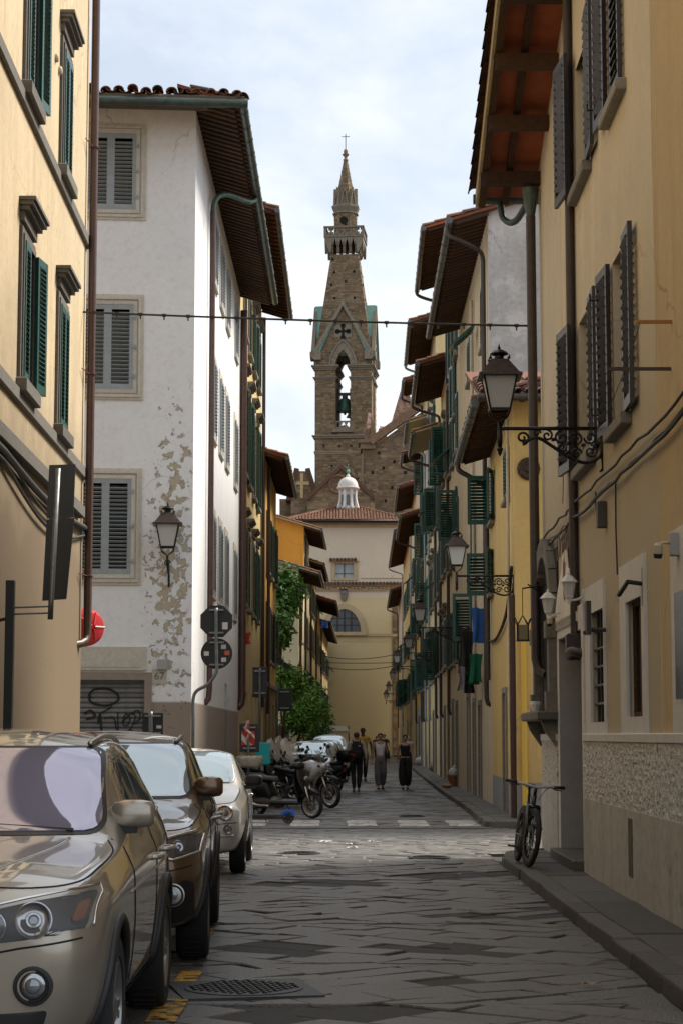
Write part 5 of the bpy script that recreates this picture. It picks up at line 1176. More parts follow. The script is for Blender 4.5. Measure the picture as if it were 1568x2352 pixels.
# great transept gable on the right
x0, x1 = 833, 985; A = pc(x0, 1330); zcor = pc(840, 1026).z; Xl, Xr = pc(x0, 1200).x, pc(x1, 1200).x
gs = (pc(956, 952).z-pc(868, 1016).z)/(pc(956, 952).x-pc(868, 1016).x)
zg0 = pc(868, 1018).z; Xk = pc(868, 1018).x
m = MB(); m.prism([(Xl, 0), (Xr, 0), (Xr, zg0+(Xr-Xk)*gs), (Xk, zg0), (Xl, zg0)], YC, YC+9); cw = m.build('wall', MORT, ch)
m = MB(); stone_quad(m, (Xl, YC, A.z), (Xk, YC, A.z), (Xk, YC, zg0), (Xl, YC, zg0), .22, .28, .7, .05); stone_quad(m, (Xk, YC, A.z), (Xr, YC, A.z), (Xr, YC, zg0), (Xk, YC, zg0), .22, .28, .7, .05)
stone_quad(m, (Xk, YC, zg0), (Xr, YC, zg0), (Xr, YC, zg0+(Xr-Xk)*gs), (Xk+.05, YC, zg0+.05), .22, .28, .7, .05); m.build('stone', SAND, cw, kind='stuff')
m = MB(); m.box(Xl-.25, Xk-.3, YC-.35, YC+3, zg0-.6, zg0); m.box(Xl-.45, Xk-.3, YC-.55, YC+3, zg0, zg0+.35); m.build('cornice', SAND, ch)
m = MB(); m.box(Xl-.02, Xk-1.5, YC-.25, YC+.1, A.z, zg0-.6); q = m.build('buttress', MORT, ch); m = MB(); stone_quad(m, (Xl-.02, YC-.25, A.z), (Xk-1.5, YC-.25, A.z), (Xk-1.5, YC-.25, zg0-.6), (Xl-.02, YC-.25, zg0-.6), .35, .5, 1.2, .05); m.build('stone', SAND, q, kind='stuff')
BE = mat('brown verge beam', (.2, .12, .065), .8, var=.3, vscale=2)
m = MB(); d = Vector((1, 0, gs)).normalized(); nn = Vector((-d.z, 0, d.x))
p, q = Vector((Xk-.6, YC-.6, zg0-.2)), Vector((Xr, YC-.6, zg0+(Xr-Xk)*gs+.2))
m.loft([[p, p+nn*.75, p+nn*.75+Vector((0, 1.2, 0)), p+Vector((0, 1.2, 0))], [q, q+nn*.75, q+nn*.75+Vector((0, 1.2, 0)), q+Vector((0, 1.2, 0))]]); m.build('verge', BE, ch)
hm = MB()
for (x, y) in ((880, 1075), (905, 1060), (930, 1085), (900, 1120), (945, 1035), (855, 1085), (885, 1150), (870, 1040)): c = pc(x, y); hm.box(c.x-.12, c.x+.12, YC-.1, YC, c.z-.14, c.z+.14)
hm.build('putlog_hole', HOLE, cw, kind='stuff')
# steep tiled roofs behind
ROOFB = varied('small brown roof tiles', [(.17, .09, .06), (.24, .13, .085), (.13, .08, .06), (.28, .17, .11)], nscale=3, namt=.3, bump=.4, bscale=10)
def tile_slope(par, pts, ch_, name='roof'):
    A, B, C, D = [Vector(p) for p in pts]; m = MB(); m.add([A, B, C, D], [(0, 1, 2, 3)]); r = m.build(name, SOFF, par); m = MB(); stone_quad(m, A, B, C, D, ch_, .24, .36, .09, .01); m.build('roof_tile', ROOFB, r, kind='stuff')
tile_slope(ch, [pc(894, 985, 206), pc(960, 985, 206), pc(935, 885, 209), pc(922, 888, 209)], .4)
tile_slope(ch, [pc(836, 1016, 204), pc(848, 1016, 204), pc(852, 950, 208), pc(845, 948, 208)], .4)
tile_slope(ch, [pc(871, 1008, 203), pc(888, 998, 203), pc(886, 980, 206), pc(872, 980, 206)], .4)
m = MB(); a = pc(869, 1010, 202.5); b = pc(888, 1010, 202.5); m.box(a.x, b.x, 202.5, 206, a.z-3, pc(870, 984, 202.5).z); m.build('turret', MORT, ch)
m = MB(); a = pc(852, 1030, 203); b = pc(863, 1030, 203); m.prism([(a.x, a.z), (b.x, a.z), (b.x, pc(860, 1000, 203).z), (pc(852, 945, 203).x, pc(852, 950, 203).z)], 203, 206); m.build('turret', MORT, ch)
# left: gable with a cross, low wall, and the gable before the tower foot
brick_poly(ch, 642, 672, 1330, 1146, 1146, 196, name='low_wall')
gx0, gx1, ga_ = 668, 724, 694; Yg = 194
A, B, C = pc(gx0, 1150, Yg), pc(gx1, 1150, Yg), pc(ga_, 1082, Yg); bz = pc(700, 1330, Yg).z
m = MB(); m.prism([(A.x, bz), (B.x, bz), (B.x, pc(720, 1140, Yg).z), (C.x+.4, C.z), (C.x-.4, C.z), (A.x, A.z)], Yg, Yg+4); gg = m.build('gable', MORT, ch)
m = MB(); stone_quad(m, (A.x, Yg, bz), (B.x, Yg, bz), (B.x, Yg, A.z), (A.x, Yg, A.z), .28, .35, .8, .05); stone_quad(m, (A.x, Yg, A.z), (B.x, Yg, A.z), (C.x+.4, Yg, C.z), (C.x-.4, Yg, C.z), .28, .35, .8, .05); m.build('stone', SAND, gg, kind='stuff')
m = MB()
for sx, X in ((-1, A.x), (1, B.x)):
    p, q = Vector((X, Yg-.3, A.z)), Vector((C.x+sx*.3, Yg-.3, C.z+.2)); m.loft([[p, p+Vector((sx*.5, 0, 0)), p+Vector((sx*.5, 3, 0)), p+Vector((0, 3, 0))], [q, q+Vector((sx*.45, 0, .1)), q+Vector((sx*.45, 3, .1)), q+Vector((0, 3, 0))]])
m.build('roof_edge', TILED, gg, kind='stuff')
CR = mat('pale stone cross', (.5, .38, .2), .9, var=.2, vscale=3); c0 = pc(693, 1118, Yg)
m = MB(); m.box(c0.x-.16, c0.x+.16, Yg-.12, Yg-.01, pc(693, 1140, Yg).z, pc(693, 1091, Yg).z); m.box(c0.x-.62, c0.x-.16, Yg-.12, Yg-.01, c0.z+.2, c0.z+.5); m.box(c0.x+.16, c0.x+.62, Yg-.12, Yg-.01, c0.z+.2, c0.z+.5)
for (dx, dz) in ((-.62, .35), (.62, .35), (0, 1.15), (0, -.95)): m.box(c0.x+dx-.15, c0.x+dx+.15, Yg-.13, Yg-.01, c0.z+dz-.2, c0.z+dz+.2)
m.build('stone_cross', CR, gg)
Yh = 190; A, B, C = pc(706, 1150, Yh), pc(860, 1150, Yh), pc(783, 1077, Yh); bz = pc(780, 1330, Yh).z
m = MB(); m.prism([(A.x, bz), (B.x, bz), (B.x, A.z), (C.x, C.z), (A.x, A.z)], Yh, Yh+5); gg = m.build('gable', MORT, ch)
m = MB(); stone_quad(m, (A.x, Yh, bz), (B.x, Yh, bz), (B.x, Yh, A.z), (A.x, Yh, A.z), .3, .35, .9, .05); stone_quad(m, (A.x, Yh, A.z), (B.x, Yh, A.z), (C.x+.05, Yh, C.z), (C.x-.05, Yh, C.z), .3, .35, .9, .05); m.build('stone', SAND, gg, kind='stuff')
for sx, X in ((-1, A.x), (1, B.x)):
    m = MB(); p, q = Vector((X, Yh-.3, A.z)), Vector((C.x, Yh-.3, C.z)); up = Vector((0, 0, .45)); dp = Vector((0, 5, 0)); m.loft([[p, p+up, p+up+dp, p+dp], [q, q+up, q+up+dp, q+dp]]); m.build('roof_edge', TILED, gg)
m = MB(); c = pc(776, 1112, Yh); m.tube([(c.x+.85*cos(t), Yh-.08, c.z+.85*sin(t)) for t in [k*pi/10 for k in range(20)]], .14, 6, closed=True); m.build('round_window', BE, gg)
# ---------------------------------------------------------------- end wall: plastered chapel with hipped roof
YE = 172.0
PE = plaster('beige chapel plaster', (.61, .54, .42), dirt=(.42, .35, .25), streak=.2, damt=.12, var=.05, band=(13.6, .1), bandcol=(.58, .485, .29))
en = thing('chapel', 'plain beige chapel closing the street, with lunette window and hipped tile roof', 'chapel', P(784, 1735, YE))
we = Wall((P(640, 1500, YE).x, YE), (P(930, 1500, YE).x, YE), (0, -1))
ex = lambda x: we.pix(x, 1500)[0]; ez = lambda y: we.pix(784, y)[1]
zev = ez(1200); mpx = YE/F
hls = [(we.pix(769, 1310)[0], we.pix(812, 1310)[0], ez(1327), ez(1294), .4)]
lc, lr, lz = ex(790.8), 37.5*mpx, ez(1452)
m = wall_panel(we, 0, we.len, 0, zev, hls); m.build('wall', PE, en)
a, b, c, d = hls[0][:4]; m = MB(we.M); m.box(a, b, -.35, -.3, c, d); pn = m.build('pane', mat('pale far glass', (.32, .37, .38), .15), en); m = MB(we.M); m.box((a+b)/2-.04, (a+b)/2+.04, -.29, -.22, c, d); m.box(a, b, -.29, -.24, c+.35, c+.4); m.build('sash', BROWN, pn)
OCH = mat('ochre stone frame', (.42, .335, .2), .9, var=.15, vscale=2)
m = MB(we.M); t = 9*mpx; m.box(a-t, a, 0, .1, c-6*mpx, d+4*mpx); m.box(b, b+t, 0, .1, c-6*mpx, d+4*mpx); m.box(a, b, 0, .099, d, d+4*mpx); m.box(a, b, 0, .12, c-6*mpx, c); m.build('window_frame', OCH, en)
def tile_ridge(par, s0, s1, z, n, mt=TILED, r=.13, pitch=.3):
    m = MB(we.M); s = s0
    while s < s1: m.tone = U(.05, .95); m.tube([(s, -.05, z+.12), (s, n, z)], r, 8); s += pitch
    m.build('roof_tile', mt, par, kind='stuff')
tile_ridge(en, a-t, b+t, d+7*mpx, .4); m = MB(we.M); m.box(a-t-.1, b+t+.1, -.02, .3, d+4*mpx, d+6*mpx); m.build('window_hood', OCH, en)
m = MB(we.M); m.box(0, we.len, -.02, .12, zev-11*mpx, zev-.3*mpx); m.box(0, we.len, -.02, .3, zev-5*mpx, zev-.2*mpx); m.build('cornice', OCH, en)
m = MB(we.M); m.tube([(-.3, .75, zev+.05), (we.len, .75, zev+.05)], .13, 8); m.build('gutter', BLACKM, en, smooth=True)
z0 = ez(1346); m = MB(we.M); m.box(0, we.len, -.02, .5, z0, z0+2*mpx); m.box(0, we.len, -.02, .2, ez(1357), ez(1354)); m.box(0, we.len, -.02, .16, ez(1349), z0); cn = m.build('cornice', OCH, en); tile_ridge(cn, .1, we.len, z0+4*mpx, .62)
m = MB(we.M); s = .3; k = 0
while s < we.len:
    m.box(s-.09, s+.09, 0, .36, ez(1353), ez(1349)); k += 1; s += .3 if k % 3 else .62
m.build('bracket', OCH, cn, kind='stuff')
for (y, pr) in ((1329, .05), (1462, .16), (1474, .03)):
    m = MB(we.M); m.box(0 if y > 1400 else b+t+.3, we.len, -.01, pr, ez(y), ez(y)+(.22 if pr > .1 else .07)); m.build('string_course', OCH if y < 1470 else PE, en)
# lunette
n = 24; q = [(lc+lr*cos(pi*k/n), lz+lr*1.4*sin(pi*k/n)) for k in range(n+1)]; q2 = [(lc+(lr+13*mpx)*cos(pi*k/n), lz+(lr*1.4+13*mpx)*sin(pi*k/n)) for k in range(n+1)]
m = MB(we.M); m.prism(q, .01, .03); lu = m.build('lunette', mat('grey leaded glass', (.06, .075, .085), .25, var=.3, vscale=.8), en)
for k in range(n):
    if k % 2 == 0:
        m = MB(we.M); m.prism([q[k], q2[k], q2[k+1], q2[min(k+2, n)], q[min(k+2, n)], q[k+1]], 0, .22); m.build('arch_stone', OCH, lu)
m = MB(we.M); m.box(lc-lr-13*mpx, lc+lr+13*mpx, 0, .35, lz-8*mpx, lz); m.build('sill', OCH, lu)
m = MB(we.M)
for f in (-.42, .0, .42): m.box(lc+lr*f-.05, lc+lr*f+.05, .03, .07, lz, lz+lr*1.4*math.sqrt(1-f*f))
for f in (.3, .6): m.box(lc-lr*math.sqrt(1-f*f), lc+lr*math.sqrt(1-f*f), .03, .06, lz+lr*1.4*f-.03, lz+lr*1.4*f+.03)
m.build('glazing_bar', BLACKM, lu, kind='stuff')
# crest
cs, cz = ex(790), ez(1366); m = MB(we.M)
sh_ = [(-.3, .45), (.3, .45), (.33, .1), (.26, -.35), (.1, -.58), (-.1, -.58), (-.26, -.35), (-.33, .1)]
m.prism([(cs+x, cz+z) for x, z in sh_], .0, .2); m.prism([(cs+x*.75, cz+z*.8) for x, z in sh_], .2, .28); m.sph((cs, .28, cz+.1), .13, 8, 6); m.sph((cs, .2, cz+.5), .12, 8, 6, (2, 1, .7)); m.sph((cs, .26, cz-.2), .1, 8, 6); m.build('stone_crest', OLD, en)
# corner quoin of rough stone beside the last right-hand house
qa, qb = ex(900), ex(914); m = MB(we.M); m.box(qa, qb, -.02, .12, 0, ez(1380)); qn = m.build('quoin', MORT, en)
m = MB(); stone_quad(m, we.pt(qa, .12, 0), we.pt(qb, .12, 0), we.pt(qb, .12, ez(1380)), we.pt(qa, .12, ez(1380)), .3, .2, .5, .05); m.build('stone', SAND, qn, kind='stuff')
# hipped roof
za = zev+.12; e0, e1 = P(657, 1200, YE-.8).x, P(935, 1200, YE-.8).x; YR = YE+5.5; rz = P(784, 1167, YR).z; r0, r1 = P(772, 1167, YR).x, P(828, 1167, YR).x
m = MB(); m.add([(e0, YE-.8, za), (e1, YE-.8, za), (r1, YR, rz), (r0, YR, rz), (e0, YE+12, za), (e1, YE+12, za)], [(0, 1, 2, 3), (0, 3, 4), (1, 5, 2), (4, 3, 2, 5)]); ro = m.build('roof', SOFF, en)
m = MB(); sl_ = Vector((0, YR-YE+.8, rz-za)); LL = sl_.length; u = sl_.normalized(); x = e0
while x < e1-.2:
    f = min(1, (x-e0)/(r0-e0), (e1-x)/(e1-r1)); roof_tiles(m, Vector((x, YE-.8, za+.02)), Vector((1, 0, 0)), u, .27, max(.1, LL*f), pitch=.27, step=.42, r=.115); x += .27
m.build('roof_tile', TILE, ro, kind='stuff')
m = MB()
for (p, q) in ((Vector((e0, YE-.8, za)), Vector((r0, YR, rz))), (Vector((e1, YE-.8, za)), Vector((r1, YR, rz)))):
    for k in range(22): m.tone = U(.05, .95); m.tube([p.lerp(q, k/22)+Vector((0, 0, .1)), p.lerp(q, (k+1.1)/22)+Vector((0, 0, .07))], [.15, .12], 8)
m.build('hip_tile', TILE, ro, kind='stuff')
# marble lantern on the roof
YL = YR; lx = P(799, 1165, YL).x; lp = YL/F; lz0 = P(799, 1172, YL).z; zl = lambda y: P(799, y, YL).z
la = thing('roof_lantern', 'white marble lantern cupola with arched windows on the chapel roof', 'cupola', (lx, YL, lz0))
MARB = mat('weathered white marble', (.6, .57, .53), .7, var=.25, vscale=2.5)
def ring(r, z, n=8): return [(lx+r*cos(pi/8+k*2*pi/n), YL+r*sin(pi/8+k*2*pi/n), z) for k in range(n)]
m = MB(); m.loft([ring(21*lp, zl(1172)), ring(21*lp, zl(1168)), ring(19*lp, zl(1167)), ring(18*lp, zl(1128))]); m.build('drum', MARB, la)
for k in range(8):
    a = k*pi/4-pi/2; T = T3(lx, YL, 0) @ RZ(a+pi/2); m = MB(T); hw2 = 4.6*lp; yy = -18.3*lp*cos(pi/8)/cos(pi/8)
    q = [(-hw2, zl(1162)), (hw2, zl(1162))]+[(hw2*cos(t), zl(1143)+hw2*1.4*sin(t)) for t in [i*pi/8 for i in range(9)]]
    m.prism(q, yy*.985, yy*.94); m.build('window', mat('grey lantern glass', (.1, .11, .12), .3), la)
    T = T3(lx, YL, 0) @ RZ(a+pi/2+pi/8); m = MB(T); m.box(-.12, .12, -21*lp, -18*lp, zl(1166), zl(1126)); m.prism([(-21*lp, zl(1168)), (-27*lp, zl(1168)), (-24*lp, zl(1158)), (-21*lp, zl(1146))], -.1, .1, T=Matrix(((0, 1, 0, 0), (1, 0, 0, 0), (0, 0, 1, 0), (0, 0, 0, 1)))); m.build('buttress', MARB, la)
m = MB(); m.loft([ring(19*lp, zl(1128), 16), ring(23*lp, zl(1125), 16), ring(26*lp, zl(1122), 16), ring(26*lp, zl(1120), 16), ring(23*lp, zl(1119), 16)]); m.build('cornice', MARB, la)
m = MB(); m.lathe([(23.5*lp, zl(1120)), (23*lp, zl(1115)), (20.5*lp, zl(1107)), (16*lp, zl(1101)), (10*lp, zl(1097.5)), (5*lp, zl(1096)), (5*lp, zl(1093)), (3*lp, zl(1091)), (2*lp, zl(1088))], (lx, YL, 0), 16); m.build('dome', MARB, la, smooth=True, angle=40)
m = MB(); m.sph((lx, YL, zl(1082.5)), 4.4*lp, 12, 8); m.tube([(lx, YL, zl(1079)), (lx, YL, zl(1066))], .02, 5); m.build('ball', COPP, la, smooth=True)
# ================================================================== cars
TYRE = mat('tyre rubber', (.016, .016, .017), .8, bump=.2, bscale=80)
RIM = mat('alloy rim', (.33, .33, .34), .3, metal=.9)
CHROME = mat('chrome', (.7, .7, .72), .12, metal=1)
SATIN = mat('satin silver', (.5, .5, .5), .3, metal=.9)
BLKP = mat('black plastic', (.016, .016, .017), .5)
SEAMM = mat('panel gap', (.006, .006, .006), .8)
WSG = mat('coated windscreen glass', (.42, .40, .52), .03, metal=.5, spec=.8)
WSB = mat('bluish windscreen glass', (.5, .6, .66), .03, metal=.45, spec=.8)
SIDEG = mat('dark side glass', (.10, .11, .12), .03, metal=.25, spec=.8)
LAMPG = mat('clear lamp cover', (.85, .87, .9), .03, alpha=.07, spec=1)
REFL = mat('lamp reflector', (.42, .43, .46), .18, metal=1)
LENS = mat('lamp lens', (.28, .3, .33), .04, metal=.5, spec=1)
AMB = mat('amber lamp', (.13, .05, .03), .12, spec=.8)
REDL = mat('red lamp', (.4, .01, .01), .2)
def paint(name, c, metal=.55, rough=.32): return mat(name, c, rough, metal=metal, coat=1, coat_r=.03)
def evalmesh(me, mods):
    o = bpy.data.objects.new('tmp', me); COL.objects.link(o)
    for f in mods: f(o)
    bpy.context.view_layer.update(); r = bpy.data.meshes.new_from_object(o.evaluated_get(bpy.context.evaluated_depsgraph_get())); bpy.data.objects.remove(o); return r
CARC = {}
class Car:
    def __init__(c, name, label, st, pm, M, wheels, wr, sub=3, arch=.05, group=None, cat='car'):
        """st = list of (y, [(x, z) * 9]) half sections from the sill up to the centre line; front at small y"""
        c.t = thing(name, label, cat, M=M, group=group); c.M = M; c.pm = pm
        secs = []
        def full(y, h): return [Vector((x, y, z)) for x, z in h]+[Vector((-x, y, z)) for x, z in reversed(h[:-1])]
        y0, h0 = st[0]; y1, h1 = st[-1]
        sh = lambda h, k: [(x*k, .55+(z-.55)*k) for x, z in h]
        st2 = [(y0-.012, sh(h0, .55)), (y0-.01, sh(h0, .86))]+st+[(y1+.01, sh(h1, .86)), (y1+.012, sh(h1, .55))]
        m = MB(); m.loft([full(y, h) for y, h in st2]); me = m.mesh('body'); nst = len(st2)
        ca = me.attributes.new('crease_edge', 'FLOAT', 'EDGE'); 
        for i, e in enumerate(me.edges):
            a, b = e.vertices; ia, ka, ib, kb = a//17, a % 17, b//17, b % 17
            if ka == kb and abs(ia-ib) == 1 and 3 <= min(ia, ib) < nst-4:
                k = min(ka, 16-ka); ca.data[i].value = {4: .45, 5: .35 if min(ia, ib) > 6 else .5, 6: .4 if min(ia, ib) >= 6 else .0}.get(k, 0)
        def ss(o): q = o.modifiers.new('s', 'SUBSURF'); q.levels = sub; q.render_levels = sub
        me = evalmesh(me, [ss]); c.bvh = BVHTree.FromPolygons([v.co[:] for v in me.vertices], [p.vertices[:] for p in me.polygons])
        cm = MB(); W_ = max(x for _, h in st for x, z in h)
        for (wy, wz) in wheels:
            for sx in (-1, 1): cm.lathe([(wr+arch, -.16), (wr+arch, .16)], n=40, T=T3(sx*(W_-.06), wy, wz+.01) @ RY(pi/2))
        cut = cm.mesh('cut'); co = bpy.data.objects.new('cut', cut); COL.objects.link(co)
        def bo(o): q = o.modifiers.new('b', 'BOOLEAN'); q.object = co; q.operation = 'DIFFERENCE'; q.solver = 'EXACT'; q.use_self = True
        key = (name, str(st), sub); me2 = CARC.get(key)
        if me2 is None: me2 = evalmesh(me, [bo]); CARC[key] = me2
        me2 = me2.copy(); bpy.data.objects.remove(co)
        me2.materials.clear(); me2.materials.append(pm); me2.polygons.foreach_set('use_smooth', [True]*len(me2.polygons)); me2.set_sharp_from_angle(angle=R(40))
        c.body = obj('body', me2, c.t, local=True); c.W = W_
    def hit(c, o, d):
        p, n, i, t = c.bvh.ray_cast(Vector(o), Vector(d))
        return (p, n) if p else (None, None)
    def patch(c, name, poly, mode, mt, off=.004, nv=10, nu=14, par=None, skirt=.012, base=None):
        """convex outline laid on the body: mode 'F' (x,z) from the front, 'B' from behind, 'L'/'R' (y,z) from the side, 'T' (x,y) from above"""
        zs = [p[1] for p in poly]; z0, z1 = min(zs), max(zs); grid = []
        zl = sorted(set([z0+(z1-z0)*(.5-.5*cos(pi*k/nv)) for k in range(nv+1)]))
        for z in zl:
            z_ = min(max(z, z0+1e-4), z1-1e-4); xs = []
            for i in range(len(poly)):
                a, b = poly[i], poly[(i+1) % len(poly)]
                if (a[1]-z_)*(b[1]-z_) < 0: xs.append(a[0]+(b[0]-a[0])*(z_-a[1])/(b[1]-a[1]))
            if len(xs) < 2: continue
            grid.append((min(xs), max(xs), z_))
        P_ = []; ok = []
        for (a, b, z) in grid:
            for k in range(nu+1):
                x = a+(b-a)*k/nu
                o, d = {'F': ((x, -2, z), (0, 1, 0)), 'B': ((x, 9, z), (0, -1, 0)), 'R': ((3, x, z), (-1, 0, 0)), 'L': ((-3, x, z), (1, 0, 0)), 'T': ((x, z, 3), (0, 0, -1))}[mode]
                p, n = c.hit(o, d)
                if p is None: P_.append((None, None)); continue
                P_.append((p, n))
        n_ = nu+1; m = MB(); idx = {}; vs = []
        for i, (p, n) in enumerate(P_):
            if p is not None: idx[i] = len(vs); vs.append(p+n*off)
        fs = []
        for r in range(len(grid)-1):
            for k in range(nu):
                q = [r*n_+k, r*n_+k+1, (r+1)*n_+k+1, (r+1)*n_+k]
                if all(i in idx for i in q): fs.append([idx[i] for i in q])
        if skirt:
            ring = [k for k in range(n_)]+[r*n_+nu for r in range(1, len(grid))]+[(len(grid)-1)*n_+k for k in range(nu-1, -1, -1)]+[r*n_ for r in range(len(grid)-2, 0, -1)]
            base_i = len(vs); good = all(i in idx for i in ring)
            if good:
                for i in ring: p, n = P_[i]; vs.append(p-n*skirt)
                L_ = len(ring)
                for j in range(L_): fs.append([idx[ring[j]], idx[ring[(j+1) % L_]], base_i+(j+1) % L_, base_i+j])
        m.add(vs, fs); o = m.build(name, mt, par or c.t, smooth=True, local=True, angle=45) if vs else None
        return o
    def line(c, name, pts, mode, mt, r=.004, off=.0, par=None, n=10):
        out = []
        if 'bonnet' in name or 'swage' in name: pts = [(v.x, v.y) for v in spline([(a, b, 0) for a, b in pts], 6)]; n = 3
        for i in range(len(pts)-1):
            for k in range(n):
                t = k/n; a = pts[i][0]+(pts[i+1][0]-pts[i][0])*t; b = pts[i][1]+(pts[i+1][1]-pts[i][1])*t
                o, d = {'F': ((a, -2, b), (0, 1, 0)), 'B': ((a, 9, b), (0, -1, 0)), 'R': ((3, a, b), (-1, 0, 0)), 'L': ((-3, a, b), (1, 0, 0)), 'T': ((a, b, 3), (0, 0, -1))}[mode]
                p, nn = c.hit(o, d)
                if p is not None: out.append(p+nn*off)
        if len(out) > 1:
            m = MB(); m.tube(out, r, 6); return m.build(name, mt, par or c.t, local=True, smooth=True)
    def wheel(c, x, y, z, r, w=.22, spokes=5, steer=0, rimm=None):
        e = obj('wheel', None, c.t, T3(x, y, z) @ RZ(steer), local=True); s = 1 if x > 0 else -1
        T = RY(pi/2*s)
        m = MB(); m.lathe([(r*.66, -w*.5), (r*.9, -w*.5), (r*.97, -w*.42), (r, -w*.25), (r, w*.25), (r*.97, w*.42), (r*.9, w*.5), (r*.68, w*.5), (r*.66, w*.4), (r*.66, -w*.5)], n=40, T=T, cap=False); ty = m.build('tyre', TYRE, e, smooth=True, local=True, angle=35)
        m = MB()
        for k in range(40): a = 2*pi*k/40; m.box(-.006, .006, -w*.3, w*.3, r-.004, r+.006, T=RX(a) @ RY(0) @ RZ(pi/2))
        m.build('tread', TYRE, e, local=True, kind='stuff')
        m = MB(); m.lathe([(r*.69, w*.42), (r*.66, w*.47), (r*.62, w*.4), (r*.6, w*.1), (r*.3, w*.05)], n=32, T=T, cap=False)
        m.build('rim', rimm or RIM, e, smooth=True, local=True, angle=40)
        for k in range(spokes):
            a = 2*pi*k/spokes+.2; m = MB()
            for da in (-.13, .13): m.loft([[T @ RZ(a) @ Vector(v) for v in ((.05, -.03, w*.3), (.05, .03, w*.3), (.05, .03, w*.4), (.05, -.03, w*.4))], [T @ RZ(a+da) @ Vector(v) for v in ((r*.64, -.022, w*.32), (r*.64, .022, w*.32), (r*.64, .016, w*.43), (r*.64, -.016, w*.43))]])
            m.build('spoke', rimm or RIM, e, local=True)
        m = MB(); m.lathe([(.07, w*.25), (.07, w*.42), (.05, w*.45)], n=14, T=T); m.build('hub_cap', rimm or RIM, e, local=True)
        m = MB(); m.lathe([(r*.58, -w*.1), (r*.58, w*.0)], n=20, T=T); m.build('brake_disc', BLKP, e, local=True)
        return e
    def mirror(c, x, y, z, mt, sx=1, w=.2, h=.15, d=.13):
        e = obj('wing_mirror', None, c.t, T3(x, y, z), local=True); m = MB(); secs = []
        for (u, k) in ((-.06, .45), (-.03, .8), (.03, 1), (.12, 1), (.18, .9), (.205, .6)):
            secs.append([(sx*u*w/.2, d*.5*k*(cos(t)*abs(cos(t))**-.35 if abs(cos(t)) > 1e-6 else 0)*(1 if cos(t) > 0 else 1.0)+.0, h*.5*k*(sin(t)*abs(sin(t))**-.35 if abs(sin(t)) > 1e-6 else 0)) for t in [i*2*pi/16+.01 for i in range(16)]])
        m.loft(secs); m.build('mirror_shell', mt, e, smooth=True, local=True, angle=60)
        m = MB(); m.loft([[(sx*-.18, .0+dy, -h*.62+dz) for dy, dz in ((-.03, -.02), (.03, -.02), (.03, .02), (-.03, .02))], [(sx*.1*w/.2, dy, -h*.5+dz) for dy, dz in ((-.045, -.025), (.045, -.025), (.045, .03), (-.045, .03))]]); m.build('mirror_foot', BLKP, e, local=True)
        m = MB(); m.box(min(sx*-.02, sx*.18)*w/.2, max(sx*-.02, sx*.18)*w/.2, d*.5-.01, d*.5+.004, -h*.38, h*.38); m.build('mirror_glass', mat('mirror glass', (.5, .52, .55), .03, metal=1), e, local=True)
def rr(poly, r=.03, n=4):
    """round the corners of a convex outline"""
    out = []; L_ = len(poly)
    for i in range(L_):
        p, a, b = Vector(poly[i]), Vector(poly[i-1]), Vector(poly[(i+1) % L_]); da, db = (a-p), (b-p); q = min(r, da.length*.45, db.length*.45); s, e = p+da.normalized()*q, p+db.normalized()*q
        for k in range(n+1): t = k/n; v = s*(1-t)**2+p*2*t*(1-t)+e*t*t; out.append((v.x, v.y))
    return out
LOW = [(.80, .24), (.89, .32), (.92, .55), (.935, .75)]
SUV = [(.00, [(.58, .27), (.65, .35), (.72, .50), (.76, .64), (.75, .77), (.68, .85), (.46, .90), (.22, .915), (0, .92)]),
       (.13, [(.70, .24), (.80, .34), (.87, .50), (.88, .66), (.87, .83), (.78, .935), (.53, .985), (.26, 1.0), (0, 1.0)]),
       (.40, [(.78, .24), (.88, .34), (.925, .52), (.935, .70), (.92, .885), (.83, .995), (.56, 1.045), (.28, 1.06), (0, 1.055)]),
       (.85, [(.80, .26), (.90, .36), (.935, .55), (.942, .72), (.932, .915), (.855, 1.035), (.58, 1.085), (.3, 1.10), (0, 1.095)]),
       (1.40, LOW+[(.93, .945), (.865, 1.07), (.6, 1.12), (.3, 1.138), (0, 1.135)]),
       (1.62, LOW+[(.93, .955), (.87, 1.10), (.70, 1.15), (.36, 1.17), (0, 1.175)]),
       (2.02, LOW+[(.93, .97), (.86, 1.13), (.745, 1.38), (.38, 1.43), (0, 1.44)]),
       (2.42, LOW+[(.93, .98), (.86, 1.14), (.69, 1.585), (.36, 1.655), (0, 1.67)]),
       (3.15, LOW+[(.93, 1.0), (.86, 1.16), (.675, 1.625), (.35, 1.695), (0, 1.71)]),
       (3.85, LOW+[(.92, 1.02), (.85, 1.18), (.66, 1.60), (.34, 1.67), (0, 1.68)]),
       (4.35, [(.78, .26), (.86, .36), (.89, .58), (.90, .78), (.89, 1.03), (.82, 1.2), (.63, 1.49), (.32, 1.56), (0, 1.57)]),
       (4.60, [(.72, .3), (.8, .4), (.84, .6), (.85, .8), (.83, 1.0), (.77, 1.12), (.6, 1.28), (.3, 1.32), (0, 1.33)])]
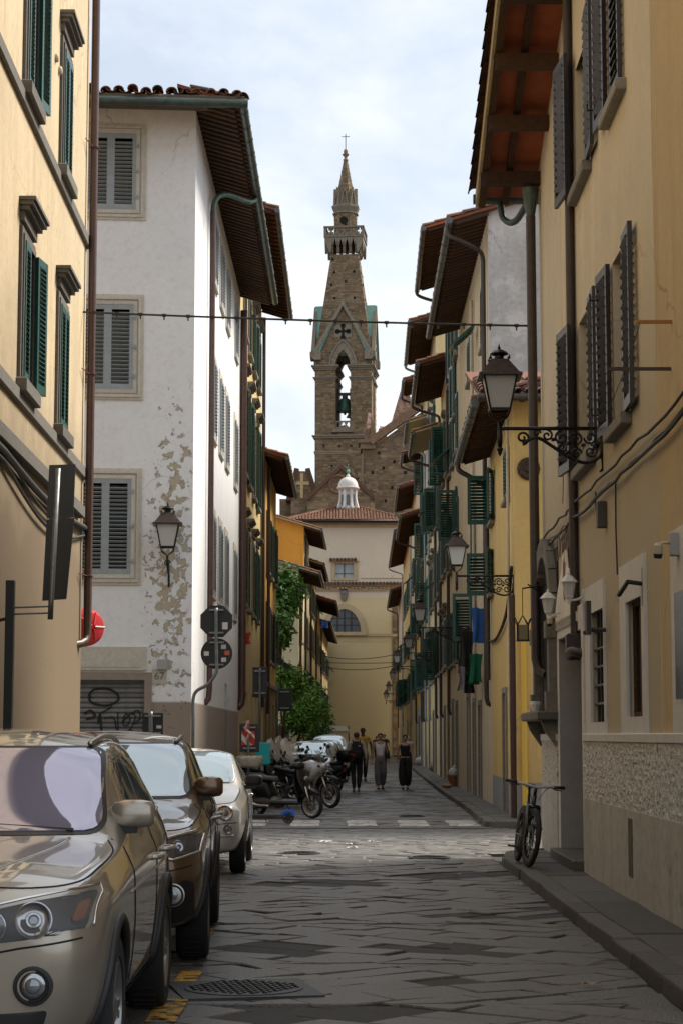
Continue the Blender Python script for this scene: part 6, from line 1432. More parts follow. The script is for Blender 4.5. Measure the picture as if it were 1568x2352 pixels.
def suv_details(c, sill=True):
    for sx, md in ((1, 'R'), (-1, 'L')):
        gl = c.patch('side_window', rr([(1.98, 1.16), (2.95, 1.175), (2.95, 1.535), (2.52, 1.53), (2.35, 1.46)], .05), md, SIDEG, .003)
        c.patch('side_window', rr([(3.0, 1.175), (3.72, 1.19), (3.72, 1.52), (3.0, 1.537)], .05), md, SIDEG, .003)
        c.patch('side_window', rr([(3.78, 1.19), (4.2, 1.23), (4.05, 1.43), (3.78, 1.5)], .05), md, SIDEG, .003)
        c.line('window_trim', [(1.95, 1.135), (3.0, 1.155), (4.2, 1.2)], md, SATIN, .008, .004)
        for ys in ((1.62, 1.72, 1.75), (2.98, 2.98, 2.98), (3.95, 3.75, 3.6)): c.line('door_gap', [(ys[0], 1.12), (ys[1], .7), (ys[2], .36)], md, SEAMM, .005)
        c.line('door_gap', [(1.72, .36), (3.6, .36)], md, SEAMM, .006)
        c.line('swage_line', [(1.5, .86), (2.5, .885), (3.9, .91)], md, c.pm, .012, -.004)
        for y in (2.78, 3.62):
            p, n = c.hit((sx*3, y, .96), (-sx, 0, 0))
            m = MB(); m.tube(spline([p+Vector((sx*-.005, -.09, 0)), p+Vector((sx*.04, -.06, .004)), p+Vector((sx*.045, .06, .006)), p+Vector((sx*-.005, .1, .004))], 4), .015, 8); m.build('door_handle', c.pm if c.keyless is None else SATIN, c.t, smooth=True, local=True)
        rl = c.line('roof_rail', [(sx*.585, 2.5), (sx*.6, 2.7), (sx*.6, 3.2), (sx*.585, 3.9), (sx*.56, 4.1)], 'T', SATIN, .016, .022)
        for (wy, wz) in c.wh:
            pts = []
            for k in range(25):
                a = pi*(-.06+1.12*k/24); p, n = c.hit((sx*3, wy+(c.wr+.055)*cos(a), wz+.01+(c.wr+.055)*sin(a)), (-sx, 0, 0))
                if p: pts.append(p+n*.006)
            m = MB(); m.tube(pts, .024, 8); m.build('arch_trim', BLKP, c.t, smooth=True, local=True)
        if sill: c.patch('sill_trim', rr([(1.25, .22), (3.3, .22), (3.25, .34), (1.3, .34)], .02), md, BLKP, .006)
def headlamp(c, poly, lights, amber=None, frame=True, mode='F', par=None):
    """a lamp pod: dark housing laid on the body, reflector bowls and lenses, clear cover"""
    h = c.patch('headlight', poly, mode, BLKP, .004, nv=12)
    for (x, z, r) in lights:
        p, n = c.hit((x, -2, z), (0, 1, 0)); n = (n+Vector((0, -1.2, 0))).normalized(); q = Vector((0, 0, 1)).rotation_difference(n).to_matrix().to_4x4()
        T = Matrix.Translation(p+n*.008) @ q
        m = MB(); m.lathe([(r*1.04, -.015), (r*1.04, .016), (r*.97, .018), (r*.9, .012), (r*.72, .0), (r*.5, -.002), (r*.44, .006), (r*.42, .012), (r*.3, .014)], n=28, T=T, cap=False); m.build('reflector', REFL, h, smooth=True, local=False, M=c.M, angle=40)
        m = MB(); m.sph((0, 0, 0), r*.36, 16, 10, (1, 1, .3), T=T); m.build('lens', LENS, h, smooth=True, M=c.M)
    if amber: c.patch('indicator', amber, mode, AMB, .012, par=c.t)
    c.patch('lamp_cover', poly, mode, LAMPG, .028, nv=12, skirt=.03)
    return h
# ---- nearest: champagne SUV
PCH = paint('champagne metallic paint', (.40, .36, .30), .62, .3)
M1 = T3(-1.99, 8.72, 0) @ RZ(R(.3))
c = Car('parked_car', 'champagne silver SUV parked nearest, with round twin headlamps', SUV, PCH, M1, [(.87, .36), (3.68, .36)], .365, group='parked cars')
c.keyless = None; c.wr = .365; c.wh = [(.87, .36), (3.68, .36)]
c.patch('windscreen', rr([(-.76, 1.16), (.76, 1.16), (.655, 1.575), (-.655, 1.575)], .09), 'F', WSG, .008, nv=22, nu=44)
c.patch('windscreen_seal', rr([(-.785, 1.145), (.785, 1.145), (.675, 1.592), (-.675, 1.592)], .09), 'F', BLKP, .003, nv=22, nu=44, skirt=0)
suv_details(c)
lp = rr([(.88, .955), (.865, .80), (.50, .755), (.38, .80), (.36, .865), (.60, .92)], .03)
headlamp(c, lp, [(.655, .85, .078), (.475, .828, .066)], rr([(.80, .835), (.85, .84), (.862, .92), (.82, .91)], .015))
headlamp(c, [(-x, z) for x, z in lp], [(-.655, .85, .078), (-.475, .828, .066)], rr([(-.80, .835), (-.85, .84), (-.862, .92), (-.82, .91)], .015))
c.line('headlight_trim', [(.36, .88), (.60, .925), (.865, .965), (.885, .93), (.875, .80)], 'F', CHROME, .007, .02)
for sx in (-1, 1):
    p, n = c.hit((sx*.66, -2, .575), (0, 1, 0)); T = Matrix.Translation(p) @ RX(pi/2)
    m = MB(); m.lathe([(.085, -.03), (.085, .014), (.072, .016), (.066, .0)], n=24, T=T); f = m.build('fog_light', BLKP, c.t, local=True, smooth=True, angle=40)
    m = MB(); m.lathe([(.06, -.02), (.058, .006), (.03, .001)], n=24, T=T); m.build('reflector', REFL, f, M=c.M, smooth=True)
    m = MB(); m.sph((p.x, p.y-.004, p.z), .035, 12, 8, (1, .5, 1)); m.build('lens', LENS, f, M=c.M, smooth=True)
    c.patch('air_intake', rr([(sx*.36, .38), (sx*.70, .40), (sx*.72, .47), (sx*.38, .45)], .02), 'F', BLKP, .004)
    c.patch('kidney_grille', rr([(sx*.02, .70), (sx*.22, .72), (sx*.25, .80), (sx*.2, .86), (sx*.02, .87)], .03), 'F', BLKP, .006); c.line('grille_trim', [(sx*.02, .70), (sx*.22, .72), (sx*.25, .80), (sx*.2, .86), (sx*.02, .87), (sx*.02, .70)], 'F', CHROME, .01, .008)
c.patch('air_intake', rr([(-.3, .36), (.3, .36), (.32, .46), (-.32, .46)], .02), 'F', BLKP, .004)
c.line('bumper_gap', [(-.88, .77), (-.6, .735), (-.3, .68), (.3, .68), (.6, .735), (.88, .77)], 'F', SEAMM, .005)
for sx in (-1, 1):
    c.line('bonnet_gap', [(sx*.36, .14), (sx*.62, .2), (sx*.80, .4), (sx*.845, .85), (sx*.85, 1.35), (sx*.80, 1.58)], 'T', SEAMM, .005)
    c.line('bonnet_crease', [(sx*.33, .12), (sx*.5, .7), (sx*.62, 1.5)], 'T', PCH, .012, -.006)
m = MB(); m.tube([(.62, 1.58, 1.165), (.1, 1.62, 1.195), (-.1, 1.62, 1.2)], .014, 6); m.tube([(-.05, 1.58, 1.18), (-.6, 1.6, 1.175)], .014, 6); m.build('wiper', BLKP, c.t, local=True)
for sx in (-1, 1):
    c.mirror(sx*.82, 1.95, 1.235, PCH, sx, .18, .15, .14)
    for (y, z) in c.wh: c.wheel(sx*.82, y, z, .365, .235, 5)
m = MB(); m.box(-.26, .26, -.03, -.015, .5, .61); pl = m.build('number_plate', mat('plate white', (.7, .7, .7), .4), c.t, local=True)
# ---- second: bronze SUV
PBR = paint('bronze brown metallic paint', (.155, .095, .05), .6, .3)
c = Car('parked_car', 'bronze brown SUV parked second, with slim chrome edged headlight', [(y, [(x*.98, z) for x, z in h]) for y, h in SUV], PBR, T3(-1.885, 14.15, 0) @ RZ(R(2.0)), [(.87, .36), (3.60, .36)], .365, group='parked cars')
c.keyless = 1; c.wr = .365; c.wh = [(.87, .36), (3.60, .36)]
c.patch('windscreen', rr([(-.75, 1.17), (.75, 1.17), (.645, 1.575), (-.645, 1.575)], .09), 'F', WSB, .008, nv=22, nu=44)
c.patch('windscreen_seal', rr([(-.775, 1.155), (.775, 1.155), (.665, 1.592), (-.665, 1.592)], .09), 'F', BLKP, .003, nv=22, nu=44, skirt=0)
suv_details(c)
for sx in (-1, 1):
    f = lambda P_: [(sx*x, z) for x, z in P_]
    headlamp(c, rr(f([(.885, .945), (.86, .83), (.60, .765), (.42, .79), (.40, .83), (.62, .885)]), .02), [(sx*.73, .86, .045), (sx*.6, .835, .03)])
    c.line('headlight_trim', f([(.40, .85), (.62, .905), (.88, .965)]), 'F', CHROME, .014, .016); c.line('headlight_trim', f([(.885, .93), (.86, .82), (.70, .775), (.62, .79), (.56, .83)]), 'F', CHROME, .012, .018)
    p, n = c.hit((sx*.70, -2, .53), (0, 1, 0)); T = Matrix.Translation(p) @ RX(pi/2)
    c.patch('bumper_trim', rr(f([(.45, .30), (.84, .34), (.84, .62), (.76, .64), (.50, .46)]), .04), 'F', BLKP, .004)
    m = MB(); m.lathe([(.075, -.03), (.075, .02), (.06, .022), (.055, .0)], n=24, T=T); fg = m.build('fog_light', BLKP, c.t, local=True, smooth=True, angle=40)
    m = MB(); m.lathe([(.082, -.02), (.082, .016), (.075, .018)], n=24, T=T); m.build('fog_trim', SATIN, fg, M=c.M, smooth=True, angle=40)
    m = MB(); m.sph((p.x, p.y-.004, p.z), .05, 12, 8, (1, .4, 1)); m.build('lens', LENS, fg, M=c.M, smooth=True)
    c.line('bonnet_gap', [(sx*.40, .14), (sx*.64, .2), (sx*.79, .4), (sx*.83, .85), (sx*.835, 1.35), (sx*.78, 1.58)], 'T', SEAMM, .005)
    c.mirror(sx*.82, 1.95, 1.24, PBR, sx, .175, .165, .14)
    for (y, z) in c.wh: c.wheel(sx*.81, y, z, .365, .235, 5)
c.patch('grille', rr([(-.38, .68), (.38, .68), (.40, .84), (-.40, .84)], .04), 'F', BLKP, .004)
c.line('bumper_gap', [(-.86, .74), (-.5, .66), (.5, .66), (.86, .74)], 'F', SEAMM, .005)
# ---- third: small rounded cream hatchback
MINI = [(.00, [(.50, .26), (.56, .33), (.61, .45), (.62, .57), (.58, .68), (.50, .75), (.34, .785), (.17, .80), (0, .805)]),
        (.13, [(.60, .22), (.68, .32), (.735, .46), (.745, .60), (.715, .73), (.63, .82), (.43, .87), (.21, .885), (0, .89)]),
        (.42, [(.68, .22), (.76, .32), (.80, .50), (.81, .66), (.785, .80), (.70, .89), (.48, .945), (.24, .965), (0, .97)]),
        (.78, [(.70, .22), (.78, .32), (.815, .52), (.82, .70), (.795, .86), (.715, .955), (.52, 1.0), (.26, 1.02), (0, 1.025)]),
        (1.02, [(.70, .2), (.77, .3), (.805, .52), (.815, .72), (.795, .89), (.735, 1.0), (.58, 1.045), (.29, 1.07), (0, 1.075)]),
        (1.36, [(.70, .2), (.77, .3), (.80, .52), (.812, .73), (.795, .92), (.745, 1.06), (.63, 1.27), (.32, 1.33), (0, 1.34)]),
        (1.70, [(.70, .2), (.77, .3), (.80, .52), (.812, .74), (.795, .93), (.745, 1.08), (.585, 1.42), (.3, 1.485), (0, 1.495)]),
        (2.35, [(.70, .2), (.77, .3), (.80, .52), (.812, .75), (.795, .94), (.745, 1.09), (.565, 1.425), (.29, 1.49), (0, 1.50)]),
        (2.9, [(.70, .22), (.77, .32), (.805, .53), (.815, .75), (.79, .94), (.725, 1.08), (.54, 1.36), (.28, 1.42), (0, 1.43)]),
        (3.3, [(.64, .26), (.72, .36), (.765, .55), (.77, .74), (.74, .92), (.68, 1.02), (.52, 1.16), (.27, 1.2), (0, 1.21)]),
        (3.52, [(.55, .3), (.62, .38), (.67, .55), (.68, .7), (.65, .84), (.6, .92), (.45, .97), (.22, .99), (0, .995)])]
def mini(name, label, pm, M, glass, group='parked cars', scale=None, round_lamps=True):
    st = MINI if not scale else [(y*scale[1], [(x*scale[0], z*scale[2]) for x, z in h]) for y, h in MINI]
    sx_, sy_, sz_ = scale or (1, 1, 1); q = lambda P_: [(x*sx_, z*sz_) for x, z in P_]; s2 = lambda P_: [(y*sy_, z*sz_) for y, z in P_]
    wh = [(.62*sy_, .29), (2.92*sy_, .29)]
    c = Car(name, label, st, pm, M, wh, .292, group=group, sub=3 if round_lamps else 2)
    c.patch('windscreen', rr(q([(-.64, 1.075), (.64, 1.075), (.55, 1.435), (-.55, 1.435)]), .09), 'F', glass, .004, nv=14, nu=20)
    c.patch('windscreen_seal', rr(q([(-.66, 1.06), (.66, 1.06), (.565, 1.45), (-.565, 1.45)]), .09), 'F', BLKP, .002, nv=14, nu=20)
    c.patch('rear_window', rr(q([(-.55, 1.06), (.55, 1.06), (.45, 1.33), (-.45, 1.33)]), .08), 'B', glass, .004)
    for sx, md in ((1, 'R'), (-1, 'L')):
        c.patch('side_window', rr(s2([(1.3, 1.07), (2.2, 1.09), (2.2, 1.38), (1.78, 1.38), (1.6, 1.32)]), .05), md, SIDEG, .003); c.patch('side_window', rr(s2([(2.27, 1.09), (2.85, 1.1), (2.65, 1.31), (2.27, 1.375)]), .06), md, SIDEG, .003)
        c.line('door_gap', s2([(1.08, 1.02), (1.12, .6), (1.18, .32)]), md, SEAMM, .005); c.line('door_gap', s2([(2.24, 1.05), (2.24, .7), (2.15, .32)]), md, SEAMM, .005); c.line('door_gap', s2([(1.18, .32), (2.15, .32)]), md, SEAMM, .005)
        c.line('rubbing_strip', s2([(1.15, .5), (2.2, .5)]), md, pm, .014, .0)
        p, n = c.hit((sx*3, 2.02*sy_, .9*sz_), (-sx, 0, 0)); m = MB(); m.tube([p+Vector((0, -.08, 0)), p+Vector((sx*.03, -.05, 0)), p+Vector((sx*.03, .05, 0)), p+Vector((0, .08, 0))], .014, 8); m.build('door_handle', CHROME, c.t, local=True, smooth=True)
        for (x, z, r, nm) in ((.565, .735, .088, 'headlight'), (.60, .545, .05, 'fog_light')) if round_lamps else ((.56, .7, .08, 'headlight'),):
            p, n = c.hit((sx*x*sx_, -2, z*sz_), (0, 1, 0)); n = (n+Vector((0, -.8, 0))).normalized(); T = Matrix.Translation(p) @ Vector((0, 0, 1)).rotation_difference(n).to_matrix().to_4x4()
            m = MB(); m.lathe([(r*1.12, -.05), (r*1.12, .012), (r, .022), (r*.98, .005)], n=28, T=T); h = m.build(nm, CHROME, c.t, local=True, smooth=True, angle=40)
            m = MB(); m.lathe([(r*.98, -.02), (r*.96, .012), (r*.6, -.0), (r*.4, -.01)], n=24, T=T); m.build('reflector', REFL, h, M=c.M, smooth=True, angle=40)
            m = MB(); m.sph((0, 0, .002), r*.55, 14, 8, (1, 1, .4), T=T); m.build('lens', LENS, h, M=c.M, smooth=True)
        c.patch('tail_light', rr(q([(sx*.6, .7), (sx*.7, .7), (sx*.68, .9), (sx*.6, .9)]), .02), 'B', REDL, .01)
        c.line('bonnet_gap', [(sx*.45*sx_, .1), (sx*.66*sx_, .3), (sx*.71*sx_, .8), (sx*.70*sx_, .98)], 'T', SEAMM, .005)
        c.mirror(sx*.80*sx_, 1.3*sy_, 1.09*sz_, BLKP if round_lamps else pm, sx, .17, .15, .12)
        for (y, z) in wh: c.wheel(sx*.70*sx_, y, z, .292, .19, 7)
    c.line('bumper_gap', q([(-.74, .62), (-.4, .6), (.4, .6), (.74, .62)]), 'F', SEAMM, .005); c.line('bumper_strip', q([(-.74, .47), (0, .45), (.74, .47)]), 'F', pm, .016, .0)
    m = MB(); m.tube([(.4, 1.02*sy_, 1.085*sz_), (0, 1.0*sy_, 1.1*sz_), (-.5, 1.0*sy_, 1.09*sz_)], .01, 6); m.build('wiper', BLKP, c.t, local=True)
    return c
mini('parked_car', 'small rounded cream white hatchback parked third, with round chrome headlamps', paint('cream white paint', (.66, .65, .61), .1, .35), T3(-1.95, 23.75, 0) @ RZ(R(.6)), WSB)
PSV = paint('silver blue paint', (.33, .36, .40), .6, .3); PBL = paint('black car paint', (.015, .015, .018), .3, .25); PWH = paint('white car paint', (.6, .61, .62), 0, .3); PRD = paint('dark red car paint', (.2, .02, .02), .3, .3)
for (lb, pm, X, Y, sc) in (('silver blue hatchback parked behind the motorcycles', PSV, -1.02, 57.0, (1.06, 1.15, 1.0)), ('pale silver car parked second behind the motorcycles', PWH, -.95, 62.5, (1.06, 1.15, 1.0)),
                           ('black car parked third behind the motorcycles', PBL, -.8, 68.2, (1.06, 1.15, 1.0)), ('silver car parked fourth beyond the motorcycles', PSV, -.68, 74.0, (1.06, 1.15, 1.0)), ('white van-like car parked fifth up the street', PWH, -.5, 81.0, (1.08, 1.2, 1.14)), ('dark car parked farthest up the street before the awning', PBL, -.3, 90.0, (1.06, 1.15, 1.0))):
    mini('parked_car', lb, pm, T3(X, Y, 0), WSB, scale=sc, round_lamps=False)
# ================================================================== two-wheelers
BLKB = mat('gloss black fairing', (.010, .010, .011), .4, spec=.3)
NAVY = mat('dark blue black fairing', (.013, .015, .022), .4, spec=.3)
SEATM = mat('black vinyl seat', (.02, .02, .022), .55, bump=.2, bscale=120)
SILV = mat('silver fork', (.45, .44, .42), .3, metal=.9)
ENG = mat('engine grey', (.12, .12, .12), .45, metal=.6, var=.3, vscale=20)
CLEAR = mat('tinted windscreen', (.62, .6, .55), .06, alpha=.5, spec=.8)
SMOKE = mat('smoked visor', (.1, .09, .08), .08, alpha=.55, spec=.8)
WHT = mat('pale grey white paint', (.58, .59, .62), .25, coat=.5)
def ell(m, secs, n=12):
    """loft of rounded sections (x, z, half width y, half height z, tilt)"""
    out = []
    for s in secs:
        x, z, wy, hz = s[:4]; tl = s[4] if len(s) > 4 else 0; q = []
        for k in range(n):
            a = 2*pi*k/n; cy, cz = cos(a), sin(a); f = lambda v: math.copysign(abs(v)**.75, v)
            q.append((x+f(cz)*hz*sin(tl), f(cy)*wy, z+f(cz)*hz*cos(tl)))
        out.append(q)
    return m.loft(out)
def bwheel(t, x, r, w, z=None, spokes=10, rimm=SILV, steer=0, wire=False, hubr=.045):
    z = r if z is None else z; e = obj('wheel', None, t, T3(x, 0, z) @ RZ(steer), local=True); T = RX(pi/2)
    m = MB(); m.lathe([(r*.8, -w*.35), (r*.9, -w*.5), (r*.97, -w*.35), (r, 0), (r*.97, w*.35), (r*.9, w*.5), (r*.8, w*.35), (r*.8, -w*.35)], n=36, T=T, cap=False); m.build('tyre', TYRE, e, smooth=True, local=True, angle=50)
    m = MB(); m.lathe([(r*.80, -w*.38), (r*.82, -w*.3), (r*.75, -w*.25), (r*.75, w*.25), (r*.82, w*.3), (r*.80, w*.38), (r*.73, w*.3), (r*.73, -w*.3), (r*.80, -w*.38)], n=36, T=T, cap=False); m.build('rim', rimm, e, smooth=True, local=True, angle=40)
    m = MB()
    for k in range(spokes):
        a = 2*pi*k/spokes
        if wire: m.tube([(hubr*cos(a+.6), (-1)**k*w*.28, hubr*sin(a+.6)), (r*.76*cos(a), 0, r*.76*sin(a))], .004, 4)
        else: m.tube([(hubr*cos(a), 0, hubr*sin(a)), (r*.45*cos(a+.12), 0, r*.45*sin(a+.12)), (r*.77*cos(a+.32), 0, r*.77*sin(a+.32))], [.016, .013, .012], 6)
    m.build('spoke', rimm, e, local=True, kind='stuff')
    m = MB(); m.lathe([(hubr, -w*.45), (hubr*1.2, 0), (hubr, w*.45)], n=14, T=T); m.build('hub', rimm, e, local=True, smooth=True, angle=40)
    m = MB(); m.lathe([(r*.42, w*.34), (r*.42, w*.4), (r*.3, w*.4), (r*.3, w*.34), (r*.42, w*.34)], n=24, T=T, cap=False); m.build('brake_disc', ENG, e, local=True)
    return e
def bars(t, x, z, wid, steer=0, rise=.06, mirrors=True, mt=BLKB, stem=.12):
    h = obj('handlebar', None, t, T3(x, 0, z) @ RZ(steer), local=True)
    m = MB(); m.tube(spline([(-.1, -wid, rise), (-.02, -wid*.55, rise), (.02, 0, 0), (-.02, wid*.55, rise), (-.1, wid, rise)], 5), .013, 8); m.build('bar', BLKP, h, smooth=True, local=True)
    for sy in (-1, 1):
        m = MB(); m.tube([(-.1-.0, sy*wid, rise), (-.06, sy*(wid-.12), rise)], .02, 8); m.build('grip', BLKP, h, local=True, smooth=True)
        m = MB(); m.tube([(-.02, sy*(wid-.14), rise), (.03, sy*(wid-.08), rise-.005), (-.02, sy*wid, rise-.01)], .007, 5); m.build('lever', BLKP, h, local=True)
        if mirrors:
            m = MB(); m.tube(spline([(-.02, sy*(wid-.15), rise), (0, sy*(wid-.1), rise+.12), (-.03, sy*(wid+.02), rise+.2)], 4), .006, 5); e = m.build('mirror_stem', BLKP, h, local=True)
            m = MB(); m.sph((-.03, sy*(wid+.03), rise+.23), .055, 12, 8, (.35, 1.1, .8)); m.build('mirror', BLKP, h, local=True, smooth=True)
    return h
def scooter(name, label, M, body=BLKB, wr=.27, screen=None, topbox=None, seatm=SEATM, steer=0, silver=False, group='parked motorcycles and scooters', cat='scooter'):
    t = thing(name, label, cat, M=M, group=group); wb = .67
    bwheel(t, wb, wr, .1, spokes=9, steer=steer); bwheel(t, -wb, wr, .12, spokes=9, rimm=ENG)
    m = MB(); ell(m, [(wb-.3, wr+.18, .05, .04, .9), (wb-.18, wr+.28, .07, .035, .5), (wb, wr+.31, .075, .03), (wb+.17, wr+.24, .06, .03, -.6)]); m.build('front_mudguard', body, t, smooth=True, local=True)
    for sy in (-1, 1): m = MB(); m.tube([(wb, sy*.075, wr), (wb-.1, sy*.075, wr+.38)], [.022, .024], 8); m.build('fork', SILV, t, smooth=True, local=True)
    m = MB(); ell(m, [(wb-.05, .42, .06, .05), (wb-.10, .55, .14, .08), (wb-.16, .72, .21, .08, .2), (wb-.22, .88, .19, .09, .3), (wb-.27, 1.0, .12, .06, .3)]); m.build('front_fairing', body, t, smooth=True, local=True)
    m = MB(); ell(m, [(wb-.22, .40, .2, .1), (wb-.26, .6, .22, .06), (wb-.30, .82, .2, .06), (wb-.30, .95, .13, .05)]); m.build('leg_shield', body, t, smooth=True, local=True)
    m = MB(); m.bbox(-.2, wb-.2, -.19, .19, .28, .36, .03); m.build('footboard', BLKP, t, local=True)
    m = MB(); ell(m, [(-.22, .42, .13, .12), (-.3, .55, .17, .2), (-.55, .64, .19, .18), (-.85, .72, .15, .12), (-1.02, .77, .07, .05)]); m.build('tail_body', body, t, smooth=True, local=True)
    m = MB(); ell(m, [(-.1, .74, .08, .03), (-.18, .78, .13, .055), (-.4, .79, .16, .05), (-.55, .84, .16, .05), (-.8, .87, .14, .045), (-.92, .86, .08, .02)]); m.build('seat', seatm, t, smooth=True, local=True)
    m = MB(); ell(m, [(-.05, .30, .1, .08), (-.3, .34, .15, .12), (-.6, .32, .13, .1), (-.8, .3, .08, .06)]); m.build('engine', ENG, t, smooth=True, local=True)
    m = MB(); m.tube(spline([(-.25, -.16, .25), (-.6, -.2, .28), (-1.0, -.2, .4)], 5), [.03]*5+[.055]*6, 10); m.build('exhaust', SILV if silver else ENG, t, smooth=True, local=True)
    m = MB(); ell(m, [(-.94, .68, .07, .035), (-1.02, .67, .065, .03)]); m.build('tail_light', REDL, t, smooth=True, local=True)
    m = MB(); ell(m, [(wb-.12, .8, .09, .05, .3), (wb-.085, .79, .08, .045, .3)]); m.build('headlight', LENS, t, smooth=True, local=True)
    m = MB(); m.tube([(-.05, .14, .3), (.05, .28, .01)], .012, 6); m.build('stand', BLKP, t, local=True)
    m = MB(); ell(m, [(-1.02, .55, .06, .012, .9), (-1.12, .42, .06, .012, .9)]); m.build('rear_mudguard', BLKP, t, local=True)
    bars(t, wb-.32, 1.03, .34, steer, .03, mt=body)
    m = MB(); ell(m, [(wb-.42, 1.03, .13, .05), (wb-.3, 1.06, .17, .07), (wb-.2, 1.04, .12, .06)]); m.build('headset', body, t, smooth=True, local=True)
    if screen:
        hh, ww, mt_ = screen; m = MB(); n = 8; vs = []
        for j in range(13):
            v = j/12
            for i in range(n+1):
                u = -1+2*i/n; w_ = ww*math.sqrt(max(.03, 1-((v-.42)/.585)**2)); vs.append((wb-.18-.30*v-.10*u*u+.0, u*w_, 1.0+hh*v-.05*u*u*(v > .8)))
        m.add(vs, [(j*(n+1)+i, j*(n+1)+i+1, (j+1)*(n+1)+i+1, (j+1)*(n+1)+i) for j in range(12) for i in range(n)])
        m.build('windscreen', mt_, t, smooth=True, local=True, fix=False)
        m = MB(); edge = [Vector(vs[j*(n+1)]) for j in range(13)]+[Vector(vs[12*(n+1)+i]) for i in range(1, n+1)]+[Vector(vs[j*(n+1)+n]) for j in range(11, -1, -1)]; m.tube(edge, .006, 5); m.build('screen_edge', BLKP if mt_ is SMOKE else mat('pale screen edge', (.4, .38, .33), .3), t, local=True)
    if topbox:
        m = MB(); ell(m, [(-.78, 1.08, .2, .15), (-.84, 1.09, .26, .17), (-1.12, 1.09, .27, .17), (-1.2, 1.08, .22, .14)], 16); b = m.build('top_box', topbox, t, smooth=True, local=True)
        m = MB(); ell(m, [(-1.15, 1.1, .24, .04), (-1.215, 1.1, .2, .035)]); m.build('box_reflector', REDL, b, smooth=True, M=M)
        m = MB(); m.bbox(-1.1, -.75, -.12, .12, .88, .93, .01); m.build('luggage_rack', BLKP, t, local=True)
    return t
def motorcycle(name, label, M, tank=WHT, steer=0, group='parked motorcycles and scooters'):
    t = thing(name, label, 'motorcycle', M=M, group=group); wf_, wr_ = .315, .3
    bwheel(t, .74, wf_, .1, spokes=28, wire=True, steer=steer); bwheel(t, -.72, wr_, .14, spokes=28, wire=True)
    for sy in (-1, 1):
        m = MB(); m.tube([(.74, sy*.09, wf_), (.60, sy*.09, .72)], .027, 8); m.build('fork', SILV, t, smooth=True, local=True); m = MB(); m.tube([(.60, sy*.09, .72), (.50, sy*.09, 1.02)], .021, 8); m.build('fork_tube', SILV, t, smooth=True, local=True)
        m = MB(); m.tube([(-.1, sy*.13, .55), (-.72, sy*.12, wr_)], [.035, .028], 8); m.build('swing_arm', ENG, t, smooth=True, local=True)
    m = MB(); ell(m, [(.45, .62, .05, .02, .6), (.62, .72, .07, .02, .3), (.85, .72, .07, .018, -.2), (1.0, .66, .04, .015, -.6)]); m.build('front_mudguard', BLKP, t, smooth=True, local=True)
    m = MB(); ell(m, [(.52, .88, .05, .06), (.42, .92, .15, .12), (.25, .96, .2, .14), (.02, .93, .2, .12), (-.14, .86, .14, .06)]); m.build('tank', tank, t, smooth=True, local=True)
    m = MB(); ell(m, [(.75, .98, .03, .02), (.62, .96, .1, .07), (.48, .9, .2, .14), (.36, .8, .22, .14), (.26, .64, .15, .08)]); m.build('fairing', tank, t, smooth=True, local=True)
    m = MB(); ell(m, [(.68, .98, .07, .05), (.72, .98, .06, .045)]); m.build('headlight', LENS, t, smooth=True, local=True)
    m = MB(); ell(m, [(-.05, .83, .1, .04), (-.25, .83, .15, .05), (-.5, .88, .15, .05), (-.75, .92, .12, .04), (-.85, .92, .06, .02)]); m.build('seat', SEATM, t, smooth=True, local=True)
    m = MB(); ell(m, [(-.2, .72, .12, .08), (-.55, .8, .12, .06), (-.95, .86, .06, .03)]); m.build('tail', BLKB, t, smooth=True, local=True)
    m = MB(); ell(m, [(.3, .42, .08, .1), (.15, .48, .15, .18), (-.1, .46, .16, .18), (-.25, .45, .1, .12)]); m.build('engine', ENG, t, smooth=True, local=True)
    m = MB(); m.tube([(.45, 0, .85), (.32, .0, .55), (.25, 0, .28), (-.2, 0, .26), (-.2, 0, .7)], .028, 8); m.build('frame', SILV, t, smooth=True, local=True)
    m = MB(); m.tube(spline([(.25, -.1, .45), (.3, -.14, .25), (-.2, -.16, .24), (-.5, -.19, .45), (-.95, -.2, .68)], 5), [.022]*12+[.05]*9, 10); m.build('exhaust', SILV, t, smooth=True, local=True)
    m = MB(); n = 6; vs = [(.62-.18*v-.05*u*u, u*.15*(1-.3*v), 1.02+.22*v) for v in (0, .5, 1) for u in [-1+2*i/n for i in range(n+1)]]; m.add(vs, [(j*(n+1)+i, j*(n+1)+i+1, (j+1)*(n+1)+i+1, (j+1)*(n+1)+i) for j in range(2) for i in range(n)]); m.build('windscreen', SMOKE, t, smooth=True, local=True, fix=False)
    m = MB(); m.tube([(-.05, .12, .3), (.0, .3, .01)], .012, 6); m.build('stand', BLKP, t, local=True)
    m = MB(); ell(m, [(-.93, .8, .05, .03), (-1.0, .79, .05, .028)]); m.build('tail_light', REDL, t, smooth=True, local=True)
    for sy in (-1, 1): m = MB(); m.sph((.6, sy*.2, .98), .035, 8, 6, (1.3, 1, 1)); m.build('indicator', AMB, t, smooth=True, local=True)
    bars(t, .42, 1.08, .38, steer, .06); return t
def stand(x, y, ang, lean=4):                    # where the front wheel touches (pixel), heading, side lean
    return x, y, ang, lean
def put(px_, py_, ang, front=.67, lean=5):
    g = G(px_, py_); return T3(g.x, g.y, 0) @ RZ(R(ang)) @ T3(-front, 0, 0) @ RX(R(lean))
scooter('black_scooter', 'black high-wheeled scooter parked nearest beside the blue kick scooter', put(718, 1880.5, -30), BLKB, .262, silver=True, steer=-.12)
motorcycle('motorcycle', 'silver white trail motorcycle with wire wheels behind the black scooter', put(760, 1857, -34, .74), WHT, steer=-.2)
scooter('touring_scooter', 'dark scooter with a tall clear windscreen behind the black scooter', put(706, 1852, -25), NAVY, .25, screen=(.62, .34, CLEAR))
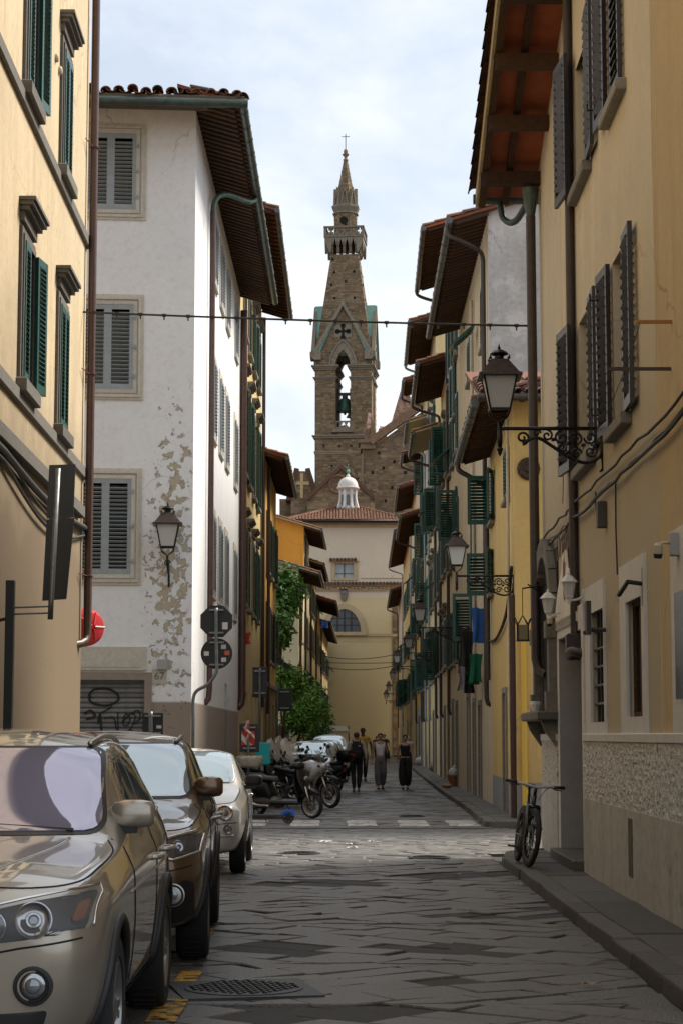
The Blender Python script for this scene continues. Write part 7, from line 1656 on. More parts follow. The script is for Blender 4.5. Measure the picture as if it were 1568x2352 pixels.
scooter('screen_scooter', 'scooter with a broad old beige windscreen among the parked two-wheelers', put(690, 1842, -16), BLKB, .25, screen=(.66, .42, mat('aged beige windscreen', (.40, .38, .31), .2, alpha=.62)))
scooter('box_scooter', 'dark scooter turned away with a black top box and red reflector', put(668, 1822, 158), NAVY, .27, topbox=BLKB)
scooter('screen_scooter', 'scooter with a smoked windscreen in the middle of the row', put(735, 1815, -28), BLKB, .25, screen=(.5, .3, SMOKE))
motorcycle('motorcycle', 'dark motorcycle partly hidden behind the row of windscreens', put(742, 1803, -30, .74), BLKB)
scooter('screen_scooter', 'scooter with a clear windscreen at the far end of the row', put(762, 1782, -32), NAVY, .25, screen=(.55, .32, CLEAR))
scooter('screen_scooter', 'last scooter in the row, with a narrow smoked windscreen', put(768, 1768, -34), BLKB, .25, screen=(.5, .28, SMOKE))
scooter('seat_scooter', 'low black scooter parked close to the white house', put(640, 1856, -12), BLKB, .25, topbox=mat('grey top box', (.05, .05, .055), .4))
scooter('row_scooter', 'black scooter squeezed between the trail motorcycle and the box scooter', put(752, 1836, -30), BLKB, .26)
motorcycle('motorcycle', 'dark motorcycle with upright mirrors behind the trail motorcycle', put(755, 1826, -36, .74), NAVY)
scooter('row_scooter', 'dark scooter at the wall side of the row', put(668, 1838, -14), NAVY, .25, screen=(.6, .36, CLEAR))
# kick scooter
BLUE = mat('bright blue plastic', (.01, .12, .62), .35)
g = G(662, 1892); t = thing('kick_scooter', 'electric kick scooter with a bright blue mudguard by the zebra crossing', 'scooter', M=T3(g.x, g.y, 0) @ RZ(R(-3)))
bwheel(t, 0, .112, .06, spokes=6, rimm=BLKP, hubr=.06); bwheel(t, -1.12, .112, .06, spokes=6, rimm=BLKP, hubr=.06)
m = MB()
pts = [(.0+.098*cos(a), 0, .112+.098*sin(a)) for a in [R(20+10*k) for k in range(15)]]
for i in range(len(pts)-1): p, q = Vector(pts[i]), Vector(pts[i+1]); m.loft([[p+Vector((0, s*.05, 0)) for s in (-1, 1)]+[p*1.0+Vector((0, s*.05, 0))+(p-Vector((0, 0, .112)))*.55 for s in (1, -1)], [q+Vector((0, s*.05, 0)) for s in (-1, 1)]+[q*1.0+Vector((0, s*.05, 0))+(q-Vector((0, 0, .112)))*.55 for s in (1, -1)]])
m.build('mudguard', BLUE, t, local=True, smooth=True, angle=50)
m = MB(); m.bbox(-1.0, -.1, -.085, .085, .09, .17, .015); m.build('deck', BLKP, t, local=True)
m = MB(); m.tube([(-1.12, 0, .2), (-1.0, 0, .5), (-.95, 0, 1.15)], .028, 10); m.build('stem', BLKP, t, local=True, smooth=True)
m = MB(); m.tube([(-.95, -.25, 1.15), (-.95, .25, 1.15)], .017, 8); m.build('handlebar', BLKP, t, local=True, smooth=True)
m = MB(); m.tube([(-.45, .07, .1), (-.42, .2, .005)], .01, 6); m.build('stand', BLKP, t, local=True)
m = MB(); m.box(-.2, -.1, -.09, -.084, .115, .14); m.build('side_reflector', AMB, t, local=True)
# bicycle on the right pavement: heading to the viewer, leaning
b0 = G(1215, 1992, .13)
bt = thing('bicycle', 'black mountain bike with white handlebar leaning by the pavement edge', 'bicycle', M=T3(b0.x-.02, b0.y, .125) @ RZ(R(-88.5)) @ T3(-.52, 0, 0) @ RX(R(-8)))
FR = mat('black bike frame', (.015, .015, .016), .35, coat=.4)
bwheel(bt, .52, .345, .058, spokes=28, wire=True, rimm=BLKP, hubr=.02, steer=R(8)); bwheel(bt, -.54, .345, .058, spokes=28, wire=True, rimm=BLKP, hubr=.02)
m = MB(); m.tube([(.33, 0, .83), (.30, 0, .68), (-.08, 0, .32)], .026, 10); m.tube([(.31, 0, .78), (-.18, 0, .60)], .022, 10); m.tube([(-.08, 0, .32), (-.22, 0, .78)], .02, 10)
for sy in (-1, 1): m.tube([(-.2, 0, .6), (-.54, sy*.06, .345)], .011, 8); m.tube([(-.08, 0, .32), (-.54, sy*.06, .345)], .012, 8)
m.build('frame', FR, bt, smooth=True, local=True)
for sy in (-1, 1): m = MB(); m.tube([(.37, sy*.065, .70), (.52, sy*.06, .345)], [.021, .017], 8); m.build('fork_leg', FR, bt, smooth=True, local=True)
m = MB(); m.tube([(.37, -.07, .70), (.37, .07, .70)], .024, 8); m.build('fork_crown', FR, bt, smooth=True, local=True)
m = MB(); ell(m, [(-.06, .92, .015, .012), (-.15, .93, .025, .018), (-.25, .935, .07, .02), (-.34, .94, .075, .02)]); m.build('saddle', SEATM, bt, smooth=True, local=True)
m = MB(); m.tube([(-.22, 0, .76), (-.25, 0, .93)], .014, 8); m.build('seat_post', FR, bt, smooth=True, local=True)
m = MB(); m.tube([(.32, 0, .83), (.36, 0, .93)], .02, 8); m.build('stem', FR, bt, smooth=True, local=True)
m = MB(); m.tube(spline([(.30, -.22, .955), (.36, -.1, .945), (.37, 0, .93), (.36, .1, .945), (.30, .22, .955)], 5), .0155, 8); m.build('handlebar', mat('pale handlebar', (.5, .5, .52), .35), bt, smooth=True, local=True)
for sy in (-1, 1):
    m = MB(); m.tube([(.30, sy*.21, .955), (.25, sy*.35, .965)], .019, 8); m.build('grip', BLKP, bt, smooth=True, local=True)
    m = MB(); m.tube([(.31, sy*.18, .95), (.37, sy*.22, .93), (.33, sy*.31, .93)], .008, 6); m.build('brake_lever', BLKP, bt, local=True)
    m = MB(); m.tube(spline([(.34, sy*.17, .95), (.42, sy*.1, .90), (.40, sy*.04, .78)], 5), .004, 5); m.build('brake_cable', BLKP, bt, local=True)
    z = .32+sy*.12; m = MB(); m.tube([(-.08, sy*.07, .32), (-.08-sy*.12, sy*.09, z)], .011, 6); m.build('crank', FR, bt, local=True)
    m = MB(); x = -.08-sy*.12
    for (dx) in (-.04, .04): m.box(x+dx-.008, x+dx+.008, min(sy*.1, sy*.2), max(sy*.1, sy*.2), z-.01, z+.01)
    for dy in (.1, .15, .2): m.box(x-.04, x+.04, sy*dy-.006, sy*dy+.006, z-.009, z+.009)
    m.build('pedal', mat('dark pedal', (.05, .04, .035), .5), bt, local=True)
m = MB(); m.lathe([(.09, -.002), (.09, .002)], n=24, T=T3(-.08, -.06, .32) @ RX(pi/2)); m.build('chainring', ENG, bt, local=True)

m = MB(); m.sph((-.0, -.0, .49), .02, 8, 6); m.build('frame_badge', mat('red decal', (.3, .02, .02), .4), bt, local=True)
# ================================================================== people
def skinmesh(verts, edges, mt, sub=2, root=0):
    """verts: {key: (pos, radius)}; one continuous surface grown round the edges"""
    ks = list(verts); ix = {k: i for i, k in enumerate(ks)}
    me = bpy.data.meshes.new('skin'); me.from_pydata([tuple(verts[k][0]) for k in ks], [(ix[a], ix[b]) for a, b in edges], [])
    def f(o):
        bpy.context.view_layer.objects.active = o
        md = o.modifiers.new('k', 'SKIN'); md.use_smooth_shade = True
        if not me.skin_vertices:
            bm = bmesh.new(); bm.from_mesh(me); bm.verts.layers.skin.verify(); bm.to_mesh(me); bm.free()
        for i, k in enumerate(ks):
            r = verts[k][1]; r = r if isinstance(r, tuple) else (r, r); me.skin_vertices[0].data[i].radius = r; me.skin_vertices[0].data[i].use_root = (i == root)
        s = o.modifiers.new('s', 'SUBSURF'); s.levels = sub; s.render_levels = sub
    r = evalmesh(me, [f]); r.materials.clear(); r.materials.append(mt); r.polygons.foreach_set('use_smooth', [True]*len(r.polygons)); return r
SKIN = mat('fair skin', (.45, .27, .19), .55); SKIND = mat('dark skin', (.10, .05, .03), .5)
def person(label, M, h=1.72, skin=SKIN, hair=(.03, .018, .012), hairstyle='up', top=None, topm=None, sleeves=None, legm=None, wide=1.0, skirt=False, stride=.16, swing=.12, shoe=None, female=True, face=1, extra=None, bag=None):
    """faces local -Y when face = 1; stride: how far the feet are apart, front to back"""
    t = thing('person', label, 'person', M=M, group='people walking in the street'); k = h/1.72; V = Vector
    sh = .165 if female else .195; hp = .095 if female else .09
    J = {'pel': ((0, 0, .94), (.135 if female else .135, .1)), 'wai': ((0, .0, 1.08), (.115 if female else .135, .085)), 'che': ((0, -.005, 1.27), (.145 if female else .165, .1)), 'col': ((0, .01, 1.41), (.10, .075)), 'nec': ((0, .0, 1.475), .05), 'jaw': ((0, -.012, 1.535), (.062, .07)), 'hea': ((0, -.008, 1.61), (.078, .095)), 'top': ((0, .008, 1.68), (.06, .07)), 'nos': ((0, -.1, 1.585), .012)}
    E = [('pel', 'wai'), ('wai', 'che'), ('che', 'col'), ('col', 'nec'), ('nec', 'jaw'), ('jaw', 'hea'), ('hea', 'top')]
    leg = {}; arm = {}
    for s, nm in ((1, 'l'), (-1, 'r')):
        st = stride*s; kn = (s*hp*.95, st*.25-.05, .50); an = (s*hp*.8, st, .09+(.03 if st > 0 else 0))
        leg[nm] = [('hip'+nm, (s*hp, 0, .87), .085), ('kne'+nm, kn, .056), ('cal'+nm, (s*hp*.87, st*.6, .33), .055), ('ank'+nm, an, .038), ('too'+nm, (s*hp*.95, st-.14, .035), .035)]
        aw = swing*s; el = (s*(sh+.07), -aw*.3+.03, 1.14); wr = (s*(sh+.085), -aw-.02, .90)
        arm[nm] = [('sho'+nm, (s*sh, .01, 1.40), .055), ('elb'+nm, el, .038), ('wri'+nm, wr, .026), ('pal'+nm, (wr[0], wr[1]-.01, .84), (.018, .036))]
        for L_ in (leg[nm], arm[nm]):
            for a, p, r in L_: J[a] = (p, r)
        E += [('pel', 'hip'+nm)]+[(leg[nm][i][0], leg[nm][i+1][0]) for i in range(4)]+[('col', 'sho'+nm)]+[(arm[nm][i][0], arm[nm][i+1][0]) for i in range(3)]
        px_ = V(arm[nm][3][1])
        for q, (dy, ln) in enumerate(((-.026, .075), (-.009, .085), (.009, .08), (.026, .062))):
            f1, f2 = px_+V((0, dy, -.055)), px_+V((-s*.012, dy, -.055-ln*.55)); J['f%d%s' % (q, nm)] = (tuple(f1), .0095); J['g%d%s' % (q, nm)] = (tuple(f2), .008); E += [('pal'+nm, 'f%d%s' % (q, nm)), ('f%d%s' % (q, nm), 'g%d%s' % (q, nm))]
        J['th'+nm] = (tuple(px_+V((0, -.05, -.02))), .01); J['tj'+nm] = (tuple(px_+V((-s*.008, -.062, -.055))), .009); E += [('pal'+nm, 'th'+nm), ('th'+nm, 'tj'+nm)]
    S = Matrix.Diagonal((k, k*face, k, 1)) if face == 1 else Matrix.Diagonal((-k, -k, k, 1))
    del J['nos']
    body = skinmesh(J, E, skin); b = obj('body', body, t, S, local=True)
    def cloth(name, keys, edges, grow, mt, over=None):
        d = {a: (J[a][0], tuple(x+grow for x in J[a][1]) if isinstance(J[a][1], tuple) else J[a][1]+grow) for a in keys}
        for a, v in (over or {}).items(): d[a] = v
        return obj(name, skinmesh(d, edges, mt), t, S, local=True)
    # trousers
    if legm:
        ks = ['pel', 'wst']; ov = {'wst': ((0, 0, 1.03), (.135 if female else .14, .1))}; ed = [('pel', 'wst')]
        for nm in 'lr':
            for a, p, r in leg[nm][:4]: ks.append(a); ov[a] = (p, (r+.022)*(1 if a.startswith('hip') else wide)) if not a.startswith('ank') else ((p[0], p[1], .10), .05*wide)
            ed += [('pel', 'hip'+nm), ('hip'+nm, 'kne'+nm), ('kne'+nm, 'cal'+nm), ('cal'+nm, 'ank'+nm)]
        d = {a: ov.get(a) or (J[a][0], tuple(x+.02 for x in J[a][1])) for a in ks}; obj('trousers', skinmesh(d, ed, legm), t, S, local=True)
    if topm:
        ks = ['pe2', 'wai', 'che', 'col']; ov = {'pe2': ((0, 0, 1.0), (.14 if female else .15, .108))}; ed = [('pe2', 'wai'), ('wai', 'che'), ('che', 'col')]
        d = {a: ov.get(a) or (J[a][0], tuple(x+.022 for x in J[a][1])) for a in ks}; d['col'] = ((0, .01, 1.40), (.115, .088))
        for s, nm in ((1, 'l'), (-1, 'r')):
            d['sho'+nm] = (J['sho'+nm][0] if sleeves else (s*sh*.82, .01, 1.405), .066 if sleeves else .06); ed.append(('col', 'sho'+nm))
            if sleeves:
                p, q = V(J['sho'+nm][0]), V(J['elb'+nm][0]); d['el2'+nm] = (tuple(p.lerp(q, .62 if sleeves == 'short' else 1)), .056); ed.append(('sho'+nm, 'el2'+nm))
                if sleeves == 'long': w = V(J['wri'+nm][0]); d['wr2'+nm] = (tuple(q.lerp(w, .85)), .042); ed.append(('el2'+nm, 'wr2'+nm))
        obj('top', skinmesh(d, ed, topm), t, S, local=True)
    hm = mat('hair %.3f' % hair[0], hair, .6); m = MB(); m.sph((0, .012, 1.635), .1, 16, 10, (.86, 1.02, .92))
    m.v = [v if not (v.y < -.045 and v.z < 1.665) else Vector((v.x, -.045, v.z)) for v in m.v]
    if hairstyle == 'bun': m.sph((0, .11, 1.66), .05, 10, 8)
    if hairstyle == 'tail': m.tube(spline([(0, .09, 1.66), (.03, .13, 1.6), (.05, .1, 1.48)], 4), [.03, .035, .04, .04, .038, .035, .03, .02, .01], 8)
    if hairstyle == 'short': m.v = [Vector((v.x*.97, v.y*.97, 1.64+(v.z-1.64)*.95)) for v in m.v]
    m.build('hair', hm, t, True, S, local=True)
    dk = mat('eye dark', (.02, .015, .012), .3)
    for s in (-1, 1): m = MB(); m.sph((s*.03, -.094, 1.607), .011, 8, 6); m.build('eye', dk, t, True, S, local=True)
    m = MB(); m.sph((0, -.098, 1.58), .014, 8, 6, (.8, 1.2, 1.3)); m.build('nose', skin, t, True, S, local=True)
    m = MB(); m.sph((0, -.082, 1.548), .02, 8, 6, (1.1, .5, .35)); m.build('mouth', mat('lips', (.28, .1, .08), .5), t, True, S, local=True)
    for s, nm in ((1, 'l'), (-1, 'r')):
        a = J['ank'+nm][0]; m = MB(); ell_ = [(a[1]+.06, .05), (a[1]-.02, .06), (a[1]-.12, .045), (a[1]-.19, .03)]
        m.loft([[(a[0]+.042*cos(q)*(1 if i else .8), y, max(.002, (.035 if i < 2 else .025)+hz*.8*sin(q))) for q in [j*2*pi/10 for j in range(10)]] for i, (y, hz) in enumerate(ell_)]); m.build('shoe', shoe or mat('dark shoe', (.03, .03, .03), .6), t, True, S, local=True)
    return t, S
def at(x, y, rz=0): g = G(x, y); return T3(g.x, g.y, .005) @ RZ(R(rz))
DENIM = mat('washed blue jeans', (.14, .135, .14), .85, var=.55, vscale=3.5); CHAR = mat('charcoal trousers', (.022, .022, .025), .85, var=.2); BLKC = mat('black cloth', (.010, .010, .011), .85)
WHITEC = mat('white cotton', (.78, .74, .78), .85, var=.06); LINEN = mat('pale linen shirt', (.42, .38, .33), .9, var=.15); YEL = mat('yellow cotton', (.62, .40, .09), .85, var=.06)
tm_, S = person('man seen from behind in a pale shirt with a black backpack', at(818, 1820, 4), 1.75, hair=(.05, .05, .05), hairstyle='short', topm=LINEN, sleeves='long', legm=CHAR, stride=.05, swing=.05, female=False, face=-1, shoe=mat('tan shoe', (.2, .16, .12), .7))
bp = thing('backpack', 'black backpack worn by the man in the pale shirt', 'backpack', M=at(818, 1820, 4))
m = MB(); sec = lambda z, w, d0, d1: [(w*cos(a)*abs(cos(a))**-.3 if abs(cos(a)) > .01 else 0, -(d0+(d1-d0)*(.5+.5*math.copysign(abs(sin(a))**.7, sin(a)))), z) for a in [i*2*pi/14+.02 for i in range(14)]]
m.loft([sec(.93, .13, .12, .24), sec(.97, .16, .115, .30), sec(1.2, .165, .115, .31), sec(1.38, .15, .115, .26), sec(1.46, .11, .115, .2), sec(1.48, .06, .12, .16)]); m.build('bag', BLKC, bp, True, local=True)
m = MB(); m.loft([sec(.97, .12, .3, .34), sec(1.0, .13, .3, .37), sec(1.17, .13, .3, .36), sec(1.2, .11, .3, .33)]); m.build('front_pocket', BLKC, bp, True, local=True)
for s in (-1, 1): m = MB(); m.tube(spline([(s*.1, -.12, 1.46), (s*.115, .02, 1.50), (s*.12, .13, 1.36), (s*.15, .05, 1.12), (s*.14, -.1, 1.0)], 5), .02, 6); m.build('strap', BLKC, bp, True, local=True)
m = MB(); m.box(.03, .09, -.315, -.31, 1.33, 1.35); m.build('label', WHITEC, bp, local=True)
person('woman in a white sleeveless top and loose washed jeans walking towards the camera', at(873, 1814, 2), 1.72, hair=(.035, .018, .01), hairstyle='tail', topm=WHITEC, legm=DENIM, wide=1.45, stride=.2, swing=.1)
sb = thing('shoulder_bag', 'black shoulder bag hanging from the white top woman', 'bag', M=at(873, 1814, 2))
m = MB(); sec2 = lambda z, w, d: [(.25+d*cos(a), w*sin(a), z) for a in [i*2*pi/12 for i in range(12)]]
m.loft([sec2(.92, .1, .03), sec2(.95, .14, .045), sec2(1.1, .13, .04), sec2(1.18, .1, .02)]); m.build('bag', BLKC, sb, True, local=True)
m = MB(); m.tube(spline([(.25, -.08, 1.16), (.2, -.07, 1.36), (.165, 0, 1.47), (.2, .08, 1.36), (.25, .08, 1.16)], 5), .013, 6); m.build('strap', BLKC, sb, True, local=True)
person('woman in a black tank top and wide black trousers near the kerb', at(930, 1814, -2), 1.67, hair=(.02, .013, .01), hairstyle='bun', topm=BLKC, legm=BLKC, wide=1.75, stride=.12, swing=.1)
person('tall man in a yellow t-shirt standing behind the backpack', at(833, 1795, 2), 1.93, skin=SKIND, hair=(.008, .007, .007), hairstyle='short', topm=YEL, sleeves='short', legm=CHAR, stride=.12, swing=.08, female=False)
person('person in a white shirt half hidden behind the black top woman', at(938, 1779, 0), 1.64, hair=(.25, .2, .15), hairstyle='short', topm=LINEN, sleeves='short', legm=CHAR, stride=.1, female=False)
person('person in dark clothes behind the white top woman', at(882, 1762, 0), 1.72, hair=(.02, .015, .01), hairstyle='short', topm=CHAR, sleeves='short', legm=CHAR, stride=.1, female=False)
person('distant small figure in brown before the end wall', at(864, 1746, 0), 1.62, hair=(.02, .015, .01), hairstyle='short', topm=mat('brown cloth', (.1, .06, .04), .85), sleeves='short', legm=CHAR, stride=.1, female=False)
# ================================================================== street lanterns
LG = mat('frosted lantern glass', (.62, .64, .66), .35, spec=.6, bump=.6, bscale=60, alpha=.85)
LDK = mat('lantern iron', (.02, .019, .018), .35, metal=.6, var=.4, vscale=25)
LBR = mat('lantern copper roof', (.06, .04, .032), .4, metal=.6, var=.4, vscale=15)
def lantern_head(t, k=1.0, M0=None):
    """four-sided lantern, base of the glass at z = 0"""
    M0 = M0 or Matrix.Identity(4); S = M0 @ Matrix.Diagonal((k, k, k, 1)); q = pi/4
    ring = lambda r, z: [(r*math.sqrt(2)*cos(q+i*pi/2), r*math.sqrt(2)*sin(q+i*pi/2), z) for i in range(4)]
    b, tp, h = .105, .175, .36
    for i in range(4):
        m = MB(S); r0, r1 = ring(b-.006, .012), ring(tp-.008, h-.006); j = (i+1) % 4; V = Vector
        A, B, C, D = V(r0[i]), V(r0[j]), V(r1[j]), V(r1[i]); n = (B-A).cross(D-A).normalized()*.004; m.loft([[A, B, C, D], [A+n, B+n, C+n, D+n]]); m.build('pane', LG, t, local=True)
    m = MB(S)
    for i in range(4): m.tube([ring(b, 0)[i], ring(tp, h)[i]], .011, 5)
    for r, z in ((b, .004), (tp, h-.004)):
        R_ = ring(r, z)
        for i in range(4): m.tube([R_[i], R_[(i+1) % 4]], .012, 5)
    m.build('lantern_frame', LDK, t, local=True)
    m = MB(S); m.loft([ring(tp+.055, h-.012), ring(tp+.055, h+.012), ring(tp+.02, h+.03), ring(.10, h+.165), ring(.095, h+.18)]); m.build('lantern_roof', LBR, t, local=True)
    for i in range(4): m = MB(S); p = ring(.1, h+.175)[i]; m.lathe([(.008, 0), (.016, .02), (.006, .04), (.003, .055)], p, 8); m.build('corner_knob', LDK, t, local=True)
    m = MB(S); m.lathe([(.085, h+.175), (.075, h+.19), (.05, h+.2), (.05, h+.225), (.095, h+.24), (.10, h+.25), (.075, h+.275), (.03, h+.295), (.012, h+.3), (.018, h+.315), (.008, h+.335), (.003, h+.36)], n=16); m.build('finial', LDK, t, smooth=True, local=True, angle=50)
    m = MB(S); m.lathe([(.06, h-.09), (.1, h-.07), (.1, h-.02)], n=12); m.build('lamp_holder', mat('pale lamp holder', (.4, .4, .38), .5), t, local=True)
    m = MB(S)
    for i in range(4): p = Vector(ring(b, 0)[i]); m.tube(spline([p, p*.85+Vector((0, 0, -.06)), p*.35+Vector((0, 0, -.1)), (0, 0, -.14)], 4), .009, 5)
    m.build('cradle', LDK, t, local=True)
def curl(x0, z0, r, turns, dirn, start, n=22):
    return [(x0+r*(1-.8*i/n)*cos(start+dirn*turns*2*pi*i/n), 0, z0+r*(1-.8*i/n)*sin(start+dirn*turns*2*pi*i/n)) for i in range(n+1)]
def bracket_lantern(label, X, Y, z, wallX, detail=True):
    """lantern on a scrolled wall arm; bar at height z, wall on the +X side"""
    L_ = wallX-X; t = thing('street_lantern', label, 'lantern', (X, Y, z), group='street lanterns on wall brackets')
    m = MB(); m.tube([(-.02, 0, 0), (L_, 0, 0)], .021, 8); m.build('arm', LDK, t, local=True, smooth=True)
    m = MB(); m.tube([(0, 0, .06), (0, 0, -.12), (0, 0, -.2)], [.02, .03, .022], 8); m.lathe([(.02, -.2), (.035, -.215), (.035, -.235), (.022, -.25), (.02, -.27), (.003, -.3)], n=10); m.build('stem', LDK, t, local=True, smooth=True)
    lantern_head(t, 1.0, T3(0, 0, .20))
    a = L_; m = MB()
    m.tube(spline([(a*.22, 0, -.16), (a*.36, 0, -.10), (a*.52, 0, -.20), (a*.68, 0, -.32), (a*.84, 0, -.37), (a*.97, 0, -.30), (a*.99, 0, -.14)], 6), .02, 6)
    m.tube(curl(a*.22+.0, -.10, .075, 1.4, 1, -pi/2), .014, 6)
    m.tube([(a, 0, .03), (a, 0, -.46)], .018, 6); m.tube([(a*.985, 0, -.3), (a*1.0, 0, -.42), (a*.97, 0, -.47)], .013, 5)
    m.build('scroll', LDK, t, local=True, smooth=True)
    if detail:
        for (u, zz, r, tn, d, st) in ((.46, -.075, .06, 1.3, -1, pi/2), (.60, -.10, .075, 1.4, 1, pi/2), (.60, -.2, .05, 1.2, -1, 0), (.74, -.12, .08, 1.5, -1, pi), (.74, -.27, .06, 1.3, 1, 0), (.88, -.10, .07, 1.4, 1, pi), (.88, -.25, .075, 1.4, -1, pi/2), (.36, -.05, .04, 1.2, 1, 0)):
            m = MB(); m.tube(curl(a*u, zz, r, tn, d, st), .0125, 5); m.build('scroll_leaf', LDK, t, local=True, smooth=True)
        m = MB()
        for u, zz in ((.52, -.12), (.67, -.16), (.81, -.18), (.66, -.26), (.93, -.18)): m.sph((a*u, 0, zz), .022, 7, 5, (1.3, .7, 1))
        m.build('scroll_boss', LDK, t, local=True, kind='stuff')
    return t
LBL = ['large lantern on a scrolled iron arm from the brown shuttered house', 'second lantern, on the yellow corner house above the laundry', 'third lantern along the houses, beside dark green shutters', 'fourth lantern up the street row', 'fifth lantern up the street row', 'sixth lantern, small against the beige end wall', 'seventh lantern, small against the lower end wall', 'eighth and farthest lantern, lowest against the end wall']
for i, (x, y, Y) in enumerate(((1147, 984, 20.9), (1048, 1323, 37.6), (963, 1442, 59), (937.7, 1500, 78), (911, 1531, 103), (901, 1567, 122), (892, 1593, 140), (886, 1610, 155))):
    p = P(x, y, Y); bracket_lantern(LBL[i], p.x, Y, p.z, (RX_(Y) if Y < 30 else RWX(Y)), i < 4)
# lantern on the white house
s, z = wf.pix(385, 1262); p = wf.pt(s, .42, z)
t = thing('wall_lantern', 'single lantern on an upright bracket against the flaking white wall', 'lantern', p)
lantern_head(t, 1.2, T3(0, 0, .0) @ RZ(R(4)))
m = MB(); m.tube(spline([(0, 0, -.15), (0, .02, -.3), (.0, .2, -.42), (0, .36, -.5), (0, .38, -.62)], 5), .022, 8); m.tube([(0, .38, -.2), (0, .39, -.72)], [.012, .02], 6); m.tube(curl(0, -.3, .07, 1.2, 1, 0), .01, 5); m.build('bracket', LDK, t, local=True, smooth=True)
# small lamps beside the door of the gabled house
WHL = mat('white painted lamp', (.68, .68, .7), .4)
def white_lamp(label, x, y):
    s, z = wr.pixn(x, y, .2); t = thing('door_lantern', label, 'lantern', wr.pt(s, .2, z), group='white lanterns by the sign')
    t.scale = (.75,)*3; WM[t.name] = WM[t.name] @ Matrix.Diagonal((.75, .75, .75, 1))
    m = MB(); m.lathe([(.06, 0), (.095, .22), (.1, .225)], n=6); m.build('glass', LG, t, local=True); m = MB(); m.lathe([(.14, .22), (.12, .24), (.06, .31), (.02, .33), (.025, .35), (.005, .38)], n=6); m.build('roof', WHL, t, local=True)
    m = MB(); m.lathe([(.02, -.12), (.03, -.08), (.03, -.05), (.065, -.01), (.065, .005)], n=8); m.tube([(0, 0, -.06), (.12, 0, -.05), (.26, 0, .02)], .02, 6); m.lathe([(.05, -.08), (.06, 0), (.05, .08)], (.25, 0, .03), 8); m.build('bracket', WHL, t, local=True)
    m = MB()
    for k in range(6): a = k*pi/3; m.tube([(.06*cos(a), .06*sin(a), 0), (.1*cos(a), .1*sin(a), .225)], .006, 4)
    m.build('bars', WHL, t, local=True, kind='stuff')
white_lamp('white lantern at the corner side of the painted sign', 1258, 1405); white_lamp('white lantern half hidden by the dark pipe at the sign', 1306, 1370)
s, z = wr.pix(1262, 1342); t = thing('hanging_lantern', 'small black iron lantern hanging on a chain before the yellow wall', 'lantern', wr.pt(s, .0, z))
p1, p2 = P(1211, 1342, 25.9), P(1218, 1402, 25.9); b = wr.pt(s, 0, z); T0 = Matrix.Translation(b).inverted()
m = MB(T0); m.tube([b, Vector((p1.x, b.y, p1.z))], .012, 6); m.tube(spline([b+Vector((0, 0, -.2)), b+Vector((-.15, 0, -.1)), b+Vector((-.3, 0, 0))], 4), .01, 5); m.build('bracket', BLACKM, t, local=True)
m = MB(T0); m.tube([(p1.x, b.y, p1.z), (p1.x, b.y, p2.z-.02)], .006, 5); m.build('chain', BLACKM, t, local=True)
c0 = Vector((p1.x, b.y, p2.z-.35)); m = MB(T0); m.box(c0.x-.06, c0.x+.06, c0.y-.06, c0.y+.06, c0.z, c0.z+.2); m.build('glass', mat('amber lantern glass', (.3, .24, .12), .3), t, local=True)
m = MB(T0)
for sx in (-1, 1):
    for sy in (-1, 1): m.tube([c0+Vector((sx*.07, sy*.07, -.01)), c0+Vector((sx*.07, sy*.07, .2)), c0+Vector((sx*.11, sy*.11, .29))], .008, 5); m.tube([c0+Vector((sx*.07, sy*.07, .2)), c0+Vector((0, 0, .33))], .007, 5)
m.box(c0.x-.085, c0.x+.085, c0.y-.085, c0.y+.085, c0.z-.02, c0.z); m.build('cage', BLACKM, t, local=True)
def camera_box(label, X, Yp, z, out, box=True):
    t = thing('security_camera', label, 'camera', (X, Yp, z), group='security cameras'); t.scale = (.6,)*3; WM[t.name] = WM[t.name] @ Matrix.Diagonal((.6, .6, .6, 1)); w_ = mat('cream camera', (.55, .5, .38), .5)
    if box: m = MB(); m.bbox(.1, .26, -.09, .09, -.16, .16, .015); m.build('junction_box', mat('grey box', (.35, .36, .36), .6), t, local=True)
    m = MB(); m.tube([(.1, 0, .02), (0, 0, .02), (-.04, -.0, -.0)], .022, 8); m.build('arm', w_, t, local=True, smooth=True)
    T = T3(-.06, 0, -.04) @ RX(R(12)); m = MB(); m.lathe([(.055, -.12), (.06, -.1), (.06, .03), (.03, .06)], n=16, T=T); m.build('housing', w_, t, local=True, smooth=True, angle=40)
    m = MB(); m.lathe([(.05, -.15), (.055, -.135), (.061, -.12), (.061, -.085)], n=16, T=T); m.build('lens_hood', BLKP, t, local=True, smooth=True, angle=40)
p = P(1521, 1250, 15.9); camera_box('cream security camera on a grey box near the right edge', p.x, 15.9, p.z, -1)
p = P(1268, 1418, 24.8); camera_box('small white security camera below the corner door lantern', p.x, 24.8, p.z, -1, False)
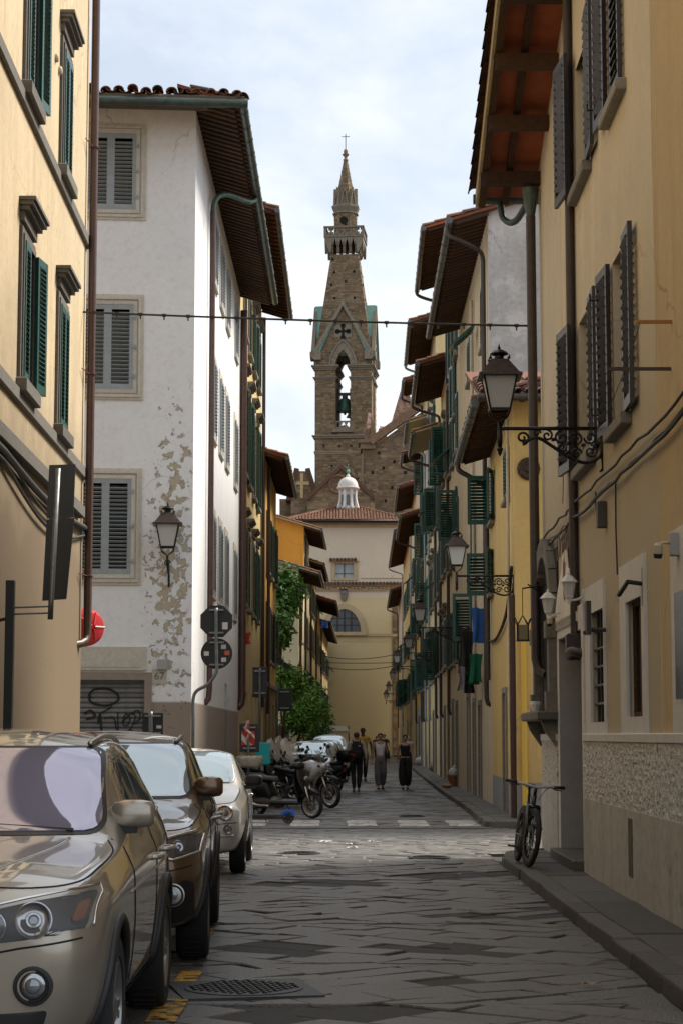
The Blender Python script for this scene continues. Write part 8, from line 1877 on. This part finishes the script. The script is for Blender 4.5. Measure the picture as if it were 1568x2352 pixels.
# ================================================================== wires, drying rods, laundry
def wire(label, a, b, sg, r, name='cable', clips=0):
    t = thing(name, label, 'cable', Vector(a)); T0 = T3(*[-v for v in a]); m = MB(T0); pts = sag(a, b, sg, 24); m.tube(pts, r, 6); m.build('wire', CABLE, t, local=True, smooth=True)
    if clips:
        m = MB(T0)
        for k in range(clips): q = Vector(a).lerp(Vector(b), (k+.5)/clips)-Vector((0, 0, 4*sg*((k+.5)/clips)*(1-(k+.5)/clips))); m.tube([q, q-Vector((0, 0, .07))], .012, 5); m.box(q.x-.03, q.x+.03, q.y-.02, q.y+.02, q.z-.02, q.z+.02)
        m.build('clip', CABLE, t, local=True, kind='stuff')
A, B = P(188, 716, 29.3), P(1216, 748, 27.4); wire('long thin cable with clips strung across the street from house to house', A, B, .02, .016, 'overhead_cable', 18)
for i, (y0, y1, Y) in enumerate(((1508, 1502, 128), (1522, 1522, 135), (1532, 1528, 131))):
    wire(['upper sagging wire before the beige end wall', 'middle wire before the beige end wall', 'lowest wire before the beige end wall'][i], P(745, y0, Y), P(912, y1, Y), .25 if i != 1 else .05, .025, 'overhead_wire')
for (x0, y, Yq, c, lb) in ((1461, 739, 16.3, (.35, .16, .04), 'upper orange brown drying rod'), (1393, 847, 16.4, (.05, .035, .03), 'lower dark drying rod')):
    p = P(x0, y, Yq); t = thing('drying_rod', lb+' projecting from the tan house', 'rod', (RX_(Yq), Yq, p.z), group='drying rods'); m = MB(); m.box(p.x-RX_(Yq), .02, -.012, .012, -.014, .014); m.build('rod', mat('rod '+lb[:5], c, .6), t, local=True)
    m = MB(); m.tube(sag((p.x-RX_(Yq)+.03, 0, -.01), (p.x-RX_(Yq)+.2, 4.5, -.25), .12), .004, 4); m.build('line', CABLE, t, local=True)
def cloth_mesh(w, h, M, fold=.05, n=10, taper=0, seed=0):
    m = MB(M); rows = 12; vs = []
    for j in range(rows+1):
        v = j/rows
        for i in range(n+1):
            u = i/n-.5; ww = w*(1-taper*v)*(1-.25*sin(pi*v)); vs.append((u*ww, fold*(.3+v)*sin(u*11+seed+v*2)+U(-.006, .006), -v*h-.03*abs(sin(u*5+seed))))
    f = [(j*(n+1)+i, j*(n+1)+i+1, (j+1)*(n+1)+i+1, (j+1)*(n+1)+i) for j in range(rows) for i in range(n)]; m.add(vs, f); k = len(vs)
    m.add([(x, y+.008, z) for x, y, z in vs], f); return m
def laundry(label, x, y0, y1, Y, w, col, seed, rot=70):
    a, b = P(x, y0, Y), P(x, y1, Y); t = thing('laundry', label, 'laundry', a, group='laundry hung out'); cloth_mesh(w, a.z-b.z, RZ(R(rot)), .05, seed=seed).build('cloth', mat('cloth '+label[:14], col, .9, var=.12), t, local=True, smooth=True, fix=False)
laundry('bright blue garment hanging from the upper window rod', 1100, 1395, 1475, 47.5, .5, (.03, .12, .42), 1, 35)
laundry('black trousers hanging in the laundry bunch', 1075, 1450, 1590, 48.5, .4, (.012, .012, .014), 2, 40)
laundry('dark green cloth hanging beside the black trousers', 1083, 1540, 1570, 48.0, .4, (.006, .09, .05), 3, 30)
laundry('grey lilac cloth hanging lowest in the laundry bunch', 1064, 1530, 1585, 49, .4, (.25, .23, .28), 4, 40)
laundry('charcoal shirt hanging leftmost in the laundry bunch', 1068, 1440, 1545, 49.2, .38, (.03, .035, .04), 5, 30)
laundry('green towel hanging near the dark downpipe', 1092, 1500, 1565, 47.8, .35, (.006, .11, .06), 6, 20)
laundry('blue shirt hanging from the last left-hand houses', 746, 1425, 1442, 126, .6, (.03, .12, .5), 7, 20)
laundry('red cloth hanging on the yellow house by the white one', 568, 1452, 1478, 56, .25, (.5, .05, .02), 8, 30)
m = None
# ================================================================== signs seen from behind
SGN = mat('dark sign back', (.018, .02, .022), .5, var=.2, vscale=6); POLE = mat('galvanised pole', (.16, .18, .19), .45, metal=.7, var=.3, vscale=10)
def sticker(par, x, z, w, h, y, c=(.6, .6, .6)):
    m = MB(); m.box(x-w/2, x+w/2, y-.004, y, z-h/2, z+h/2); m.build('sticker', mat('sticker %.2f' % c[1], c, .6, var=.3, vscale=60), par, local=True)
def sign(label, rect, Y, shape='rect', pole=None, rz=0, group='traffic signs seen from behind'):
    """rect in pixels; pole = list of (x, y) pixels from the top of the sign down to the ground"""
    a, b = P(rect[0], rect[3], Y), P(rect[2], rect[1], Y); w, h = b.x-a.x, b.z-a.z; c = (a+b)/2
    t = thing('traffic_sign', label, 'sign', (c.x, Y, 0), rz, group); m = MB()
    if shape == 'rect': m.bbox(-w/2, w/2, .0, .025, c.z-h/2, c.z+h/2, .01)
    else:
        n = 8 if shape == 'oct' else 28; q = [(w/2/cos(pi/n)*cos(2*pi*k/n+pi/n), c.z+h/2/cos(pi/n)*sin(2*pi*k/n+pi/n)) for k in range(n)]; m.prism(q, 0, .022); 
    m.build('panel', SGN, t, local=True)
    for dz in (-h*.36, h*.36): m = MB(); m.box(-.13, .13, -.05, -.0, c.z+dz-.015, c.z+dz+.015); m.build('clamp', METAL, t, local=True)
    return t, c, w, h
def sign_pole(t, pts, Y, c, r=.03, dy=-.05):
    P3 = [P(x, y, Y) for x, y in pts]; m = MB(); m.tube(spline([(p.x-c.x, dy, p.z) for p in P3], 5)+[(P3[-1].x-c.x, dy, 0)], r, 10); m.build('pole', POLE, t, local=True, smooth=True)
t, c, w, h = sign('octagonal sign seen from behind above the round one', (460, 1391, 534, 1464), 36.4, 'oct'); sticker(t, w*.27, c.z-h*.14, .1, .13, -.001, (.6, .6, .62))
sign_pole(t, [(497, 1397), (497, 1460), (498, 1520), (497, 1545), (478, 1572), (452, 1588), (444, 1610), (444, 1660)], 36.4, c, .032)
t, c, w, h = sign('round sign seen from behind below the octagonal one, with stickers', (461, 1466, 534, 1537), 36.45, 'round')
for (fx, fz, cc) in ((-.32, .0, (.6, .6, .6)), (.22, .22, (.5, .5, .5)), (.33, .02, (.5, .12, .08)), (.23, -.2, (.55, .55, .5))): sticker(t, w*fx, c.z+h*fz, .09, .08, -.001, cc)
t, c, w, h = sign('rectangular dark sign back on the pole before the yellow house', (580, 1532, 614, 1602), 46); sign_pole(t, [(597, 1535), (597, 1602)], 46, c, .03)
t, c, w, h = sign('wide dark sign back in front of the green garden', (636, 1582, 671, 1634), 56); sign_pole(t, [(639, 1570), (637, 1640)], 56, c, .03)
t, c, w, h = sign('dark board with a red and white hazard label by the motorcycles', (550, 1662, 596, 1728), 41); sign_pole(t, [(570, 1655), (571, 1740)], 41, c, .03)
p0 = P(570, 1696, 41); x0 = p0.x-c.x
for k, (pa, col) in enumerate((([(-.17, -.17), (.17, -.17), (.17, .17), (-.17, .17)], (.62, .6, .58)), ([(-.17, .17), (-.02, .17), (.17, -.02), (.17, -.17), (.12, -.17), (-.17, .12)], (.5, .02, .015)), ([(-.17, -.17), (-.04, -.17), (-.17, -.04)], (.5, .02, .015)), ([(.05, .17), (.17, .17), (.17, .08)], (.5, .02, .015)))):
    m = MB(); m.prism([(x0+x*.8, p0.z+z*.85) for x, z in pa], -.012-.003*k, -.004-.003*k); m.build('hazard_label', mat('label %d' % (col[1] > .3), col, .5), t, local=True)
m = MB(); m.tube([(x0+.02, -.1, c.z+h*.55), (x0-.05, -.1, c.z+h*.3), (x0+.04, -.1, c.z+h*.15), (x0-.02, -.1, c.z-.02)], [.05, .035, .05, .02], 4); m.build('barrier_tape', mat('red and white tape', (.55, .25, .22), .5, var=.8, vscale=14), t, local=True)
q = thing('plastic_wrap', 'bundle of grey plastic sheeting wrapped round the hazard board pole', 'plastic sheet', P(571, 1750, 41)); m = MB(); sec3 = lambda z, r: [(r*(1+.15*sin(a*3+z*9))*cos(a), r*.5*(1+.15*sin(a*4))*sin(a), z) for a in [i*2*pi/16 for i in range(16)]]
m.loft([sec3(-.12, .24), sec3(-.06, .28), sec3(0, .27), sec3(.06, .29), sec3(.12, .25)]); m.build('sheet', mat('grey film', (.35, .31, .27), .35, var=.4, vscale=14, bump=.8, bscale=30), q, local=True, smooth=True)
t, c, w, h = sign('low dark sign back on a post before the roller door', (327, 1637, 375, 1692), 33); sign_pole(t, [(347, 1635), (347, 1700)], 33, c, .035); sticker(t, w*.3, c.z-h*.1, .08, .05, -.001)
# big double sign on an arm by the near left house
Y = 21.5; t = thing('traffic_sign', 'two large dark sign backs turned edge-on beside the near left house', 'sign', (P(140, 1220, Y).x, Y, 0), 0, 'traffic signs seen from behind'); ox = P(140, 1220, Y).x
for (q, nm) in (([(113, 1068), (173, 1066), (168, 1188), (107, 1190)], 0), ([(107, 1193), (170, 1190), (152, 1376), (97, 1380)], 1)):
    m = MB(); V = [P(x, y, Y+(x-110)*.006) for x, y in q]; V = [Vector((v.x-ox, v.y-Y, v.z)) for v in V]; n = Vector((.0, .03, 0)); m.loft([V, [v+n for v in V]]); m.build('panel', SGN, t, local=True)
    V0 = (V[1]+V[2])/2
    m = MB(); m.box(V0.x-.12, V0.x-.05, V0.y-.012, V0.y-.004, V0.z-.3, V0.z-.22); m.build('sticker', mat('sticker 0.60', (.6, .6, .6), .6), t, local=True)
pz = lambda x, y, dy=-.08: (P(x, y, Y).x-ox, dy, P(x, y, Y).z)
m = MB(); m.tube([pz(136, 1078), pz(120, 1380), pz(118, 1424)], .03, 10); m.build('pole', METAL, t, local=True, smooth=True)
m = MB(); m.box(pz(26, 1400)[0]-.045, pz(26, 1400)[0]+.045, -.13, -.03, 0, pz(30, 1335)[2]); m.build('post', mat('dark green post', (.03, .035, .035), .5), t, local=True)
for y in (1397, 1412): m = MB(); m.tube([pz(30, y), pz(119, y-3)], .011, 6); m.build('arm', METAL, t, local=True)
m = MB(); m.tube([pz(26, 1420), (LX(Y)-ox-.02, -.08, pz(26, 1430)[2])], .02, 6); m.build('wall_tie', mat('rusty iron', (.1, .04, .025), .8), t, local=True)
# red-backed traffic mirror at the corner
p = P(201, 1441, 30.6); t = thing('traffic_mirror', 'red round back of a traffic mirror at the near left corner', 'mirror', p); T = RZ(R(38)) @ RX(pi/2)
RED = mat('red plastic', (.62, .02, .025), .35); r = 43*30.6/F
m = MB(); m.lathe([(r*.3, .16), (r*.75, .13), (r*.95, .04), (r, -.02), (r*1.03, -.1), (r*1.03, -.14), (r*.97, -.14)], n=36, T=T); m.build('mirror_back', RED, t, local=True, smooth=True, angle=40)
for k in range(5): a = k*2*pi/5; m = MB(); m.tube([T @ Vector((r*.1*cos(a), r*.1*sin(a), .175)), T @ Vector((r*.8*cos(a), r*.8*sin(a), .12))], .018, 6); m.build('rib', RED, t, local=True)
m = MB(); m.tube([(0, 0, 0), (-.4, -.1, .02), (-.9, -.2, 0)], .03, 8); m.build('arm', METAL, t, local=True)
# ================================================================== garden, trees, plants
LEAFM = {}
def leafmat(name, cols): return varied(name, cols, rough=.55, spec=.4, nscale=3, namt=.2, bump=0)
def leaves(m, c, rx, ry, rz, n, size, seed, long=1.6, hollow=.35, clump=9):
    rg = random.Random(seed); cl = []
    for k in range(clump*4): 
        a, b, r = rg.uniform(0, 2*pi), math.acos(rg.uniform(-1, 1)), rg.uniform(hollow, 1)**.6; cl.append(Vector((rx*r*sin(b)*cos(a), ry*r*sin(b)*sin(a), rz*r*cos(b))))
    for i in range(n):
        q = rg.choice(cl)+Vector((rg.gauss(0, rx*.2), rg.gauss(0, ry*.2), rg.gauss(0, rz*.2))); p = Vector(c)+q
        d = Vector((rg.gauss(0, 1), rg.gauss(0, 1), rg.gauss(-.5, .6))).normalized(); w = d.cross(Vector((rg.gauss(0, 1), rg.gauss(0, 1), rg.gauss(0, 1)))).normalized(); s = size*rg.uniform(.5, 1.6)
        nn = d.cross(w)*s*.15; m.tone = rg.uniform(.02, .98)
        m.add([p, p+d*s*long*.5+w*s*.45+nn, p+d*s*long, p+d*s*long*.5-w*s*.45+nn], [(0, 1, 2), (0, 2, 3)])
def tree(name, label, c, r, n, size, mt, base, seed, long=1.6, cat='tree', group=None):
    t = thing(name, label, cat, base, group=group); T0 = Matrix.Translation(Vector(base)).inverted(); b = Vector(base); cc = Vector(c); rg = random.Random(seed)
    m = MB(T0); m.tube(spline([b, b.lerp(cc, .5)+Vector((.1, 0, 0)), cc], 4), [.09-.007*i for i in range(9)], 8)
    for k in range(6):
        a = rg.uniform(0, 2*pi); e = cc+Vector((r[0]*.8*cos(a), r[1]*.8*sin(a), r[2]*rg.uniform(-.5, .7))); m.tube([b.lerp(cc, rg.uniform(.5, .95)), cc.lerp(e, .5)+Vector((0, 0, .1)), e], [.04, .025, .01], 6)
    m.build('trunk', WOOD, t, local=True)
    m = MB(T0); leaves(m, c, *r, n, size, seed, long); m.build('crown', mt, t, local=True, kind='stuff', fix=False)
LD = leafmat('dark green leaves', [(.03, .085, .018), (.07, .17, .03), (.12, .25, .045), (.04, .11, .022)])
LB = leafmat('bright green leaves', [(.035, .1, .01), (.10, .23, .018), (.17, .34, .03), (.06, .15, .013), (.13, .25, .025)])
c = P(650, 1372, 88); tree('garden_tree', 'leafy tree leaning out of the garden before the cream end wall', c, (.72, .9, 1.25), 1700, .16, LD, (-3.1, 88, 0), 3)
c = P(645, 1445, 86); tree('garden_tree', 'lower dark leafy tree under the leaning garden tree', c, (.5, .8, .8), 500, .15, LD, (-3.2, 86, 0), 4)
c = P(655, 1570, 84); tree('garden_shrub', 'bright green feathery shrub rising behind the garden sign', c, (.75, 1.0, .75), 2200, .09, LB, (-2.7, 84, 0), 5, 2.2, 'shrub')
c = P(698, 1622, 88); tree('garden_shrub', 'large bright green hedge bush spilling over the parked scooters', c, (.95, 1.6, 1.05), 4200, .085, LB, (-2.3, 88, 0), 6, 2.2, 'shrub')
c = P(722, 1655, 92); tree('garden_shrub', 'dark lower hedge bush beyond the bright one', c, (.8, 1.6, .95), 2600, .085, LD, (-1.6, 92, 0), 7, 2.0, 'shrub')
gw_ = MB(); gw_.bbox(-3.3, -2.55, 78.3, 97.6, 0, 2.1, .03); gw = gw_.build('garden_wall', plaster('dark garden wall', (.14, .12, .09), dirt=(.05, .05, .04))); tag(gw, 'low dark garden wall behind the hedge', 'wall')
# floodlight on a pole with an orange toy-like bundle
p = P(645, 1620, 56.5); t = thing('flood_light', 'twin black floodlights on a thin stalk above the garden sign', 'floodlight', (p.x, 56.5, p.z)); q = lambda x, y: (P(x, y, 56.5).x-p.x, 0, P(x, y, 56.5).z-p.z)
m = MB(); m.tube([q(645, 1605), q(646, 1530)], .012, 6); m.tube([q(645, 1560), q(657, 1535)], .01, 6); m.build('stalk', BLACKM, t, local=True)
for (x, y) in ((643, 1518), (658, 1530)): m = MB(); m.box(-.11, .11, -.05, .05, -.07, .07, T=T3(*q(x, y)) @ RY(R(30))); m.build('lamp', BLACKM, t, local=True)
m = MB(); [m.sph((q(649, 1608)[0]+dx, 0, q(649, 1608)[2]+dz), .07, 8, 6) for dx, dz in ((-.1, 0), (0, .04), (.1, 0), (.05, -.04))]; t2 = thing('orange_bundle', 'orange brown bundle on top of the garden sign', 'bundle', p); o = m.build('bundle', mat('orange brown', (.3, .1, .04), .8), t2, local=True)
# awning far up the street
p = P(775, 1678, 105); t = thing('awning', 'pale awning over a stall far up the street', 'awning', (p.x, 105, 0)); AW = mat('pale canvas', (.42, .38, .32), .85, var=.1)
m = MB(); a, b = P(745, 1683, 105).x-p.x, P(803, 1683, 105).x-p.x; zt_, ze_ = P(770, 1667, 105).z, P(770, 1679, 105).z; m.add([(a, 0, ze_), (b, 0, ze_), (b-.25, 3, zt_), (a+.25, 3, zt_), (a, 0, ze_-.15), (b, 0, ze_-.15)], [(0, 1, 2, 3), (0, 1, 5, 4)]); m.build('canopy', AW, t, local=True, fix=False)
for x in (a+.05, b-.05):
    for y in (.1, 2.8): m = MB(); m.tube([(x, y, 0), (x, y, ze_+y*.1)], .03, 6); m.build('post', BLACKM, t, local=True)
# ================================================================== bags, bins, litter
def bagmesh(r, h, seed, col, name, t, dx=0, dy=0):
    rg = random.Random(seed); m = MB(); m.sph((dx, dy, h*.48), 1, 14, 10, (r, r*.9, h*.5))
    m.v = [Vector((v.x+rg.uniform(-1, 1)*r*.12, v.y+rg.uniform(-1, 1)*r*.12, max(0, v.z+rg.uniform(-1, 1)*h*.07))) for v in m.v]; m.tube([(dx, dy, h*.9), (dx+.02, dy, h*1.1), (dx+.07, dy, h*1.15)], [.05, .03, .06], 6); m.build(name, col, t, smooth=True, local=True)
YB, WB, BB = mat('yellow plastic bag', (.72, .52, .02), .4), mat('white printed bag', (.55, .55, .56), .5, var=.4, vscale=7), mat('brown paper bag', (.33, .24, .16), .85, var=.2)
for (lb, x, y, r, h, cm, sd) in (('yellow rubbish bag leaning at the foot of the houses', 974, 1752, .33, .6, YB, 1), ('white printed rubbish bag in front of the yellow one', 964, 1757, .28, .42, WB, 2), ('small white bag right of the yellow rubbish bag', 982, 1756, .2, .32, WB, 3), ('crumpled brown paper bag on the far pavement', 998, 1772, .26, .42, BB, 4)):
    g = G(x, y, .12); t = thing('rubbish_bag', lb, 'bag', g, group='rubbish bags on the pavement'); bagmesh(r, h, sd, cm, 'bag', t)
g = G(1040, 1806, .12); t = thing('terracotta_pot', 'terracotta pot with white bag in it on the pavement', 'pot', g); m = MB(); m.lathe([(.12, 0), (.17, .28), (.19, .28), (.19, .33), (.15, .33)], n=16); m.build('pot', mat('terracotta', (.28, .1, .05), .85, var=.2), t, local=True, smooth=True, angle=40); t = thing('rubbish_bag', 'white plastic bag stuffed in the terracotta pot', 'bag', g+Vector((0, 0, .26)), group='rubbish bags on the pavement'); bagmesh(.15, .3, 8, WB, 'bag', t)
g = G(1025, 1810, .12); t = thing('crumpled_paper', 'small crumpled brown paper beside the terracotta pot', 'paper', g); bagmesh(.16, .14, 9, BB, 'paper', t)
PAP = mat('white paper litter', (.62, .62, .6), .8)
for i, (x, y, s, lb) in enumerate(((748, 1935, .09, 'long flat white paper scrap near the white car'), (806, 1940, .07, 'crumpled white paper in the middle of the crossing'), (808, 1948, .08, 'larger crumpled white paper below the first one'), (851, 1934, .05, 'small white paper scrap right of the crumpled papers'), (1005, 1923, .03, 'tiny white scrap right of centre on the cross street'), (1050, 2009, .04, 'white scrap lying on a dark tar patch'), (1192, 2032, .045, 'white crumpled scrap by the kerb stones'), (1356, 2262, .06, 'brown paper scrap near the kerb in front'))):
    g = G(x, y, .015); t = thing('paper_scrap', lb, 'paper scrap', g, group='paper scraps on the road'); m = MB(); rg = random.Random(i); n = 5; vs = [((a/n-.5)*2*s*rg.uniform(.8, 1.2), (b/n-.5)*s*rg.uniform(.8, 1.2), rg.uniform(0, s*.35)) for a in range(n+1) for b in range(n+1)]; m.add(vs, [(a*(n+1)+b, (a+1)*(n+1)+b, (a+1)*(n+1)+b+1, a*(n+1)+b+1) for a in range(n) for b in range(n)]); m.build('paper', PAP if i < 7 else BB, t, local=True, fix=False)
g = G(606, 1770); bx = thing('delivery_box', 'turquoise delivery box standing on a scooter behind the hazard board', 'box', P(604, 1747, 42)); m = MB(); TQ = mat('turquoise fabric', (.01, .38, .42), .6)
m.bbox(-.15, .15, -.2, .2, -.1, .37, .03); m.build('box', TQ, bx, local=True); m = MB(); m.box(-.155, .155, -.205, .205, .33, .36); m.build('lid', TQ, bx, local=True)
